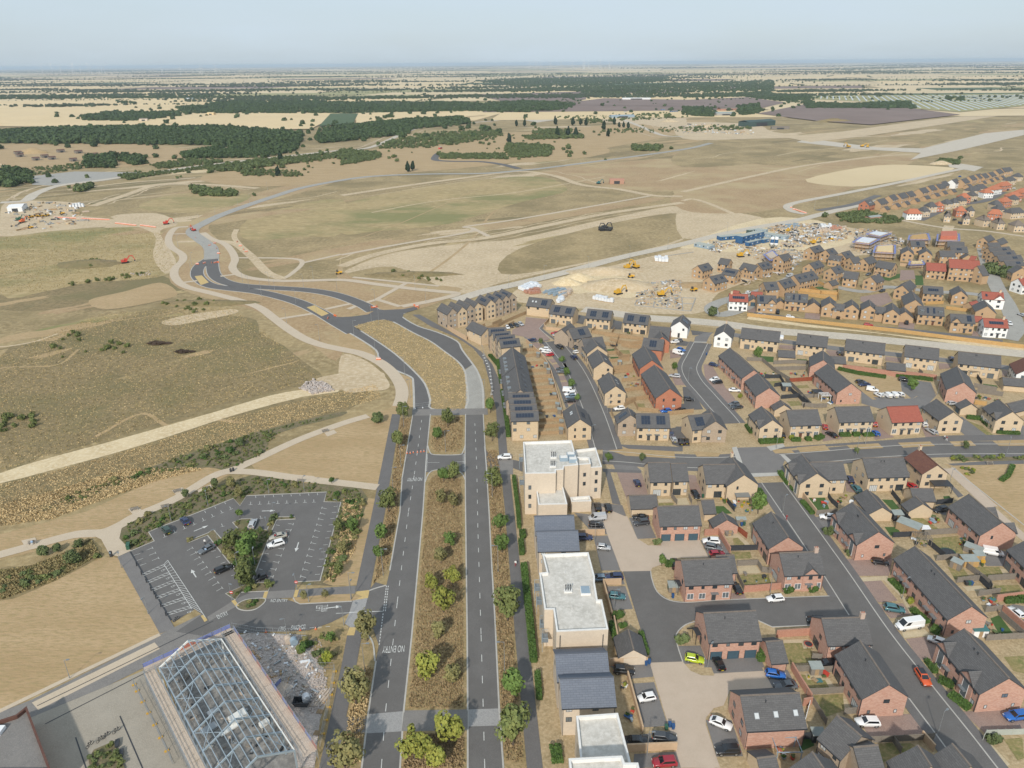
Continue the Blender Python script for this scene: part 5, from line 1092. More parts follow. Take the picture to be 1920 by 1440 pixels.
def balcony(par,cx,cy,c,x,y,z,w_=2.6,dp=1.3,ang=pi/2,nm='balcony'):
 p=G(c,x,y,z);mb=MB();mb.box(-w_/2,w_/2,-dp,0,0,.14,0)
 for i in range(9):t=-w_/2+w_*i/8;mb.bar((t,-dp+.04,.14),(t,-dp+.04,1.15),.035,.035,1)
 mb.bar((-w_/2,-dp+.04,1.17),(w_/2,-dp+.04,1.17),.07,.06,1)
 for s in(-w_/2,w_/2):
  mb.bar((s,-dp,1.17),(s,0,1.17),.06,.06,1)
  for i in range(5):t=-dp*i/5;mb.bar((s,t,.14),(s,t,1.15),.03,.03,1)
 for s in(-w_/2+.05,w_/2-.05):mb.bar((s,-dp+.05,-2.6),(s,-dp+.05,0),.08,.08,1)
 return mb.build(nm,['zinc','steel_blue'],par,(p.x-cx,p.y-cy,z),-pi/2)
for x,y in((222,330),(228,560)):balcony(F1,fx,fy,'c12',x,y,8.1)
for(x,y)in((1118,395),(1130,470)):[balcony(F2,gx,gy,'c8',x,y+30,7.6)]
for(x,y)in((1150,560),(1162,640)):[balcony(F2,gx,gy,'c8',x,y+70,5.0)]
# VEGETATION
NR=np.random.default_rng(5)
def cards(cent,nrm,size,jit,rg):
 n=len(cent);v=nrm+rg.normal(0,jit,(n,3));v/=np.linalg.norm(v,axis=1)[:,None]+1e-9
 a=np.cross(v,rg.normal(0,1,(n,3)));a/=np.linalg.norm(a,axis=1)[:,None]+1e-9;b=np.cross(v,a)
 s=(size*rg.uniform(.6,1.35,n))[:,None];t=s*rg.uniform(.6,1,n)[:,None]
 V=np.stack([cent-a*s*.5-b*t*.5,cent+a*s*.5-b*t*.5,cent+a*s*.5+b*t*.5,cent-a*s*.5+b*t*.5],1).reshape(-1,3)
 return V,np.arange(4*n).reshape(-1,4)
def arr_mesh(name,V,F,m):
 me=bpy.data.meshes.new(name);me.from_pydata(V.tolist(),[],F.tolist());me.materials.append(MT[m]);me.update();return me
def crown_pts(rx,rz,K,per,rg,z0,spread=.36,taper=0):
 C=rg.normal(0,1,(K,3));C/=np.linalg.norm(C,axis=1)[:,None];C*=rg.uniform(.35,.86,(K,1))
 P=[];N=[]
 for c in C:
  q=rg.normal(0,1,(per,3));q/=np.linalg.norm(q,axis=1)[:,None];r=rg.uniform(.7,1,(per,1))*spread*rg.uniform(.7,1.25)
  p=c+q*r;P.append(p);N.append(q*.8+p*.6+np.array([0,0,.35]))
 P=np.concatenate(P);N=np.concatenate(N)
 if taper:k=1-taper*np.clip((P[:,2]+1)/2,0,1);P[:,0]*=k;P[:,1]*=k
 return P*np.array([rx,rx,rz])+np.array([0,0,z0]),N
def crown(kind,m,var,rx,rz,K=26,per=46,card=.34,taper=0):
 def f():
  rg=np.random.default_rng(100+var*7+len(m));P,N=crown_pts(rx,rz,K,per,rg,0,.38,taper);V,F=cards(P,N,card,.45,rg);return arr_mesh('crown',V,F,m)
 return cached(('crown',kind,m,var),f)
def trunk_mesh(var,h,r,spread):
 def f():
  rd=random.Random(var);mb=MB();mb.cone((0,0,-.05),(.05,0,h*.55),r,r*.75,8);mb.cone((.05,0,h*.55),(.0,.08,h*.95),r*.75,r*.3,8)
  for k in range(5):
   a=k*1.3+rd.random();z=h*(.45+.1*k);mb.cone((.03,0,z),(cos(a)*spread*.6,sin(a)*spread*.6,z+spread*.55),r*.4,r*.12,6)
  return mb.mesh('trunk',['bark'])
 return cached(('trunk',var,h,r,spread),f)
NT=[0]
def tree(label,c,x,y,dia,m='lgreen',hgt=None,group='street trees',name='street_tree',trunk=.3,cat='tree',kind='t',taper=0,z=.1):
 NT[0]+=1;i=NT[0];p=G(c,x,y,0);s=dia/2;hc=hgt or dia*1.12
 t=thing(name,label,cat,(p.x,p.y,z),(i*1.7)%6.28,group);th=dia*trunk
 ob('trunk',trunk_mesh(i%3,1.0,.035,.3),t).scale=(dia*.9,dia*.9,th+hc*.55)
 o=ob('crown',crown(kind,m,i%4,1,1,taper=taper,card=.16 if dia>3.9 else.19),t,(0,0,th+hc*.5));o.scale=(s,s,hc*.5)
 return t
g='young trees along the boulevard'
LT={'lgreen':'round dark green','lyellow':'yellowing green','lolive':'loose olive green','leaf_dry':'thin browning'}
for c,x,y,dm,m,where in[
('c8',228,165,3.6,'lgreen','in the left verge, upper of two close together'),('c8',212,272,3.4,'lgreen','in the left verge beside a tall street lamp'),('c8',612,200,3.5,'lgreen','standing alone in the dry median grass'),
('c8',508,448,3.6,'lyellow','in the median, smaller of a cluster of three'),('c8',626,412,4.0,'lyellow','in the median, beside the right carriageway in a cluster of three'),('c8',576,565,5.2,'lyellow','in the median, pointed and largest of a cluster of three'),
('c8',490,945,5.6,'lyellow','in the median near the lone white birch stem'),('c8',606,1308,5.4,'lyellow','beside the paved median crossing'),('c8',416,1402,5.6,'lyellow','just past the paved median crossing by the left carriageway'),
('c8',894,112,4.4,'lgreen','in the right verge, upper of two close together'),('c8',902,232,4.2,'lgreen','in the right verge, lower of two close together'),('c8',936,612,6.6,'lolive','in the right verge leaning over the footway by the long flats'),
('c8',970,1042,4.8,'lgreen','in the right verge beside the blue-roofed town houses'),('c8',966,1312,7.4,'lolive','in the right verge at the sett crossing'),('c8',146,724,5.6,'leaf_dry','by the side road mouth and yellow tactile paving'),
('c8',84,1084,6.0,'leaf_dry','in the left verge beyond the side road'),('c8',28,1460,6.2,'leaf_dry','in the left verge below the sett crossing'),('c5',838,882,4.6,'lgreen','at the end of the concrete carriageway section'),
('c5',848,1042,5.0,'lolive','in the right verge across from the narrow town houses'),('c5',856,1322,5.6,'lolive','in the right verge by the tall flats'),('c5',350,922,5.0,'lolive','where the beige park path meets the boulevard'),
('c5',322,1084,5.2,'lolive','in the left verge beside the triangular lawn'),('c5',266,1444,5.6,'lolive','in the left verge beside the car park planting'),('c5',600,962,5.0,'lolive','at the head of the short median'),('c5',540,1038,3.5,'lgreen','in the short median, smaller and darker'),
('c5',575,1274,3.9,'lgreen','at the tip of the long median, left of a pair'),('c5',632,1266,4.5,'lolive','at the tip of the long median, right of a pair'),('c8',540,1440,4.0,'lyellow','low in the median beyond the paved crossing')]:
 tree(f'{LT[m]} tree {where}',c,x,y,dm,m,group=g)
g2='bare thin saplings in the median'
for c,x,y in(('c5',560,1400),('c8',560,290),('c8',545,720),('c8',626,972),('c5',630,1420)):
 tree('nearly bare grey sapling among the dry median grass',c,x,y,3.6,'leaf_dry',group=g2,name='sapling',kind='thin')
g3='small trees along the curved street'
for c,x,y,dm,w_ in(('c5',1240,608,2.8,'between the paved bays and the red car'),('c5',1267,678,2.8,'beside the two dark parked cars'),('c5',1293,748,3.0,'beside the white van bay'),('c5',1120,500,2.2,'by the paved turning head'),('c5',1327,822,2.6,'beside the twin-rooflight coach house'),('c5',1503,1160,2.4,'on the verge by the tall flats entrance'),('c5',1690,1158,2.2,'on the verge before the buff pair'),('c15',1050,866,2.6,'on the verge by the silver estate car'),('d1',604,1330,2.6,'on the round corner bed of the courtyard'),('e8',468,640,4.0,'in the parking court beside the asphalt'),('e7',118,440,4.0,'in the back garden with the grey patio'),('d1',1685,740,4.6,'over the toy-strewn garden by the street')):
 tree(f'small green tree {w_}',c,x,y,dm,'lgreen' if dm>2.3 else 'lshrub',group=g3)
for c,x,y in(('e8',1160,1360),('d2',1230,70),('c6',1590,1090)):tree('spindly street sapling on the verge of the tree-lined road',c,x,y,1.8,'lshrub',group='verge saplings',name='sapling',z=.12)
g4='trees planted round the car park'
for c,x,y,dm,m in[('c10',945,690,4.2,'lolive'),('c10',1040,770,5.0,'lgreen'),('c10',1085,690,4.4,'lgreen'),('c10',1040,890,4.2,'lolive'),('c10',1050,975,4.6,'lolive'),('c10',1000,445,2.2,'lgreen'),('c10',1745,560,3.2,'lolive'),('c10',1775,720,3.0,'leaf_dry'),('c10',1750,880,2.8,'lolive'),('c10',940,225,2.8,'leaf_dry'),('c10',1003,300,2.8,'leaf_dry'),('c10',597,300,2.2,'lshrub'),('c10',820,225,2.4,'lshrub'),('c10',1690,190,1.8,'lhedge'),('c10',1845,560,3.4,'lgreen'),('c10',1480,1060,1.8,'leaf_dry'),('c10',1640,1050,1.8,'leaf_dry'),('c7',1715,800,2.6,'lhedge'),('c7',1860,740,2.2,'lgreen'),('c11',1660,385,2.4,'leaf_lime')]:
 tree(f"slender {LT.get(m, 'bright green').split()[-1]} young tree in the "+('middle bed of the car park' if 900<x<1100 and 400<y else 'bed by the boulevard side of the car park' if x>1650 else 'bed by the park path or entrance'),c,x,y,dm,m,group=g4,name='young_tree')
for c,x,y,dm in(('c7',250,245,3.2),('c7',325,222,2.8),('c7',445,200,2.6),('c7',415,290,4.2),('c5',205,940,4.6),('c4',1350,1070,3.4),('c5',165,285,1)):
 if dm>1:tree('dense round green bush on the dry park grass',c,x,y,dm,'lshrub',hgt=dm*.9,trunk=.02,name='bush',cat='bush',group='bushes in the park',kind='b')
tree('large round bush beside the haul road and white house','e1',332,1035,5.4,'lshrub',hgt=4.8,trunk=.02,name='bush',cat='bush',group=None,kind='b')
def sample(P,n,rd,holes=()):
 P=[(p.x,p.y)for p in P];H=[[(p.x,p.y)for p in h]for h in holes];x0,x1=min(p[0]for p in P),max(p[0]for p in P);y0,y1=min(p[1]for p in P),max(p[1]for p in P);out=[];t=0
 while len(out)<n and t<n*60:
  t+=1;q=(rd.uniform(x0,x1),rd.uniform(y0,y1))
  if inside(q,P)and not any(inside(q,h)for h in H):out.append(q)
 return out
def shrub_mesh(m,v):return crown('shrub',m,v,1,1,K=12,per=26,card=.36)
def shrubs(P,n,label,group,lo=.4,hi=1.0,ms=('lshrub','lhedge','lolive','leaf_dry'),seed=1,z=.1,holes=()):
 rd=random.Random(seed)
 for k,(x,y)in enumerate(sample(P,n,rd,holes)):
  s=rd.uniform(lo,hi)*rd.uniform(.7,1.2);m=rd.choice(ms);z2=('small' if s<.6 else 'mid-sized' if s<.9 else 'large')+{'lhedge':' dark green','lolive':' olive','leaf_dry':' browning','leaf_lime':' lime'}.get(m,' grey-green')
  t=thing('shrub',z2+' '+label.split(' ',1)[1],'shrub',(x,y,z),rd.uniform(0,6),group)
  o=ob('foliage',shrub_mesh(m,k%4),t,(0,0,s*.5));o.scale=(s,s*rd.uniform(.8,1.2),s*rd.uniform(.6,.9))
CPp=GP('c10',CP)
shrubs(ISL,56,'low shrub in the diamond planting bed inside the car park','shrubs inside the car park',.45,1.2,seed=2,z=.13)
shrubs(GP('c10',[110,600,190,680,350,615,310,545,545,450,950,290,1000,345,1045,270,1640,245,1600,190,1100,130,800,220,480,340,160,490]),62,'low shrub in the bed between car park and park path','shrubs beside the park path',.4,1.1,seed=3,z=.05)
shrubs(GP('c10',[1660,260,1640,320,1760,325,1610,900,1700,930,1800,760,1880,560,1940,330,1880,230]),46,'low shrub in the bed between car park and boulevard','shrubs between car park and boulevard',.4,1.1,seed=4,z=.05)
shrubs(GP('c4',[300,1380,700,1240,1100,1100,1450,990,1560,1000,1480,1120,1330,1200,1180,1185,1060,1195,760,1255,400,1395]),52,'low shrub in the long strip above the park lawn','shrubs in the strip above the lawn',.4,1.3,seed=5,z=.03)
shrubs(GP('c10',[1000,1100,1060,1075,1150,1065,1130,1115,1060,1130]),5,'low shrub in the kerbed island at the car park entrance','shrubs at the car park entrance',.4,.7,seed=6,z=.13)
shrubs(GP('c11',[1480,200,1780,120,1740,330,1660,400,1540,350]),16,'low shrub in the rough bed beside the rubble yard','shrubs beside the rubble yard',.5,1.2,seed=7,z=.05)
shrubs(GP('d3',[1100,105,1920,92,1920,135,1110,148]),26,'rounded shrub in the long bed beside the field footway','shrubs beside the field footway',.5,.9,('leaf_lime','lshrub','lolive'),8)
shrubs(GP('d3',[1180,220,1400,215,1390,250,1330,290,1360,350,1320,350]),12,'rounded shrub in the curved bed on the dry field','shrubs on the dry field',.4,.8,('leaf_lime','lshrub'),9,z=.04)
shrubs(GP('c7',[0,380,180,330,330,300,480,250,560,250,300,395,0,480]),26,'weedy shrub in the grassy swale','shrubs in the swale',.4,1.1,('lshrub','lolive'),10,z=.03)
WEED=[]
for c,pts,n,sd in(('c4',[400,560,700,470,730,520,620,620,560,560],10,11),('c4',[200,560,420,420,480,440,400,600],9,12),('c4',[0,900,180,890,200,960,0,1010],14,13),('c1',[380,1210,500,1150,620,1180,500,1210],14,14),('c1',[380,1300,640,1250,860,1230,700,1270,400,1310],22,15),('c2',[180,1230,300,1215,600,1270,560,1290],16,16),('c4',[850,280,1100,240,1300,270,1050,330],16,17)):
 WEED+=[(GP(c,pts),n,sd)]
for c,x,y,s in(('c4',897,492,3.2),('c4',1040,540,2.6)):
 p=G(c,x,y);t=thing('burnt_bush',('wider' if s>3 else 'smaller')+' dark burnt bush lying flat in the rough field','bush',(p.x,p.y,0));o=ob('foliage',shrub_mesh('leaf_burnt',1),t,(0,0,.5));o.scale=(s*1.6,s*.8,.8)
def hedge(label,c,pts,wd,hgt,m='lhedge',z=.05,group='clipped hedges'):
 P=GP(c,pts);t=thing('hedge',label,'hedge',(P[0].x,P[0].y,z),0,group);rg=np.random.default_rng(len(label));Q=[];N=[]
 for i in range(len(P)-1):
  a,b=P[i]-P[0],P[i+1]-P[0];L=(b-a).length;d=(b-a)/L;n=Vector((-d.y,d.x,0));k=int(L*wd*42+L*hgt*60)+30
  for _ in range(k):
   u=rg.uniform(-.1,L+.1);f=rg.integers(0,3);v=rg.uniform(-1,1);h=rg.uniform(.05,1)
   if f==0:pos=a+d*u+n*(v*wd/2);pos.z=hgt*rg.uniform(.9,1.06);nn=(0,0,1)
   else:s=1 if f==1 else-1;pos=a+d*u+n*(s*wd/2*rg.uniform(.9,1.06));pos.z=hgt*h;nn=(n.x*s,n.y*s,.3)
   Q.append(tuple(pos));N.append(nn)
 V,F=cards(np.array(Q),np.array(N),.26,.5,rg);ob('foliage',arr_mesh('foliage',V,F,m),t)
 mb=MB()
 for i in range(len(P)-1):mb.bar(tuple((P[i]-P[0])+Vector((0,0,hgt*.45))),tuple((P[i+1]-P[0])+Vector((0,0,hgt*.45))),wd*.8,hgt*.86,0)
 ob('core',mb.mesh('core',['lhedge']),t)
for lb,c,pts,wd,hg in[
('long bright green hedge beside the right footway and long flats','c8',[1027,310,1045,480,1062,640,1082,850],1.5,1.5),('short hedge beside the footway below the long hedge','c8',[1102,915,1115,1060],1.1,1.2),('square hedge block beside the lowest flats','c8',[1180,1375,1240,1370],3.2,1.3),
('short hedge by the balcony town house garden','c8',[1010,170,1018,245],1.3,1.3),('small hedge piece above the balcony hedge','c8',[1018,115,1022,150],1.6,1.2),('dark hedge at the foot of the tall flats','c12',[125,520,165,830,180,1020],1.0,1.4),
('clipped hedge wrapping the corner of the buff house','d2',[370,290,470,420],1.3,1.2),('clipped hedge below the tall white-framed window','d2',[500,450,590,545],1.3,1.1),('loose low hedge along the street fence','d2',[620,610,740,750],1.2,.9),('short hedge by the conservatory corner','d1',[1690,480,1740,570],1.6,1.0),
('clipped hedge before the lime-shrub pair','e7',[500,1360,600,1360],1.5,1.1),('middle clipped hedge of the lime-shrub pair','e7',[660,1355,720,1352],1.5,1.1),('end clipped hedge of the lime-shrub pair','e7',[780,1350,850,1320],1.8,1.2),
('first clipped hedge before the three-hedge pair','e7',[1040,1305,1160,1302],1.7,1.1),('second clipped hedge before the three-hedge pair','e7',[1190,1302,1265,1300],1.7,1.1),('third clipped hedge before the three-hedge pair','e7',[1310,1305,1420,1302],1.4,1.0),
('hedge round the side of the hedge-wrapped house','e8',[1180,990,1370,1010,1540,1170],1.5,1.2),('hedge along the front of the hedge-wrapped house','e8',[1560,1180,1850,1195],1.4,1.1),('clipped hedge along the parking court wall','e8',[270,455,480,475,740,510],1.4,1.3),
('mixed hedge before the long brick garden wall','e7',[1030,560,1250,610,1560,655],1.5,1.2),('ivy hedge beside the orange brick garage','d4',[1075,1200,1140,1330],1.8,1.6),('low front hedge beside the orange car','d7',[820,240,920,380],1.1,.8),('bushy front hedge of the tall-windowed pair','d7',[960,460,1120,530],1.6,1.0),('long front hedge below the tall window','d7',[1090,630,1300,790],1.6,1.1),
('front hedge before the long terrace','d5',[420,530,570,680],1.6,.7),('hedge beside the white high-roof van','d5',[660,870,830,1020],1.6,.9),('round hedge at the terrace end','d5',[880,1090,970,1130],2.0,1.3),('hedge on the far garden wall','d5',[1690,770,1920,765],1.6,1.3),
('low hedge strip growing across the dry field','d3',[1660,375,1740,320,1790,210],1.3,.8),('front garden hedge of the corner gabled house','e7',[0,1200,60,1280],1.6,1.1),('low hedge across the front of the corner gabled house','e7',[140,1385,400,1370],2.0,1.2),
('dark planting along the dormered terrace front','c5',[880,590,900,720],1.4,.9),('dark planting along the lower terrace front','c5',[905,760,935,960,940,1020],1.4,.9),('planting before the narrow town houses at the bend','c5',[835,560,885,620],1.6,.8),('loose hedge beside the pale gabled garage','c13',[1015,470,1060,620],1.0,1.3),('dark hedge behind the pale gabled garage','c13',[800,400,830,510],1.0,1.4)]:
 hedge(lb,c,pts,wd,hg)
for lb,c,x,y,s,m in(('bright lime shrub by the buff front doors','e7',505,1345,1.3,'leaf_lime'),('bright lime shrub beside the terrace parking','c15',1840,1190,1.2,'leaf_lime'),('round clipped bush left of the white-framed front door','d4',1420,540,1.3,'lhedge'),('round clipped bush right of the white-framed front door','d4',1700,530,1.2,'lhedge'),('bushy shrub by the outside stair of the coach house','d4',225,1100,1.6,'lshrub'),('shrub on the courtyard corner by the first brick house','d1',550,1075,1.2,'lshrub'),('shrub at the round courtyard bed','d1',690,1320,1.5,'lhedge'),('round bush beside the buff flats drive','c13',845,340,1.5,'lhedge'),('small round bush on the cream path','c13',885,410,1.0,'lhedge'),('shrub beside tall white windows and brick steps','d2',920,960,1.8,'lshrub'),('shrub at the drive corner of the brick pair','d2',1170,1200,1.5,'lshrub'),('yellow shrub by the terrace front path','d5',640,790,1.1,'leaf_lime'),('pink flowering bush under the tall window','d7',955,310,1.0,'lshrub'),('lone bush in the pale walled garden','d7',1560,1140,1.4,'lshrub')):
 p=G(c,x,y);t=thing('shrub',lb,'shrub',(p.x,p.y,.06));ob('foliage',shrub_mesh(m,2),t,(0,0,s*.55)).scale=(s,s,s*.8)
def blades(name,P,n,hgt,wd,m,seed,z=0,label=None,holes=()):
 rd=random.Random(seed);pts=np.array(sample(P,n,rd,holes));rg=np.random.default_rng(seed);k=len(pts)
 a=rg.uniform(0,6.28,k);h=hgt*rg.uniform(.45,1.25,k);ww=wd*rg.uniform(.6,1.3,k);dx,dy=np.cos(a)*ww/2,np.sin(a)*ww/2;lx,ly=rg.normal(0,.25,k)*h,rg.normal(0,.25,k)*h;zz=np.full(k,z)
 V=np.stack([np.stack([pts[:,0]-dx,pts[:,1]-dy,zz],1),np.stack([pts[:,0]+dx,pts[:,1]+dy,zz],1),np.stack([pts[:,0]+dx*.5+lx,pts[:,1]+dy*.5+ly,zz+h],1),np.stack([pts[:,0]-dx*.5+lx,pts[:,1]-dy*.5+ly,zz+h],1)],1).reshape(-1,3)
 return tag(ob(name,arr_mesh(name,V,np.arange(4*k).reshape(-1,4),m)),label,'grass',None,'stuff')
blades('long_grass',GP('p',[765,1328,779,1193,793,1027,799,960,803,910,812,893,852,893,864,900,866,960,869,1193,868,1328]),12000,.3,.34,'dry_stalk',1,.12,'tall brown dry grass filling the long median')
blades('long_grass',GP('p',[756,1442,762,1378,868,1376,870,1442]),1500,.4,.5,'dry_stalk',2,.12,'tall brown dry grass in the median beyond the paved crossing')
blades('long_grass',GP('p',[812,783,808,838,818,848,858,848,866,838,868,783]),1500,.4,.5,'dry_stalk',3,.12,'tall brown dry grass in the short median')
blades('long_grass',MED,3500,.22,.5,'sstalk',4,.1,'short straw grass on the curved median')
blades('long_grass',GP('p',[640,1430,668,1260,690,1250,700,1255,686,1342,676,1430]),1500,.4,.45,'sstalk',5,.05,'straw grass in the left verge below the side road')
blades('long_grass',GP('p',[700,1095,724,970,752,785,770,785,752,897,745,960,728,1065]),2600,.4,.45,'dry_stalk',6,.05,'dry grass in the left verge above the side road')
blades('long_grass',GP('p',[948,1430,940,1340,930,1160,920,965,912,845,932,845,945,960,960,1160,980,1430]),4200,.4,.45,'dry_stalk',7,.05,'dry grass in the right verge of the boulevard')
FLD=GP('c4',[0,560,300,430,560,330,900,300,1300,290,1480,420,1650,560,1800,690,1500,770,1000,900,600,1040,250,1130,0,1210])
blades('tussock_grass',FLD,11000,.26,.55,'weed_stalk',8,0,'weedy tussocks over the rough olive field')
blades('tussock_grass',FLD,9000,.22,.55,'sstalk',9,0,'pale straw tufts over the rough olive field')
blades('tussock_grass',GP('c4',[0,1290,300,1210,600,1130,900,1040,1200,940,1500,860,1900,770,2120,720,2140,800,1900,870,1450,985,1100,1095,700,1235,300,1375,100,1440,0,1440]),7000,.26,.5,'sstalk',10,0,'rough straw grass below the sandy track')
blades('tussock_grass',GP('c4',[0,1400,300,1320,700,1200,1060,1190,1150,1200,900,1260,500,1400,300,1480,0,1520]),6000,.35,.6,'sstalk',14,0,'golden grass along the park swale')
blades('tussock_grass',GP('c1',[0,1040,640,980,900,1010,980,1190,880,1270,500,1290,250,1340,0,1350]),9000,.3,.7,'weed_stalk',11,0,'weedy tussocks beside the red excavator')
blades('tussock_grass',GP('c7',[0,330,180,305,400,215,510,155,560,240,300,390,0,495]),6000,.45,.6,'weed_stalk',12,0,'weedy grass in the swale by the park path')
blades('tussock_grass',GP('c10',[1780,300,1920,330,1860,700,1700,920,1640,910,1750,600]),2200,.45,.5,'sstalk',13,0,'straw grass between car park and boulevard')
def proto(m,n,seed,tall=0):
 pc=bpy.data.collections.new('wood_'+m+str(tall))
 for k in range(n):
  rg=np.random.default_rng(seed+k);P,N=crown_pts(1,.85+tall,15,22,rg,.75+tall*.6,.42,.55 if tall else 0);V,F=cards(P,N,.30,.35,rg)
  mb=MB();mb.cone((0,0,-.1),(0,0,.9),.06,.04,5);n0=len(V);V2=np.concatenate([V,np.array(mb.v)]);fs=F.tolist()+[tuple(i+n0 for i in f)for f in mb.f]
  me=bpy.data.meshes.new('crown');me.from_pydata(V2.tolist(),[],fs);me.materials.append(MT[m]);me.update();pc.objects.link(bpy.data.objects.new('wood_crown',me))
 return pc
PROT={}
def scatter_obj(name,label,pts,sizes,m='leaf_wood',tall=0,cat='wood'):
 if(m,tall)not in PROT:PROT[(m,tall)]=proto(m,4,40,tall)
 me=bpy.data.meshes.new(name);me.from_pydata([tuple(p)+(0,)if len(p)==2 else tuple(p)for p in pts],[],[])
 at=me.attributes.new('sc','FLOAT','POINT');at.data.foreach_set('value',np.array(sizes,np.float32))
 o=ob(name,me);tag(o,label,cat,None,'stuff')
 ng=bpy.data.node_groups.new('scatter','GeometryNodeTree');ng.interface.new_socket('Geometry',in_out='INPUT',socket_type='NodeSocketGeometry');ng.interface.new_socket('Geometry',in_out='OUTPUT',socket_type='NodeSocketGeometry')
 N=ng.nodes.new;K=ng.links.new;gi=N('NodeGroupInput');go=N('NodeGroupOutput');ip=N('GeometryNodeInstanceOnPoints');ci=N('GeometryNodeCollectionInfo');na=N('GeometryNodeInputNamedAttribute');rv=N('FunctionNodeRandomValue')
 ci.inputs['Collection'].default_value=PROT[(m,tall)];ci.inputs['Separate Children'].default_value=True;ci.inputs['Reset Children'].default_value=True
 na.data_type='FLOAT';na.inputs['Name'].default_value='sc';rv.data_type='FLOAT_VECTOR';rv.inputs[1].default_value=(0,0,6.28)
 ip.inputs['Pick Instance'].default_value=True
 K(gi.outputs[0],ip.inputs['Points']);K(ci.outputs[0],ip.inputs['Instance']);K(rv.outputs[0],ip.inputs['Rotation']);K(na.outputs[0],ip.inputs['Scale']);K(ip.outputs[0],go.inputs[0])
 md=o.modifiers.new('scatter','NODES');md.node_group=ng
 return o
def wood(label,c,pts,n,lo=4,hi=7,m='leaf_wood',seed=1,tall=0,name='woodland'):
 rd=random.Random(seed);P=GP(c,pts);q=sample(P,n,rd);k=max(1,n//14);sp=(max(p.y for p in P)-min(p.y for p in P))*.16+6
 q+=[(x+rd.gauss(0,sp),y+rd.gauss(0,sp))for x,y in rd.choices(q,k=k)]
 return scatter_obj(name,label,q,[(lo+(hi-lo)*(.5+.5*sin(x*.021+seed)*cos(y*.017)))*rd.uniform(.6,1.2)for x,y in q],m,tall)
wood('dark broadleaf wood beyond the old airfield, in front of the straw fields','p',[-10,248,230,241,370,243,560,249,566,268,430,273,210,270,-10,269],3400,4.5,7.5,seed=1)
wood('broadleaf wood beside the green strip of field','p',[592,258,640,240,700,232,870,222,882,232,770,243,765,252,640,266,597,269],1300,4.5,7,seed=2)
wood('long dark wood behind the straw fields','p',[330,203,450,192,640,193,900,195,1000,191,1080,197,1060,206,1000,211,900,210,800,210,640,213,345,214],4200,4.5,7,seed=3)
wood('small wood beside the farmhouse in the straw field','p',[155,220,210,212,330,214,342,218,260,228,158,227],700,4.5,7,seed=4)
wood('narrow belt of trees behind the nearest straw field','p',[-10,179,140,181,480,181,640,184,900,180,900,183,640,188,480,185,140,186,-10,187],1500,4,6.5,seed=5)
wood('large wood on the plain beyond the ploughed fields','p',[890,152,970,148,1250,145,1250,153,1105,162,980,164],2600,5,7.5,seed=6)
wood('wood and village trees behind the ploughed fields','p',[950,168,1040,165,1280,157,1450,152,1455,172,1280,174,1280,182,1110,180,1070,171,955,174],2400,4.5,7,seed=7)
wood('wood beside the solar farm','p',[1430,174,1525,183,1525,198,1465,191,1390,182,1280,184,1280,178],800,4,6.5,seed=8)
wood('tree belt along the near edge of the solar farm','p',[1510,197,1700,194,1716,204,1512,204],700,4,7,seed=9)
wood('tree clump beside the green hangar','p',[1280,203,1335,204,1335,220,1280,217],240,4,7,seed=10)
wood('tree clump behind the aircraft shelters','p',[1382,200,1422,198,1425,214,1385,217],220,4,7,seed=11)
wood('belt of trees beside the airfield houses','p',[343,291,433,277,550,272,560,281,500,296,350,297],420,3.5,6,seed=12)
wood('tree clump at the old airfield edge by the white marquee','p',[-8,322,40,318,55,322,62,345,12,355,-8,350],70,4,6.5,seed=13)
wood('tree clump beside the ruined huts','p',[157,298,215,296,218,316,160,317],60,3.5,6,seed=14);wood('second tree clump beside the ruined huts','p',[223,292,274,294,273,309,228,311],55,3.5,6,seed=15)
wood('tree clump by the small reservoir in the straw field','p',[218,190,258,193,252,197,220,195],26,4,6,seed=16)
sc=dict(m='lshrub',name='scrub')
wood('broad scrub on the old airfield','p',[707,271,827,247,940,248,945,260,873,269,813,278,710,280],520,1.8,4.2,seed=20,**sc)
for i,(pts,n)in enumerate([([(820,290),(945,287),(950,299),(830,298)],120),([(950,270),(1035,275),(1030,294),(960,297),(945,284)],220),([(640,285),(715,288),(712,298),(640,310)],140),([(1000,245),(1075,242),(1070,252),(1000,252)],70),([(980,256),(1090,254),(1095,260),(990,262)],80),([(220,330),(340,318),(400,308),(395,316),(300,328),(240,338)],110),([(380,315),(470,302),(560,292),(640,285),(640,296),(560,306),(460,318),(390,325)],220),([(280,310),(350,300),(420,305),(300,318)],60),([(440,320),(500,318),(560,322),(570,332),(460,330)],60),([(0,352),(30,350),(60,315),(150,308),(160,316),(60,330)],60),([(360,355),(450,360),(440,370),(370,366)],30),([(1185,275),(1240,276),(1235,284),(1190,283)],40),([(1395,150),(1620,160),(1600,172)],0),([(1100,250),(1180,240),(1400,238),(1410,244),(1180,250)],60),([(1040,220),(1250,212),(1270,222),(1100,232)],90),([(1565,402),(1680,408),(1690,420),(1590,418)],80),([(1845,500),(1900,515),(1890,522),(1850,512)],12),([(1600,402),(1630,400),(1640,410),(1605,412)],20),([(1760,300),(1800,303),(1795,310),(1750,306)],24),([(140,352),(175,348),(172,358),(142,362)],12)]):
 if n:wood('low scrub on the old airfield, patch by the '+['curved black site road','pale sandy clearing','conifer pair','tall conifers','lone conifer','grey runway slab','runway bend','old taxiway','bare mound','left tree clump','pale track','far haul road','-','aircraft shelters','pale runway','brick substation','heath path','estate road end','sandy heap','white marquee'][i],'p',pts,int(n*2.6),1.3,3.9,seed=30+i,**sc)
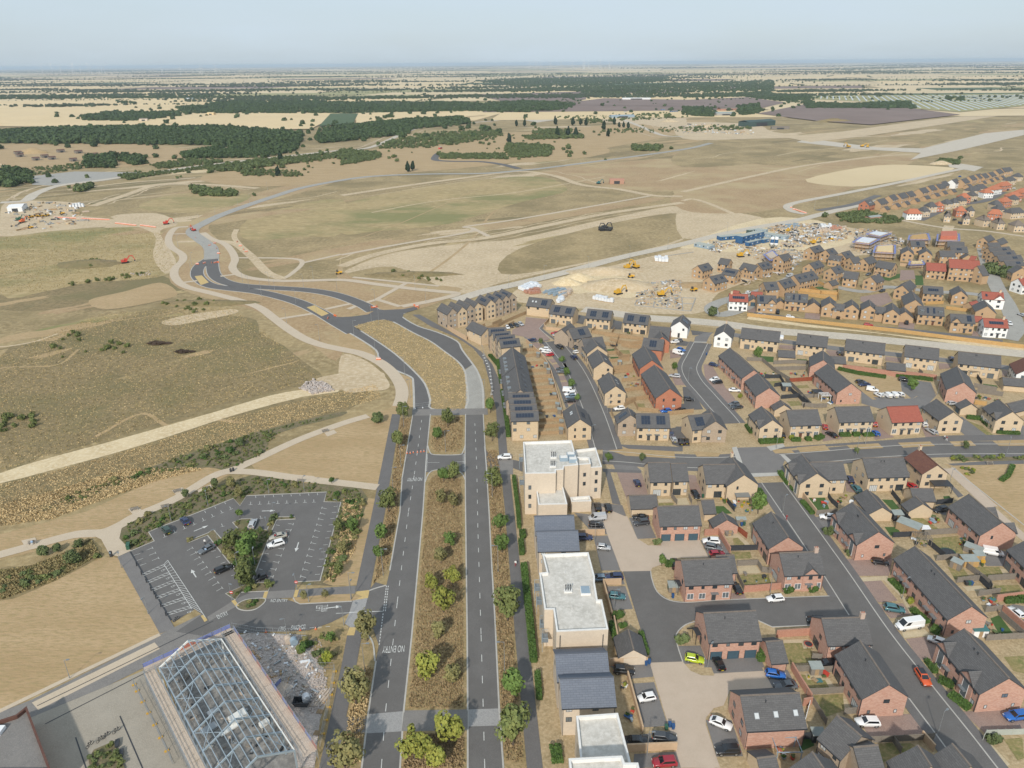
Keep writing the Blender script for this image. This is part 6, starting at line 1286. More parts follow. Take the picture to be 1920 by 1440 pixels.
cf=[('c2',1203,402,9),('c2',1302,408,9),('c2',1346,406,8),('c2',1376,406,8),('c2',1476,430,9),('c2',1215,470,9),('c2',1275,470,9),('c2',1318,470,9),('c2',945,508,9),('c2',1500,468,7),('c2',1535,402,8),('c2',1562,418,6),('c2',1587,418,6),('c2',1613,424,7),('c2',375,668,6.5),('c2',402,660,6.5),('c1',1580,612,7.5),('c1',1565,690,6.5),('c2',985,410,7),('c2',1030,412,8)]
for c,x,y,s in cf:
 p=G(c,x,y);t=thing('conifer','dark evergreen conifer standing alone on the old airfield','tree',(p.x,p.y,0),x,'dark conifers on the old airfield')
 ob('trunk',trunk_mesh(1,1.0,.035,.1),t).scale=(s,s,s*.9);o=ob('crown',crown('con','leaf_conifer',int(x)%4,1,1,K=30,per=40,card=.3,taper=.5),t,(0,0,s*.92));o.scale=(s*.55,s*.55,s*.9)
wp,ws=[],[]
for P,n,sd in WEED:
 rd=random.Random(sd)
 for q in sample(P,n,rd):wp.append(q);ws.append(rd.uniform(.7,1.5))
scatter_obj('weed_clumps','weedy dark clumps scattered over the rough fields',wp,ws,'lolive',0,'weeds')
gp,gs=[],[];gd=random.Random(8)
for c,pts,n in(('c10',[110,600,190,680,350,615,310,545,545,450,950,290,1000,345,1045,270,1640,245,1600,190,1100,130,800,220,480,340,160,490],330),('c10',[1660,260,1640,320,1760,325,1610,900,1700,930,1800,760,1880,560,1940,330,1880,230],210),('c4',[300,1380,700,1240,1100,1100,1450,990,1900,885,1560,1000,1480,1120,1330,1200,1180,1185,1060,1195,760,1255,400,1395],380),('c10',[930,560,985,525,1120,545,1200,545,1090,900,1050,930,860,640],300)):
 for q in sample(GP(c,pts),n,gd):gp.append(q);gs.append(gd.uniform(.18,.5))
scatter_obj('ground_cover','low leafy ground cover and dry tufts in the planting beds',gp,gs,'lolive',0,'ground cover')
hp,hs=[],[];fr=random.Random(3)
for(a,b,dy)in HEDGE:
 if fr.random()<.4:continue
 L=hypot(b[0]-a[0],b[1]-a[1]);gap=7+a[1]/600;n=int(L/gap);dn=fr.choice((.05,.3,.97,.97,.97))
 for k in range(n):
  if fr.random()>dn:continue
  t=(k+fr.random())/n;x=a[0]+(b[0]-a[0])*t+fr.gauss(0,4);y=a[1]+(b[1]-a[1])*t+fr.gauss(0,4)
  if abs(x)>y*.78+100 or(y<2300):continue
  hp.append((x,y,a[1]/9000));hs.append(fr.uniform(1.6,3.6)*(1+a[1]/40000))
for k in range(105):
 y=2400*math.exp(fr.random()*2.4);x=fr.uniform(-.78,.78)*y;w2,d2=y*fr.uniform(.02,.09),y*fr.uniform(.006,.02)
 for j in range(int(min(260,40+w2*.9))):
  hp.append((x+fr.gauss(0,w2),y+fr.gauss(0,d2),y/9000));hs.append(fr.uniform(3.5,6)*(1+y/30000))
scatter_obj('hedgerow_trees','hedgerow trees and copses across the distant farmland',hp,hs,'leaf_far',0,'trees')
print('hedge pts',len(hp))
# VEHICLES
ST=dict(hatch=(4.05,1.76,1.48,.95,.93,.02,.70,.10,.52,.31),suv=(4.45,1.85,1.66,1.06,1.05,.02,.72,.09,.55,.36),saloon=(4.65,1.82,1.44,.93,.90,.10,.72,.27,.54,.32),estate=(4.65,1.82,1.48,.94,.91,.02,.70,.08,.53,.32),small=(3.55,1.63,1.50,.95,.95,.02,.74,.10,.56,.29),smart=(2.7,1.56,1.55,.98,1.0,.02,.82,.10,.62,.29),mpv=(4.9,1.92,1.85,1.1,1.05,.01,.82,.04,.64,.34),beetle=(4.25,1.8,1.49,.92,.95,.05,.70,.28,.54,.33),van=(4.95,1.95,1.95,1.12,1.12,.0,.86,.02,.70,.34),bigvan=(6.1,2.05,2.5,1.35,1.3,.0,.88,.015,.72,.36),smallvan=(4.4,1.82,1.82,1.05,1.05,.0,.78,.02,.62,.32))
CC=dict(white=(.78,.78,.77),black=(.012,.012,.014),grey=(.11,.12,.13),dgrey=(.05,.055,.062),silver=(.42,.43,.44),red=(.42,.02,.025),navy=(.018,.03,.085),blue=(.015,.12,.42),teal=(.055,.16,.18),orange=(.62,.10,.025),lime=(.42,.52,.02),green=(.025,.055,.04),gold=(.38,.36,.30),bluegrey=(.16,.22,.28),maroon=(.30,.015,.03))
for k,v in CC.items():
 m=mat('paint_'+k,v,None,rough=.28,spec=.6);m.node_tree.nodes['Principled BSDF'].inputs['Coat Weight'].default_value=.35;m.node_tree.nodes['Principled BSDF'].inputs['Coat Roughness'].default_value=.08
mat('car_glass',(.012,.014,.017),None,rough=.06,spec=.8);mat('rim',(.38,.39,.40),None,rough=.35,metal=.7)
def car_body(style):
 def f():
  L,W,H,bz,hz_,gr0,gf0,gr1,gf1,wr=ST[style];w2=W/2;mb=MB();van='van' in style
  X=lambda t:(t-.5)*L
  st=[(0,.42,bz*.86,.90),(.03,.30,bz*.98,.97),(.2,.24,bz,1.0),(.5,.22,bz,1.0),(gf0,.24,bz,1.0),(.90,.26,hz_*.90,.97),(.97,.30,hz_*.78,.90),(1.0,.40,hz_*.66,.80)]
  if style in('hatch','small','smart','suv','estate','mpv')or van:st[0]=(0,.40,bz*.95,.93)
  ring=[]
  for t,zb,zt,k in st:
   x=X(t);ring.append([(x,-w2*k*.93,zb),(x,-w2*k,(zb+zt)*.48),(x,-w2*k*.985,zt-.1),(x,-w2*k*.90,zt),(x,w2*k*.90,zt),(x,w2*k*.985,zt-.1),(x,w2*k,(zb+zt)*.48),(x,w2*k*.93,zb)])
  n=8;v=[p for r in ring for p in r];fs=[]
  for i in range(len(ring)-1):
   for j in range(n):a,b=i*n+j,i*n+(j+1)%n;fs.append((a,b,b+n,a+n))
  fs.append(tuple(range(n)));fs.append(tuple(range((len(ring)-1)*n,len(ring)*n))[::-1]);mb.raw(v,[q[::-1]for q in fs],0,True)
  wb,wt=w2*.90,w2*(.72 if not van else.86);b0,b1,r0,r1=X(gr0),X(gf0),X(gr1),X(gf1);zr=H
  lo=[(b0,-wb,bz-.02),(b1,-wb,bz-.02),(b1,wb,bz-.02),(b0,wb,bz-.02)];mid=[(r0,-wt,zr-.06),(r1,-wt,zr-.08),(r1,wt,zr-.08),(r0,wt,zr-.06)];s=.9
  hi=[(r0+.12,-wt*s,zr),(r1-.2,-wt*s,zr),(r1-.2,wt*s,zr),(r0+.12,wt*s,zr)]
  mb.raw(lo+mid+hi,[(0,1,5,4),(1,2,6,5),(2,3,7,6),(3,0,4,7),(4,5,9,8),(5,6,10,9),(6,7,11,10),(7,4,8,11),(8,9,10,11)],0)
  for wx in(.19,.81):
   for sy in(-1,1):mb.box(X(wx)-wr*1.15,X(wx)+wr*1.15,sy*w2*.62 if sy>0 else-w2*.985,w2*.985 if sy>0 else-w2*.62,.2,wr*1.95,1)
  for sy in(-1,1):mb.box(b1-.35,b1-.15,sy*w2*.98 if sy>0 else-w2-.14,w2+.14 if sy>0 else-w2*.98,bz-.02,bz+.12,0)
  return mb,(lo,mid,hi)
 return cached(('cb',style),f)
def body_mesh(style,col,roofcol=None):
 def f():
  mb,_=car_body(style);return mb.mesh('body',['paint_'+col,'black_rubber'])
 return cached(('body',style,col),f)
def glass_meshes(style):
 def f():
  L,W,H,bz,hz_,gr0,gf0,gr1,gf1,wr=ST[style];_,(lo,mid,hi)=car_body(style);van='van' in style;out={}
  def panel(nm,q,u0,u1,v0,v1,off):
   P=lambda u,v:Vector(q[0])*(1-u)*(1-v)+Vector(q[1])*u*(1-v)+Vector(q[2])*u*v+Vector(q[3])*(1-u)*v
   o=Vector(off);mb=MB();mb.add([P(u0,v0)+o,P(u1,v0)+o,P(u1,v1)+o,P(u0,v1)+o]);return mb.mesh(nm,['car_glass'])
  out['windscreen']=panel('windscreen',(lo[1],lo[2],mid[2],mid[1]),.06,.94,.06,.95,(.015,0,.012))
  if not van:out['rear_window']=panel('rear_window',(lo[3],lo[0],mid[0],mid[3]),.1,.9,.22,.92,(-.015,0,.008))
  u0=.72 if style in('van','bigvan','smallvan')else.08
  out['side_window']=panel('side_window',(lo[0],lo[1],mid[1],mid[0]),u0,.93,.14,.9,(0,-.014,.002));out['side_window.l']=panel('side_window',(lo[2],lo[3],mid[3],mid[2]),.07,1-u0,.14,.9,(0,.014,.002))
  return out
 return cached(('gl',style),f)
def wheel_mesh(r):
 def f():
  mb=MB();mb.cone((0,-.1,0),(0,.1,0),r,r,16,0);return mb.mesh('wheel',['black_rubber'])
 return cached(('wh',r),f)
def rim_mesh(r):
 def f():
  mb=MB();mb.cone((0,-.108,0),(0,.108,0),r*.62,r*.62,10,0,False);return mb.mesh('rim',['rim'])
 return cached(('rim',r),f)
def lamp_m(nm,m,sx,sy,sz):
 def f():
  mb=MB();mb.box(-sx/2,sx/2,-sy/2,sy/2,-sz/2,sz/2);return mb.mesh(nm,[m])
 return cached((nm,sx,sy,sz),f)
def car(label,c,x,y,fx,fy,style='hatch',col='grey',z=.08,far=0,roof=None,group=None):
 L,W,H,bz,hz_,gr0,gf0,gr1,gf1,wr=ST[style];van='van' in style
 p=G(c,x,y,H*.45);q=G(c,fx,fy,H*.45);a=atan2(q.y-p.y,q.x-p.x)
 t=thing('van' if van else 'car',label,'van' if van else 'car',(p.x,p.y,z),a,group)
 ob('body',body_mesh(style,col),t)
 for nm,me in glass_meshes(style).items():ob(nm.split('.')[0],me,t)
 if roof:
  mb=MB();_,(lo,mid,hi)=car_body(style);mb.add([tuple(Vector(v)+Vector((0,0,.012)))for v in hi]);mb.build('roof_panel',[roof],t)
 for wx in(.19,.81):
  for sy in(-1,1):
   w_=ob('wheel',wheel_mesh(wr),t,((wx-.5)*L,sy*(W/2-.11),wr));
   if not far:ob('rim',rim_mesh(wr),w_)
 if not far:
  for sy in(-1,1):
   ob('headlight',lamp_m('headlight','light_lens',.22,.36,.14),t,(L/2-.12,sy*W*.33,hz_*.66));ob('tail_light',lamp_m('tail_light','tail_lens',.1,.26,.26 if not van else.5),t,(-L/2+.06,sy*W*.38,bz*.84))
  ob('number_plate',lamp_m('number_plate','plate_yellow',.03,.52,.12),t,(-L/2-.01,0,.55))
 return t
WD=dict(hatch='hatchback',suv='tall car',saloon='saloon',estate='estate car',small='small city car',smart='tiny two-seat car',mpv='people carrier',beetle='rounded coupe',van='panel van',bigvan='high-roof van',smallvan='small van')
CN=dict(dgrey='charcoal',bluegrey='blue-grey',gold='champagne',green='dark green',lime='lime green',navy='navy blue',blue='bright blue')
for c,x,y,fx,fy,s,k,w_ in[
('c10',448,532,425,500,'suv','green','in a bay by the path planting'),('c10',588,465,560,432,'saloon','navy','in the bay next to the dark green car'),('c10',1095,487,1110,452,'estate','silver','parked against the middle bed'),('c10',1285,582,1215,597,'saloon','gold','beside the white car in the car park, person behind'),('c10',1268,638,1205,655,'suv','white','in the car park row by the middle bed'),
('c10',750,677,690,708,'saloon','grey','with two people beside it in the car park'),('c10',878,825,940,800,'estate','black','alone on the left row of the car park'),('c10',1160,890,1118,905,'smart','black','at the end of the car park row'),('c5',918,1130,885,1131,'suv','white','turning into the side road by the flats'),
('c12',962,800,950,752,'suv','black','nose-in at the flats entrance, left of a pair'),('c12',1066,808,1053,762,'suv','black','nose-in at the flats entrance, right of a pair'),('c12',960,905,872,912,'van','silver','beside the pale courtyard by the tall flats'),('c12',948,980,1015,984,'hatch','black','next to the silver van'),('c12',832,1105,885,1105,'suv','navy','tucked behind the pale garden wall'),
('c12',1025,1205,1090,1212,'small','silver','on the asphalt drive by the courtyard lamp'),('c12',1390,905,1312,900,'saloon','black','upper of two beside the first brick house'),('c12',1400,955,1325,963,'suv','dgrey','lower of two beside the first brick house'),('c12',1358,560,1335,515,'hatch','navy','on the brick-paved drive of the buff pair'),
('c13',705,55,650,58,'hatch','bluegrey','half behind the long flats wall'),('c13',822,45,770,46,'suv','navy','at the mouth of the drive behind the long flats'),('c13',845,185,898,190,'hatch','teal','on the square drive beside the cul-de-sac'),('c13',895,725,980,732,'suv','black','beside the blue wheelie bins'),('c13',1060,925,995,936,'small','white','on the long asphalt drive by the courtyard'),
('c13',990,1240,1070,1240,'saloon','black','behind the buff wall beside the white-patched roof'),('c13',1190,1215,1275,1224,'estate','dgrey','with roof bars behind the buff wall'),('c13',1190,1395,1110,1400,'suv','maroon','below the buff wall at the courtyard'),
('d1',1160,1045,1072,1040,'suv','white','top of three by the brick garden wall'),('d1',1185,1115,1275,1130,'suv','grey','middle of three by the brick garden wall'),('d1',1230,1190,1320,1185,'hatch','maroon','lowest of three by the brick garden wall'),('d1',985,520,1022,580,'saloon','black','on the paved alley between buff houses'),('d1',752,1300,738,1252,'suv','black','hidden beside the outside stair'),
('d2',1160,350,1135,300,'suv','navy','behind the teal car on the paved drive'),('d2',1235,455,1190,405,'suv','teal','on the paved drive beside the wide buff pair'),('d2',915,775,860,768,'suv','white','on the grey drive beside tall white windows'),('d2',1505,1280,1600,1292,'hatch','black','on the brick drive of the tall-windowed pair'),('d3',645,420,615,400,'hatch','red','squeezed between two buff houses'),
('d3',980,690,900,708,'estate','black','behind the flower patio fence'),('d3',1570,1165,1700,1188,'van','white','with roof rack beside the brick gable'),('d4',1280,612,1180,620,'hatch','white','on the street outside the gabled brick house'),('d4',845,492,800,420,'saloon','black','on the narrow brick drive'),('d4',375,1292,480,1312,'hatch','lime','by the outside stair of the coach house'),
('d4',645,1342,600,1260,'hatch','black','before the three garage doors'),('d4',1740,850,1660,845,'hatch','black','in the shade behind the chimney house'),('d6',1285,385,1395,402,'hatch','blue','beside the brick garage'),('d6',1400,510,1290,518,'saloon','grey','half behind the three-rooflight house'),('d6',670,935,795,985,'beetle','white','by the kerb of the three-rooflight house'),('d6',745,1235,600,1240,'suv','black','below the white beetle-shaped car'),
('d5',465,845,575,862,'suv','teal','on the brick drive before the long terrace'),('d5',635,1020,480,1042,'bigvan','white','before the long brick terrace'),('d5',935,1205,872,1182,'small','white','half hidden at the terrace corner'),('d5',1830,890,1740,818,'hatch','white','behind the far brick garden wall'),('d7',160,920,42,918,'suv','white','on the broad brick drive by the street'),('d7',1830,850,1690,868,'suv','blue','on the brick drive below the tall-windowed pair'),('d8',665,500,600,502,'hatch','black','in the gap between two brick houses'),
('c15',1055,517,1000,521,'hatch','white','on the drive of the white gabled house'),('c15',1100,498,1060,496,'hatch','dgrey','behind the white hatchback at the white house'),('c15',1100,645,1172,664,'van','white','with blue lettering on the paved drive'),('c15',1135,612,1175,625,'hatch','blue','behind the lettered white van'),('c15',1055,925,1010,920,'estate','silver','on the verge beside the red brick house'),
('c15',1225,1205,1285,1210,'hatch','black','by the large red brick gable'),('c15',950,1345,895,1352,'hatch','blue','at the foot of the large red brick gable'),('c15',1125,1335,1065,1340,'hatch','black','next to the bright blue hatchback'),('c15',390,1315,340,1322,'hatch','white','before the cream gabled house'),('c15',1525,792,1560,800,'hatch','navy','by the terrace hedge'),
('c15',1530,968,1470,980,'hatch','white','upper car before the brick terrace'),('c15',1567,1000,1510,1003,'hatch','black','lower car before the brick terrace'),('c15',1775,1097,1840,1100,'saloon','white','on the paved drive of the terrace'),('c15',1767,1262,1710,1270,'hatch','grey','upper grey car near the lime shrub'),('c15',1802,1300,1730,1310,'saloon','dgrey','lower grey car near the lime shrub')]:
 kw=dict(roof='paint_black')if(c,x)==('d7',785)else{}
 car(f'{CN.get(k, k)} {WD[s]} {w_}',c,x,y,fx,fy,s,k,**kw)
car('orange tall car with black roof driving along the street','d7',785,420,850,522,'suv','orange',roof='paint_black',z=.1)
for c,x,y,fx,fy,s,k,w_ in[
('e6',965,115,900,110,'suv','white','first of two white cars in the paved bays'),('e6',1000,155,935,150,'estate','white','second of two white cars in the paved bays'),('e6',1045,200,990,205,'small','red','in the paved bays by the curved street'),('e6',1210,415,1140,410,'hatch','dgrey','upper of two dark cars in the bays'),('e6',1225,455,1160,455,'hatch','grey','lower of two dark cars in the bays'),
('e6',1335,730,1430,735,'van','white','in the bay beneath a small tree'),('e6',1350,788,1265,795,'suv','white','below the white van in the bays'),('e6',1358,828,1290,835,'hatch','bluegrey','below the two white vehicles in the bays'),('e6',1350,890,1285,893,'hatch','black','last in the bays by the coach house'),('e6',1190,75,1140,45,'mpv','dgrey','driving away up the curved street'),('e6',1405,235,1370,205,'suv','navy','following the people carrier on the curved street'),
('c14',970,600,990,618,'small','white','first of four behind the paved turning head'),('c14',1015,582,1035,600,'small','black','second of four behind the paved turning head'),('c14',1075,573,1100,590,'hatch','dgrey','third of four behind the paved turning head'),('c14',1130,560,1155,575,'hatch','silver','last of four behind the paved turning head'),('c14',1262,750,1210,745,'hatch','navy','at the end of the back garden wall'),
('c14',1540,670,1500,668,'hatch','red','beside the grey brick solar house'),('c14',1568,692,1620,690,'saloon','silver','below the red hatchback'),('c14',1605,735,1640,725,'small','white','below the silver saloon'),('c14',1800,840,1830,830,'hatch','grey','between two grey brick houses'),('c14',1805,895,1830,890,'small','white','below the grey hatchback on the curved street'),('c5',1855,1000,1850,970,'hatch','navy','on the drive of the twin-solar pair'),('c5',1868,1030,1855,1010,'hatch','silver','below the navy hatchback'),('c5',1912,1042,1905,1015,'suv','black','opposite the silver hatchback'),
('c6',20,1040,10,1010,'hatch','black','beside the junction solar house'),('c6',560,1005,550,985,'hatch','black','between corner house and lime-shrub pair'),('c6',800,960,795,945,'hatch','red','on the brick drive by the lime-shrub pair'),('c6',838,1003,815,990,'saloon','black','on the brick drive below the red hatchback'),('c6',1085,995,1070,980,'hatch','blue','on the brick drive of the three-hedge pair'),('c6',1080,945,1075,930,'small','red','behind the three-hedge pair'),
('c6',1360,945,1350,925,'hatch','white','beside the bright red-roofed pair'),('c6',1400,985,1375,970,'estate','silver','on the brick drive by the red-roofed pair'),('c6',880,545,875,530,'hatch','dgrey','behind the orange gable'),('c6',1000,705,1030,700,'hatch','dgrey','upper dark car in the parking court'),('c6',1022,722,990,725,'saloon','navy','lower dark car in the parking court'),('c6',1068,750,1100,755,'smallvan','white','parked sideways in the court'),
('c6',1103,780,1080,768,'hatch','white','first of four nose-in in the court'),('c6',1150,780,1130,766,'smallvan','white','second of four nose-in in the court'),('c6',1187,778,1168,764,'smallvan','white','third of four nose-in in the court'),('c6',1222,776,1203,764,'hatch','white','last of four nose-in in the court'),('c6',1248,695,1285,700,'suv','black','against the court hedge'),('c6',1512,575,1505,562,'hatch','navy','on the lane behind the cream pairs'),('c6',555,460,556,445,'van','white','on the lane by the haul road'),('c6',1520,828,1550,826,'hatch','silver','at the foot of the orange gabled house')]:
 car(f'{CN.get(k, k)} {WD[s]} {w_}',c,x,y,fx,fy,s,k,z=.08)
for c,x,y,fx,fy,s,k,w_ in[('c6',535,315,533,330,'suv','black','under the slate carport'),('c6',605,342,640,345,'hatch','white','beside the long timber fence, by the dormered pair'),('c6',1045,387,1080,390,'hatch','red','beside the long timber fence, by the third twin gable'),('c6',445,330,480,335,'hatch','silver','half behind the start of the timber fence'),('c6',875,345,873,360,'hatch','black','under the first carport arch'),('c6',1122,195,1095,203,'hatch','dgrey','in the paved court of the new estate'),('c6',1045,103,1020,110,'hatch','grey','outside the wide dormered tan house'),('c6',1905,330,1885,322,'hatch','silver','on the concrete street of the new estate'),('c6',1840,380,1850,390,'small','white','beside the solar white house'),('c6',1260,375,1258,390,'hatch','black','in the open slate carport'),('c6',600,110,570,118,'van','silver','on the new concrete road'),('e1',740,770,760,760,'suv','white','behind the white red-roofed house'),
('e3',1375,578,1400,570,'hatch','dgrey','on the distant estate street'),('e3',1140,790,1160,785,'hatch','dgrey','beside the first cream hipped house'),('e3',1205,830,1230,838,'hatch','navy','before the second cream hipped house'),('e3',1600,885,1640,890,'hatch','black','before the fourth cream hipped house'),('e3',1735,455,1770,448,'suv','dgrey','by the distant clay-roofed row'),('e3',1810,440,1840,432,'hatch','white','second by the distant clay-roofed row'),('e3',1200,305,1225,300,'hatch','blue','on the far estate road')]:
 car(f'{CN.get(k, k)} {WD[s]} {w_}',c,x,y,fx,fy,s,k,z=.1,far=1)
 # STREET FURNITURE
def lamp_mesh(h,arm):
 def f():
  mb=MB();mb.cone((0,0,0),(0,0,1.1),.10,.09,8);mb.cone((0,0,1.1),(0,0,h),.07,.045,8)
  if arm:mb.bar((0,0,h-.03),(arm,0,h+.02),.06,.06)
  return mb.mesh('post',['galv'])
 return cached(('lamp',h,arm),f)
def head_mesh():
 def f():
  mb=MB();mb.box(-.1,.55,-.16,.16,-.05,.09,0);mb.box(0,.5,-.12,.12,-.07,-.05,1);return mb.mesh('lamp_head',['zinc','light_lens'])
 return cached('lhead',f)
def lamp(label,c,x,y,h=6,arm=.7,rz=0,group=None):
 p=G(c,x,y);t=thing('street_lamp',label,'street lamp',(p.x,p.y,.02),rz,group);ob('post',lamp_mesh(h,arm),t);ob('lamp_head',head_mesh(),t,(arm,0,h));return t
for c,x,y,rz,w_ in[('c8',236,358,0,'beside the lower of two close green trees'),('c8',882,338,3.14,'opposite the long flats'),('c8',918,898,3.14,'above the blue-roofed town houses'),('c8',134,906,0,'by the side road mouth'),('c8',55,496,0,'at the yellow tactile paving'),('c5',587,1106,0,'in the short median'),('c5',849,1356,3.14,'before the tall flats'),('c5',292,1320,0,'in the left verge beside the car park planting'),('c5',337,1190,0,'in the left verge by the traffic cones'),('c5',352,962,0,'where the park path meets the boulevard')]:
 lamp(f'tall galvanised street lamp {w_}',c,x,y,8,1.0,rz,'boulevard lamps')
for c,x,y in[('c5',357,672),('c5',388,800),('c5',193,570),('c5',170,370),('c5',212,390),('c5',72,455),('c5',800,610),('c5',808,800),('c4',1612,378),('c4',1780,318),('c4',1798,476),('c4',1665,270),('c1',1003,1092),('c1',1080,1190),('c1',1075,1238),('c1',1245,1242),('c1',1365,1287),('c1',1515,1307),('c1',1402,1327),('c1',1545,1332),('c1',1472,1367),('c1',1762,1272),('c1',1708,1317),('c1',1897,1342),('c1',1147,1132),('c1',1212,922),('c1',1405,838),('c1',1125,962),('c5',190,268),('c5',416,192),('c5',475,260),('c1',1505,768),('c1',1340,870),('c2',942,1325),('c2',1140,1268),('c2',1390,1212),('c2',1622,1152),('c2',1835,1102),('c3',250,1010),('c3',740,880),('c3',870,850)]:
 lamp('galvanised lamp post along the new link road',c,x,y,8,.9,(x*7)%6,'link road lamps')
for c,x,y,rz,w_ in[('d4',1222,552,1.5,'beside the white hatchback and brick garden wall'),('d5',545,740,.5,'on the front path of the long terrace'),('d6',522,300,.8,'at the coach house drive'),('d7',945,1065,.5,'on the street kerb below the orange car'),('d2',402,742,.6,'on the kerb opposite the buff conservatory'),('c6',30,712,0,'at the bend of the white houses street'),('c6',975,1118,1,'on the verge of the tree-lined road, near the roof shadow'),('c6',526,1086,1,'at the junction shrubs'),('c6',1820,1118,1,'at the far end of the tree-lined road'),('c6',1026,1062,1,'before the three-hedge pair'),('c15',1216,996,.4,'on the verge of the red brick house'),('c15',250,1378,.5,'before the white-car cream gable'),('c15',1476,600,3,'beside the second white house'),('c5',1409,1042,.3,'behind the tall flats'),('c12',935,1150,0,'at the drive of the pale courtyard'),('c13',822,290,0,'on the square drive by the cul-de-sac'),('c13',1062,1350,0,'at the buff wall by the charcoal estate car'),('d3',1070,442,.5,'beside the dry field road'),('e8',802,690,3,'by the orange gabled house in the parking court')]:
 lamp(f'slim galvanised street lamp {w_}',c,x,y,6,.6,rz,'estate lamps')
for i,(c,x,y)in enumerate([('c10',1218,264),('c10',1483,245),('c10',762,360),('c10',485,472),('c10',838,642),('c10',1207,548),('c10',1258,441),('c10',982,832),('c10',1114,802),('c10',1738,425),('c10',1640,792),('c10',1425,982),('c10',940,1062),('c10',1517,1077),('c10',1838,1052),('c10',1780,1252),('c10',1355,1332),('c10',312,1166),('c10',112,818),('c7',393,937)]):
 lamp('slim lamp post in the planting around the car park',c,x,y,5,.5,i,'car park lamps')
def post(name,label,cat,c,x,y,parts,group=None,rz=0,z=.08):
 p=G(c,x,y);t=thing(name,label,cat,(p.x,p.y,z),rz,group)
 for nm,fn,mats in parts:ob(nm,cached(('pp',name,nm,str(mats)),lambda fn=fn,nm=nm,mats=mats:(lambda mb:(fn(mb),mb.mesh(nm,mats))[1])(MB())),t)
 return t
for c,x,y in[('c10',226,806),('c10',263,872),('c10',299,930),('c10',334,992),('c10',357,1020),('c10',371,1052),('c10',408,1114),('c10',446,1180)]:
 post('bollard','black steel bollard along the hatched disabled bays','bollard',c,x,y,[('post',lambda m:m.cone((0,0,0),(0,0,1.1),.12,.12,10),['ink']),('cap',lambda m:m.cone((0,0,1.1),(0,0,1.2),.13,.06,10),['ink'])],'bollards along the disabled bays')
ribbon('drain_channel','c10',[178,700,485,1215],.35,22,'ink',0)
def bench(label,c,x,y,rz,group='park benches'):
 p=G(c,x,y);t=thing('bench',label,'bench',(p.x,p.y,.1),rz,group);mb=MB()
 for k in range(4):mb.box(-1.1,1.1,-.28+k*.15,-.17+k*.15,.42,.47)
 mb.build('seat',['oldwood'],t);mb=MB()
 for k in range(3):mb.box(-1.1,1.1,.3,.34,.55+k*.13,.65+k*.13)
 mb.build('backrest',['oldwood'],t)
 for s in(-.85,.85):mb=MB();mb.box(s-.06,s+.06,-.28,.3,0,.42);mb.box(s-.05,s+.05,.26,.3,.42,.95);mb.build('leg',['concrete'],t)
for i,(c,x,y,rz,w_)in enumerate([('c10',530,252,.45,'nearest the dry golden grass'),('c10',210,388,.45,'by the big path bend'),('c10',750,234,.45,'backed by the tall shrubs'),('c10',440,368,.45,'above the dark green parked car'),('c10',1455,176,-.1,'on the cross path above the car park'),('c4',1830,990,.5,'up the sloping path by the triangle lawn'),('c7',185,180,.3,'occupied by a seated person'),('d3',1535,185,0,'beside the dry field, white slatted')]):bench(f'park bench on its path-side pad {w_}',c,x,y,rz)
for c,x,y,w_ in(('c10',932,100,'left'),('c10',951,94,'right')):post('litter_bin',f'black litter bin at the path fork, {"beside the lawn" if w_=="left" else "beside the shrubs"}','bin',c,x,y,[('bin_body',lambda m:(m.cone((0,0,0),(0,0,1.0),.32,.34,10)),['ink']),('lid',lambda m:m.cone((0,0,1.0),(0,0,1.25),.36,.2,10),['ink'])],'litter bins at the path fork')
post('cabinet','green utility cabinet at the car park corner','cabinet','c10',165,672,[('cabinet_body',lambda m:m.box(-.9,.9,-.4,.4,0,1.3),['bin_green']),('cabinet_top',lambda m:m.box(-.95,.95,-.45,.45,1.3,1.38),['bin_green'])],rz=1.9)
post('parking_machine','dark ticket machine with pale base beside the path','machine','c10',36,735,[('machine_body',lambda m:m.box(-.3,.3,-.25,.25,0,1.6),['ink']),('screen',lambda m:m.box(-.2,.2,-.27,-.25,1.1,1.45),['greyblue'])])
for c,x,y,s in(('c10',940,1058,'NE'),('c10',1424,980,'NE')):
 t=post('road_sign','round no-entry sign at the car park '+('entrance' if x<1000 else 'exit'),'sign',c,x+6,y+4,[('pole',lambda m:m.cone((0,0,0),(0,0,2.6),.05,.05,8),['galv']),('disc',lambda m:m.cone((0,-.06,2.3),(0,-.02,2.3),.42,.42,16),['redp']),('bar',lambda m:m.box(-.3,.3,-.085,-.065,2.22,2.38),['chalk'])],'no-entry signs')
for c,x,y in[('c5',370,1112),('c5',388,1112),('c5',405,1108),('c5',428,1106),('c5',448,1104),('c5',465,1102),('c10',1195,1305),('c10',1452,1290),('c10',1568,1282)]:
 post('traffic_cone','orange traffic cone '+('in the line across the left carriageway' if c=='c5' else 'at the loading bay fence'),'cone',c,x,y,[('cone_body',lambda m:m.cone((0,0,.04),(0,0,.75),.19,.04,10),['orange_plastic']),('base',lambda m:m.box(-.24,.24,-.24,.24,0,.05),['orange_plastic']),('band',lambda m:m.cone((0,0,.36),(0,0,.52),.125,.09,10),['chalk'])],'traffic cones',z=.12)
def barrier(label,c,x,y,rz,group='orange road barriers'):
 p=G(c,x,y);t=thing('road_barrier',label,'barrier',(p.x,p.y,.1),rz,group)
 def fb():
  mb=MB();mb.box(-1,1,-.04,.04,.12,.95);mb.box(-.9,-.6,-.3,.3,0,.12);mb.box(.6,.9,-.3,.3,0,.12);return mb.mesh('panel',['orange_plastic'])
 def fs():
  mb=MB();mb.box(-.95,.95,-.055,-.04,.6,.85);return mb.mesh('stripe',['chalk'])
 ob('panel',cached('barrier',fb),t);ob('stripe',cached('barstripe',fs),t)
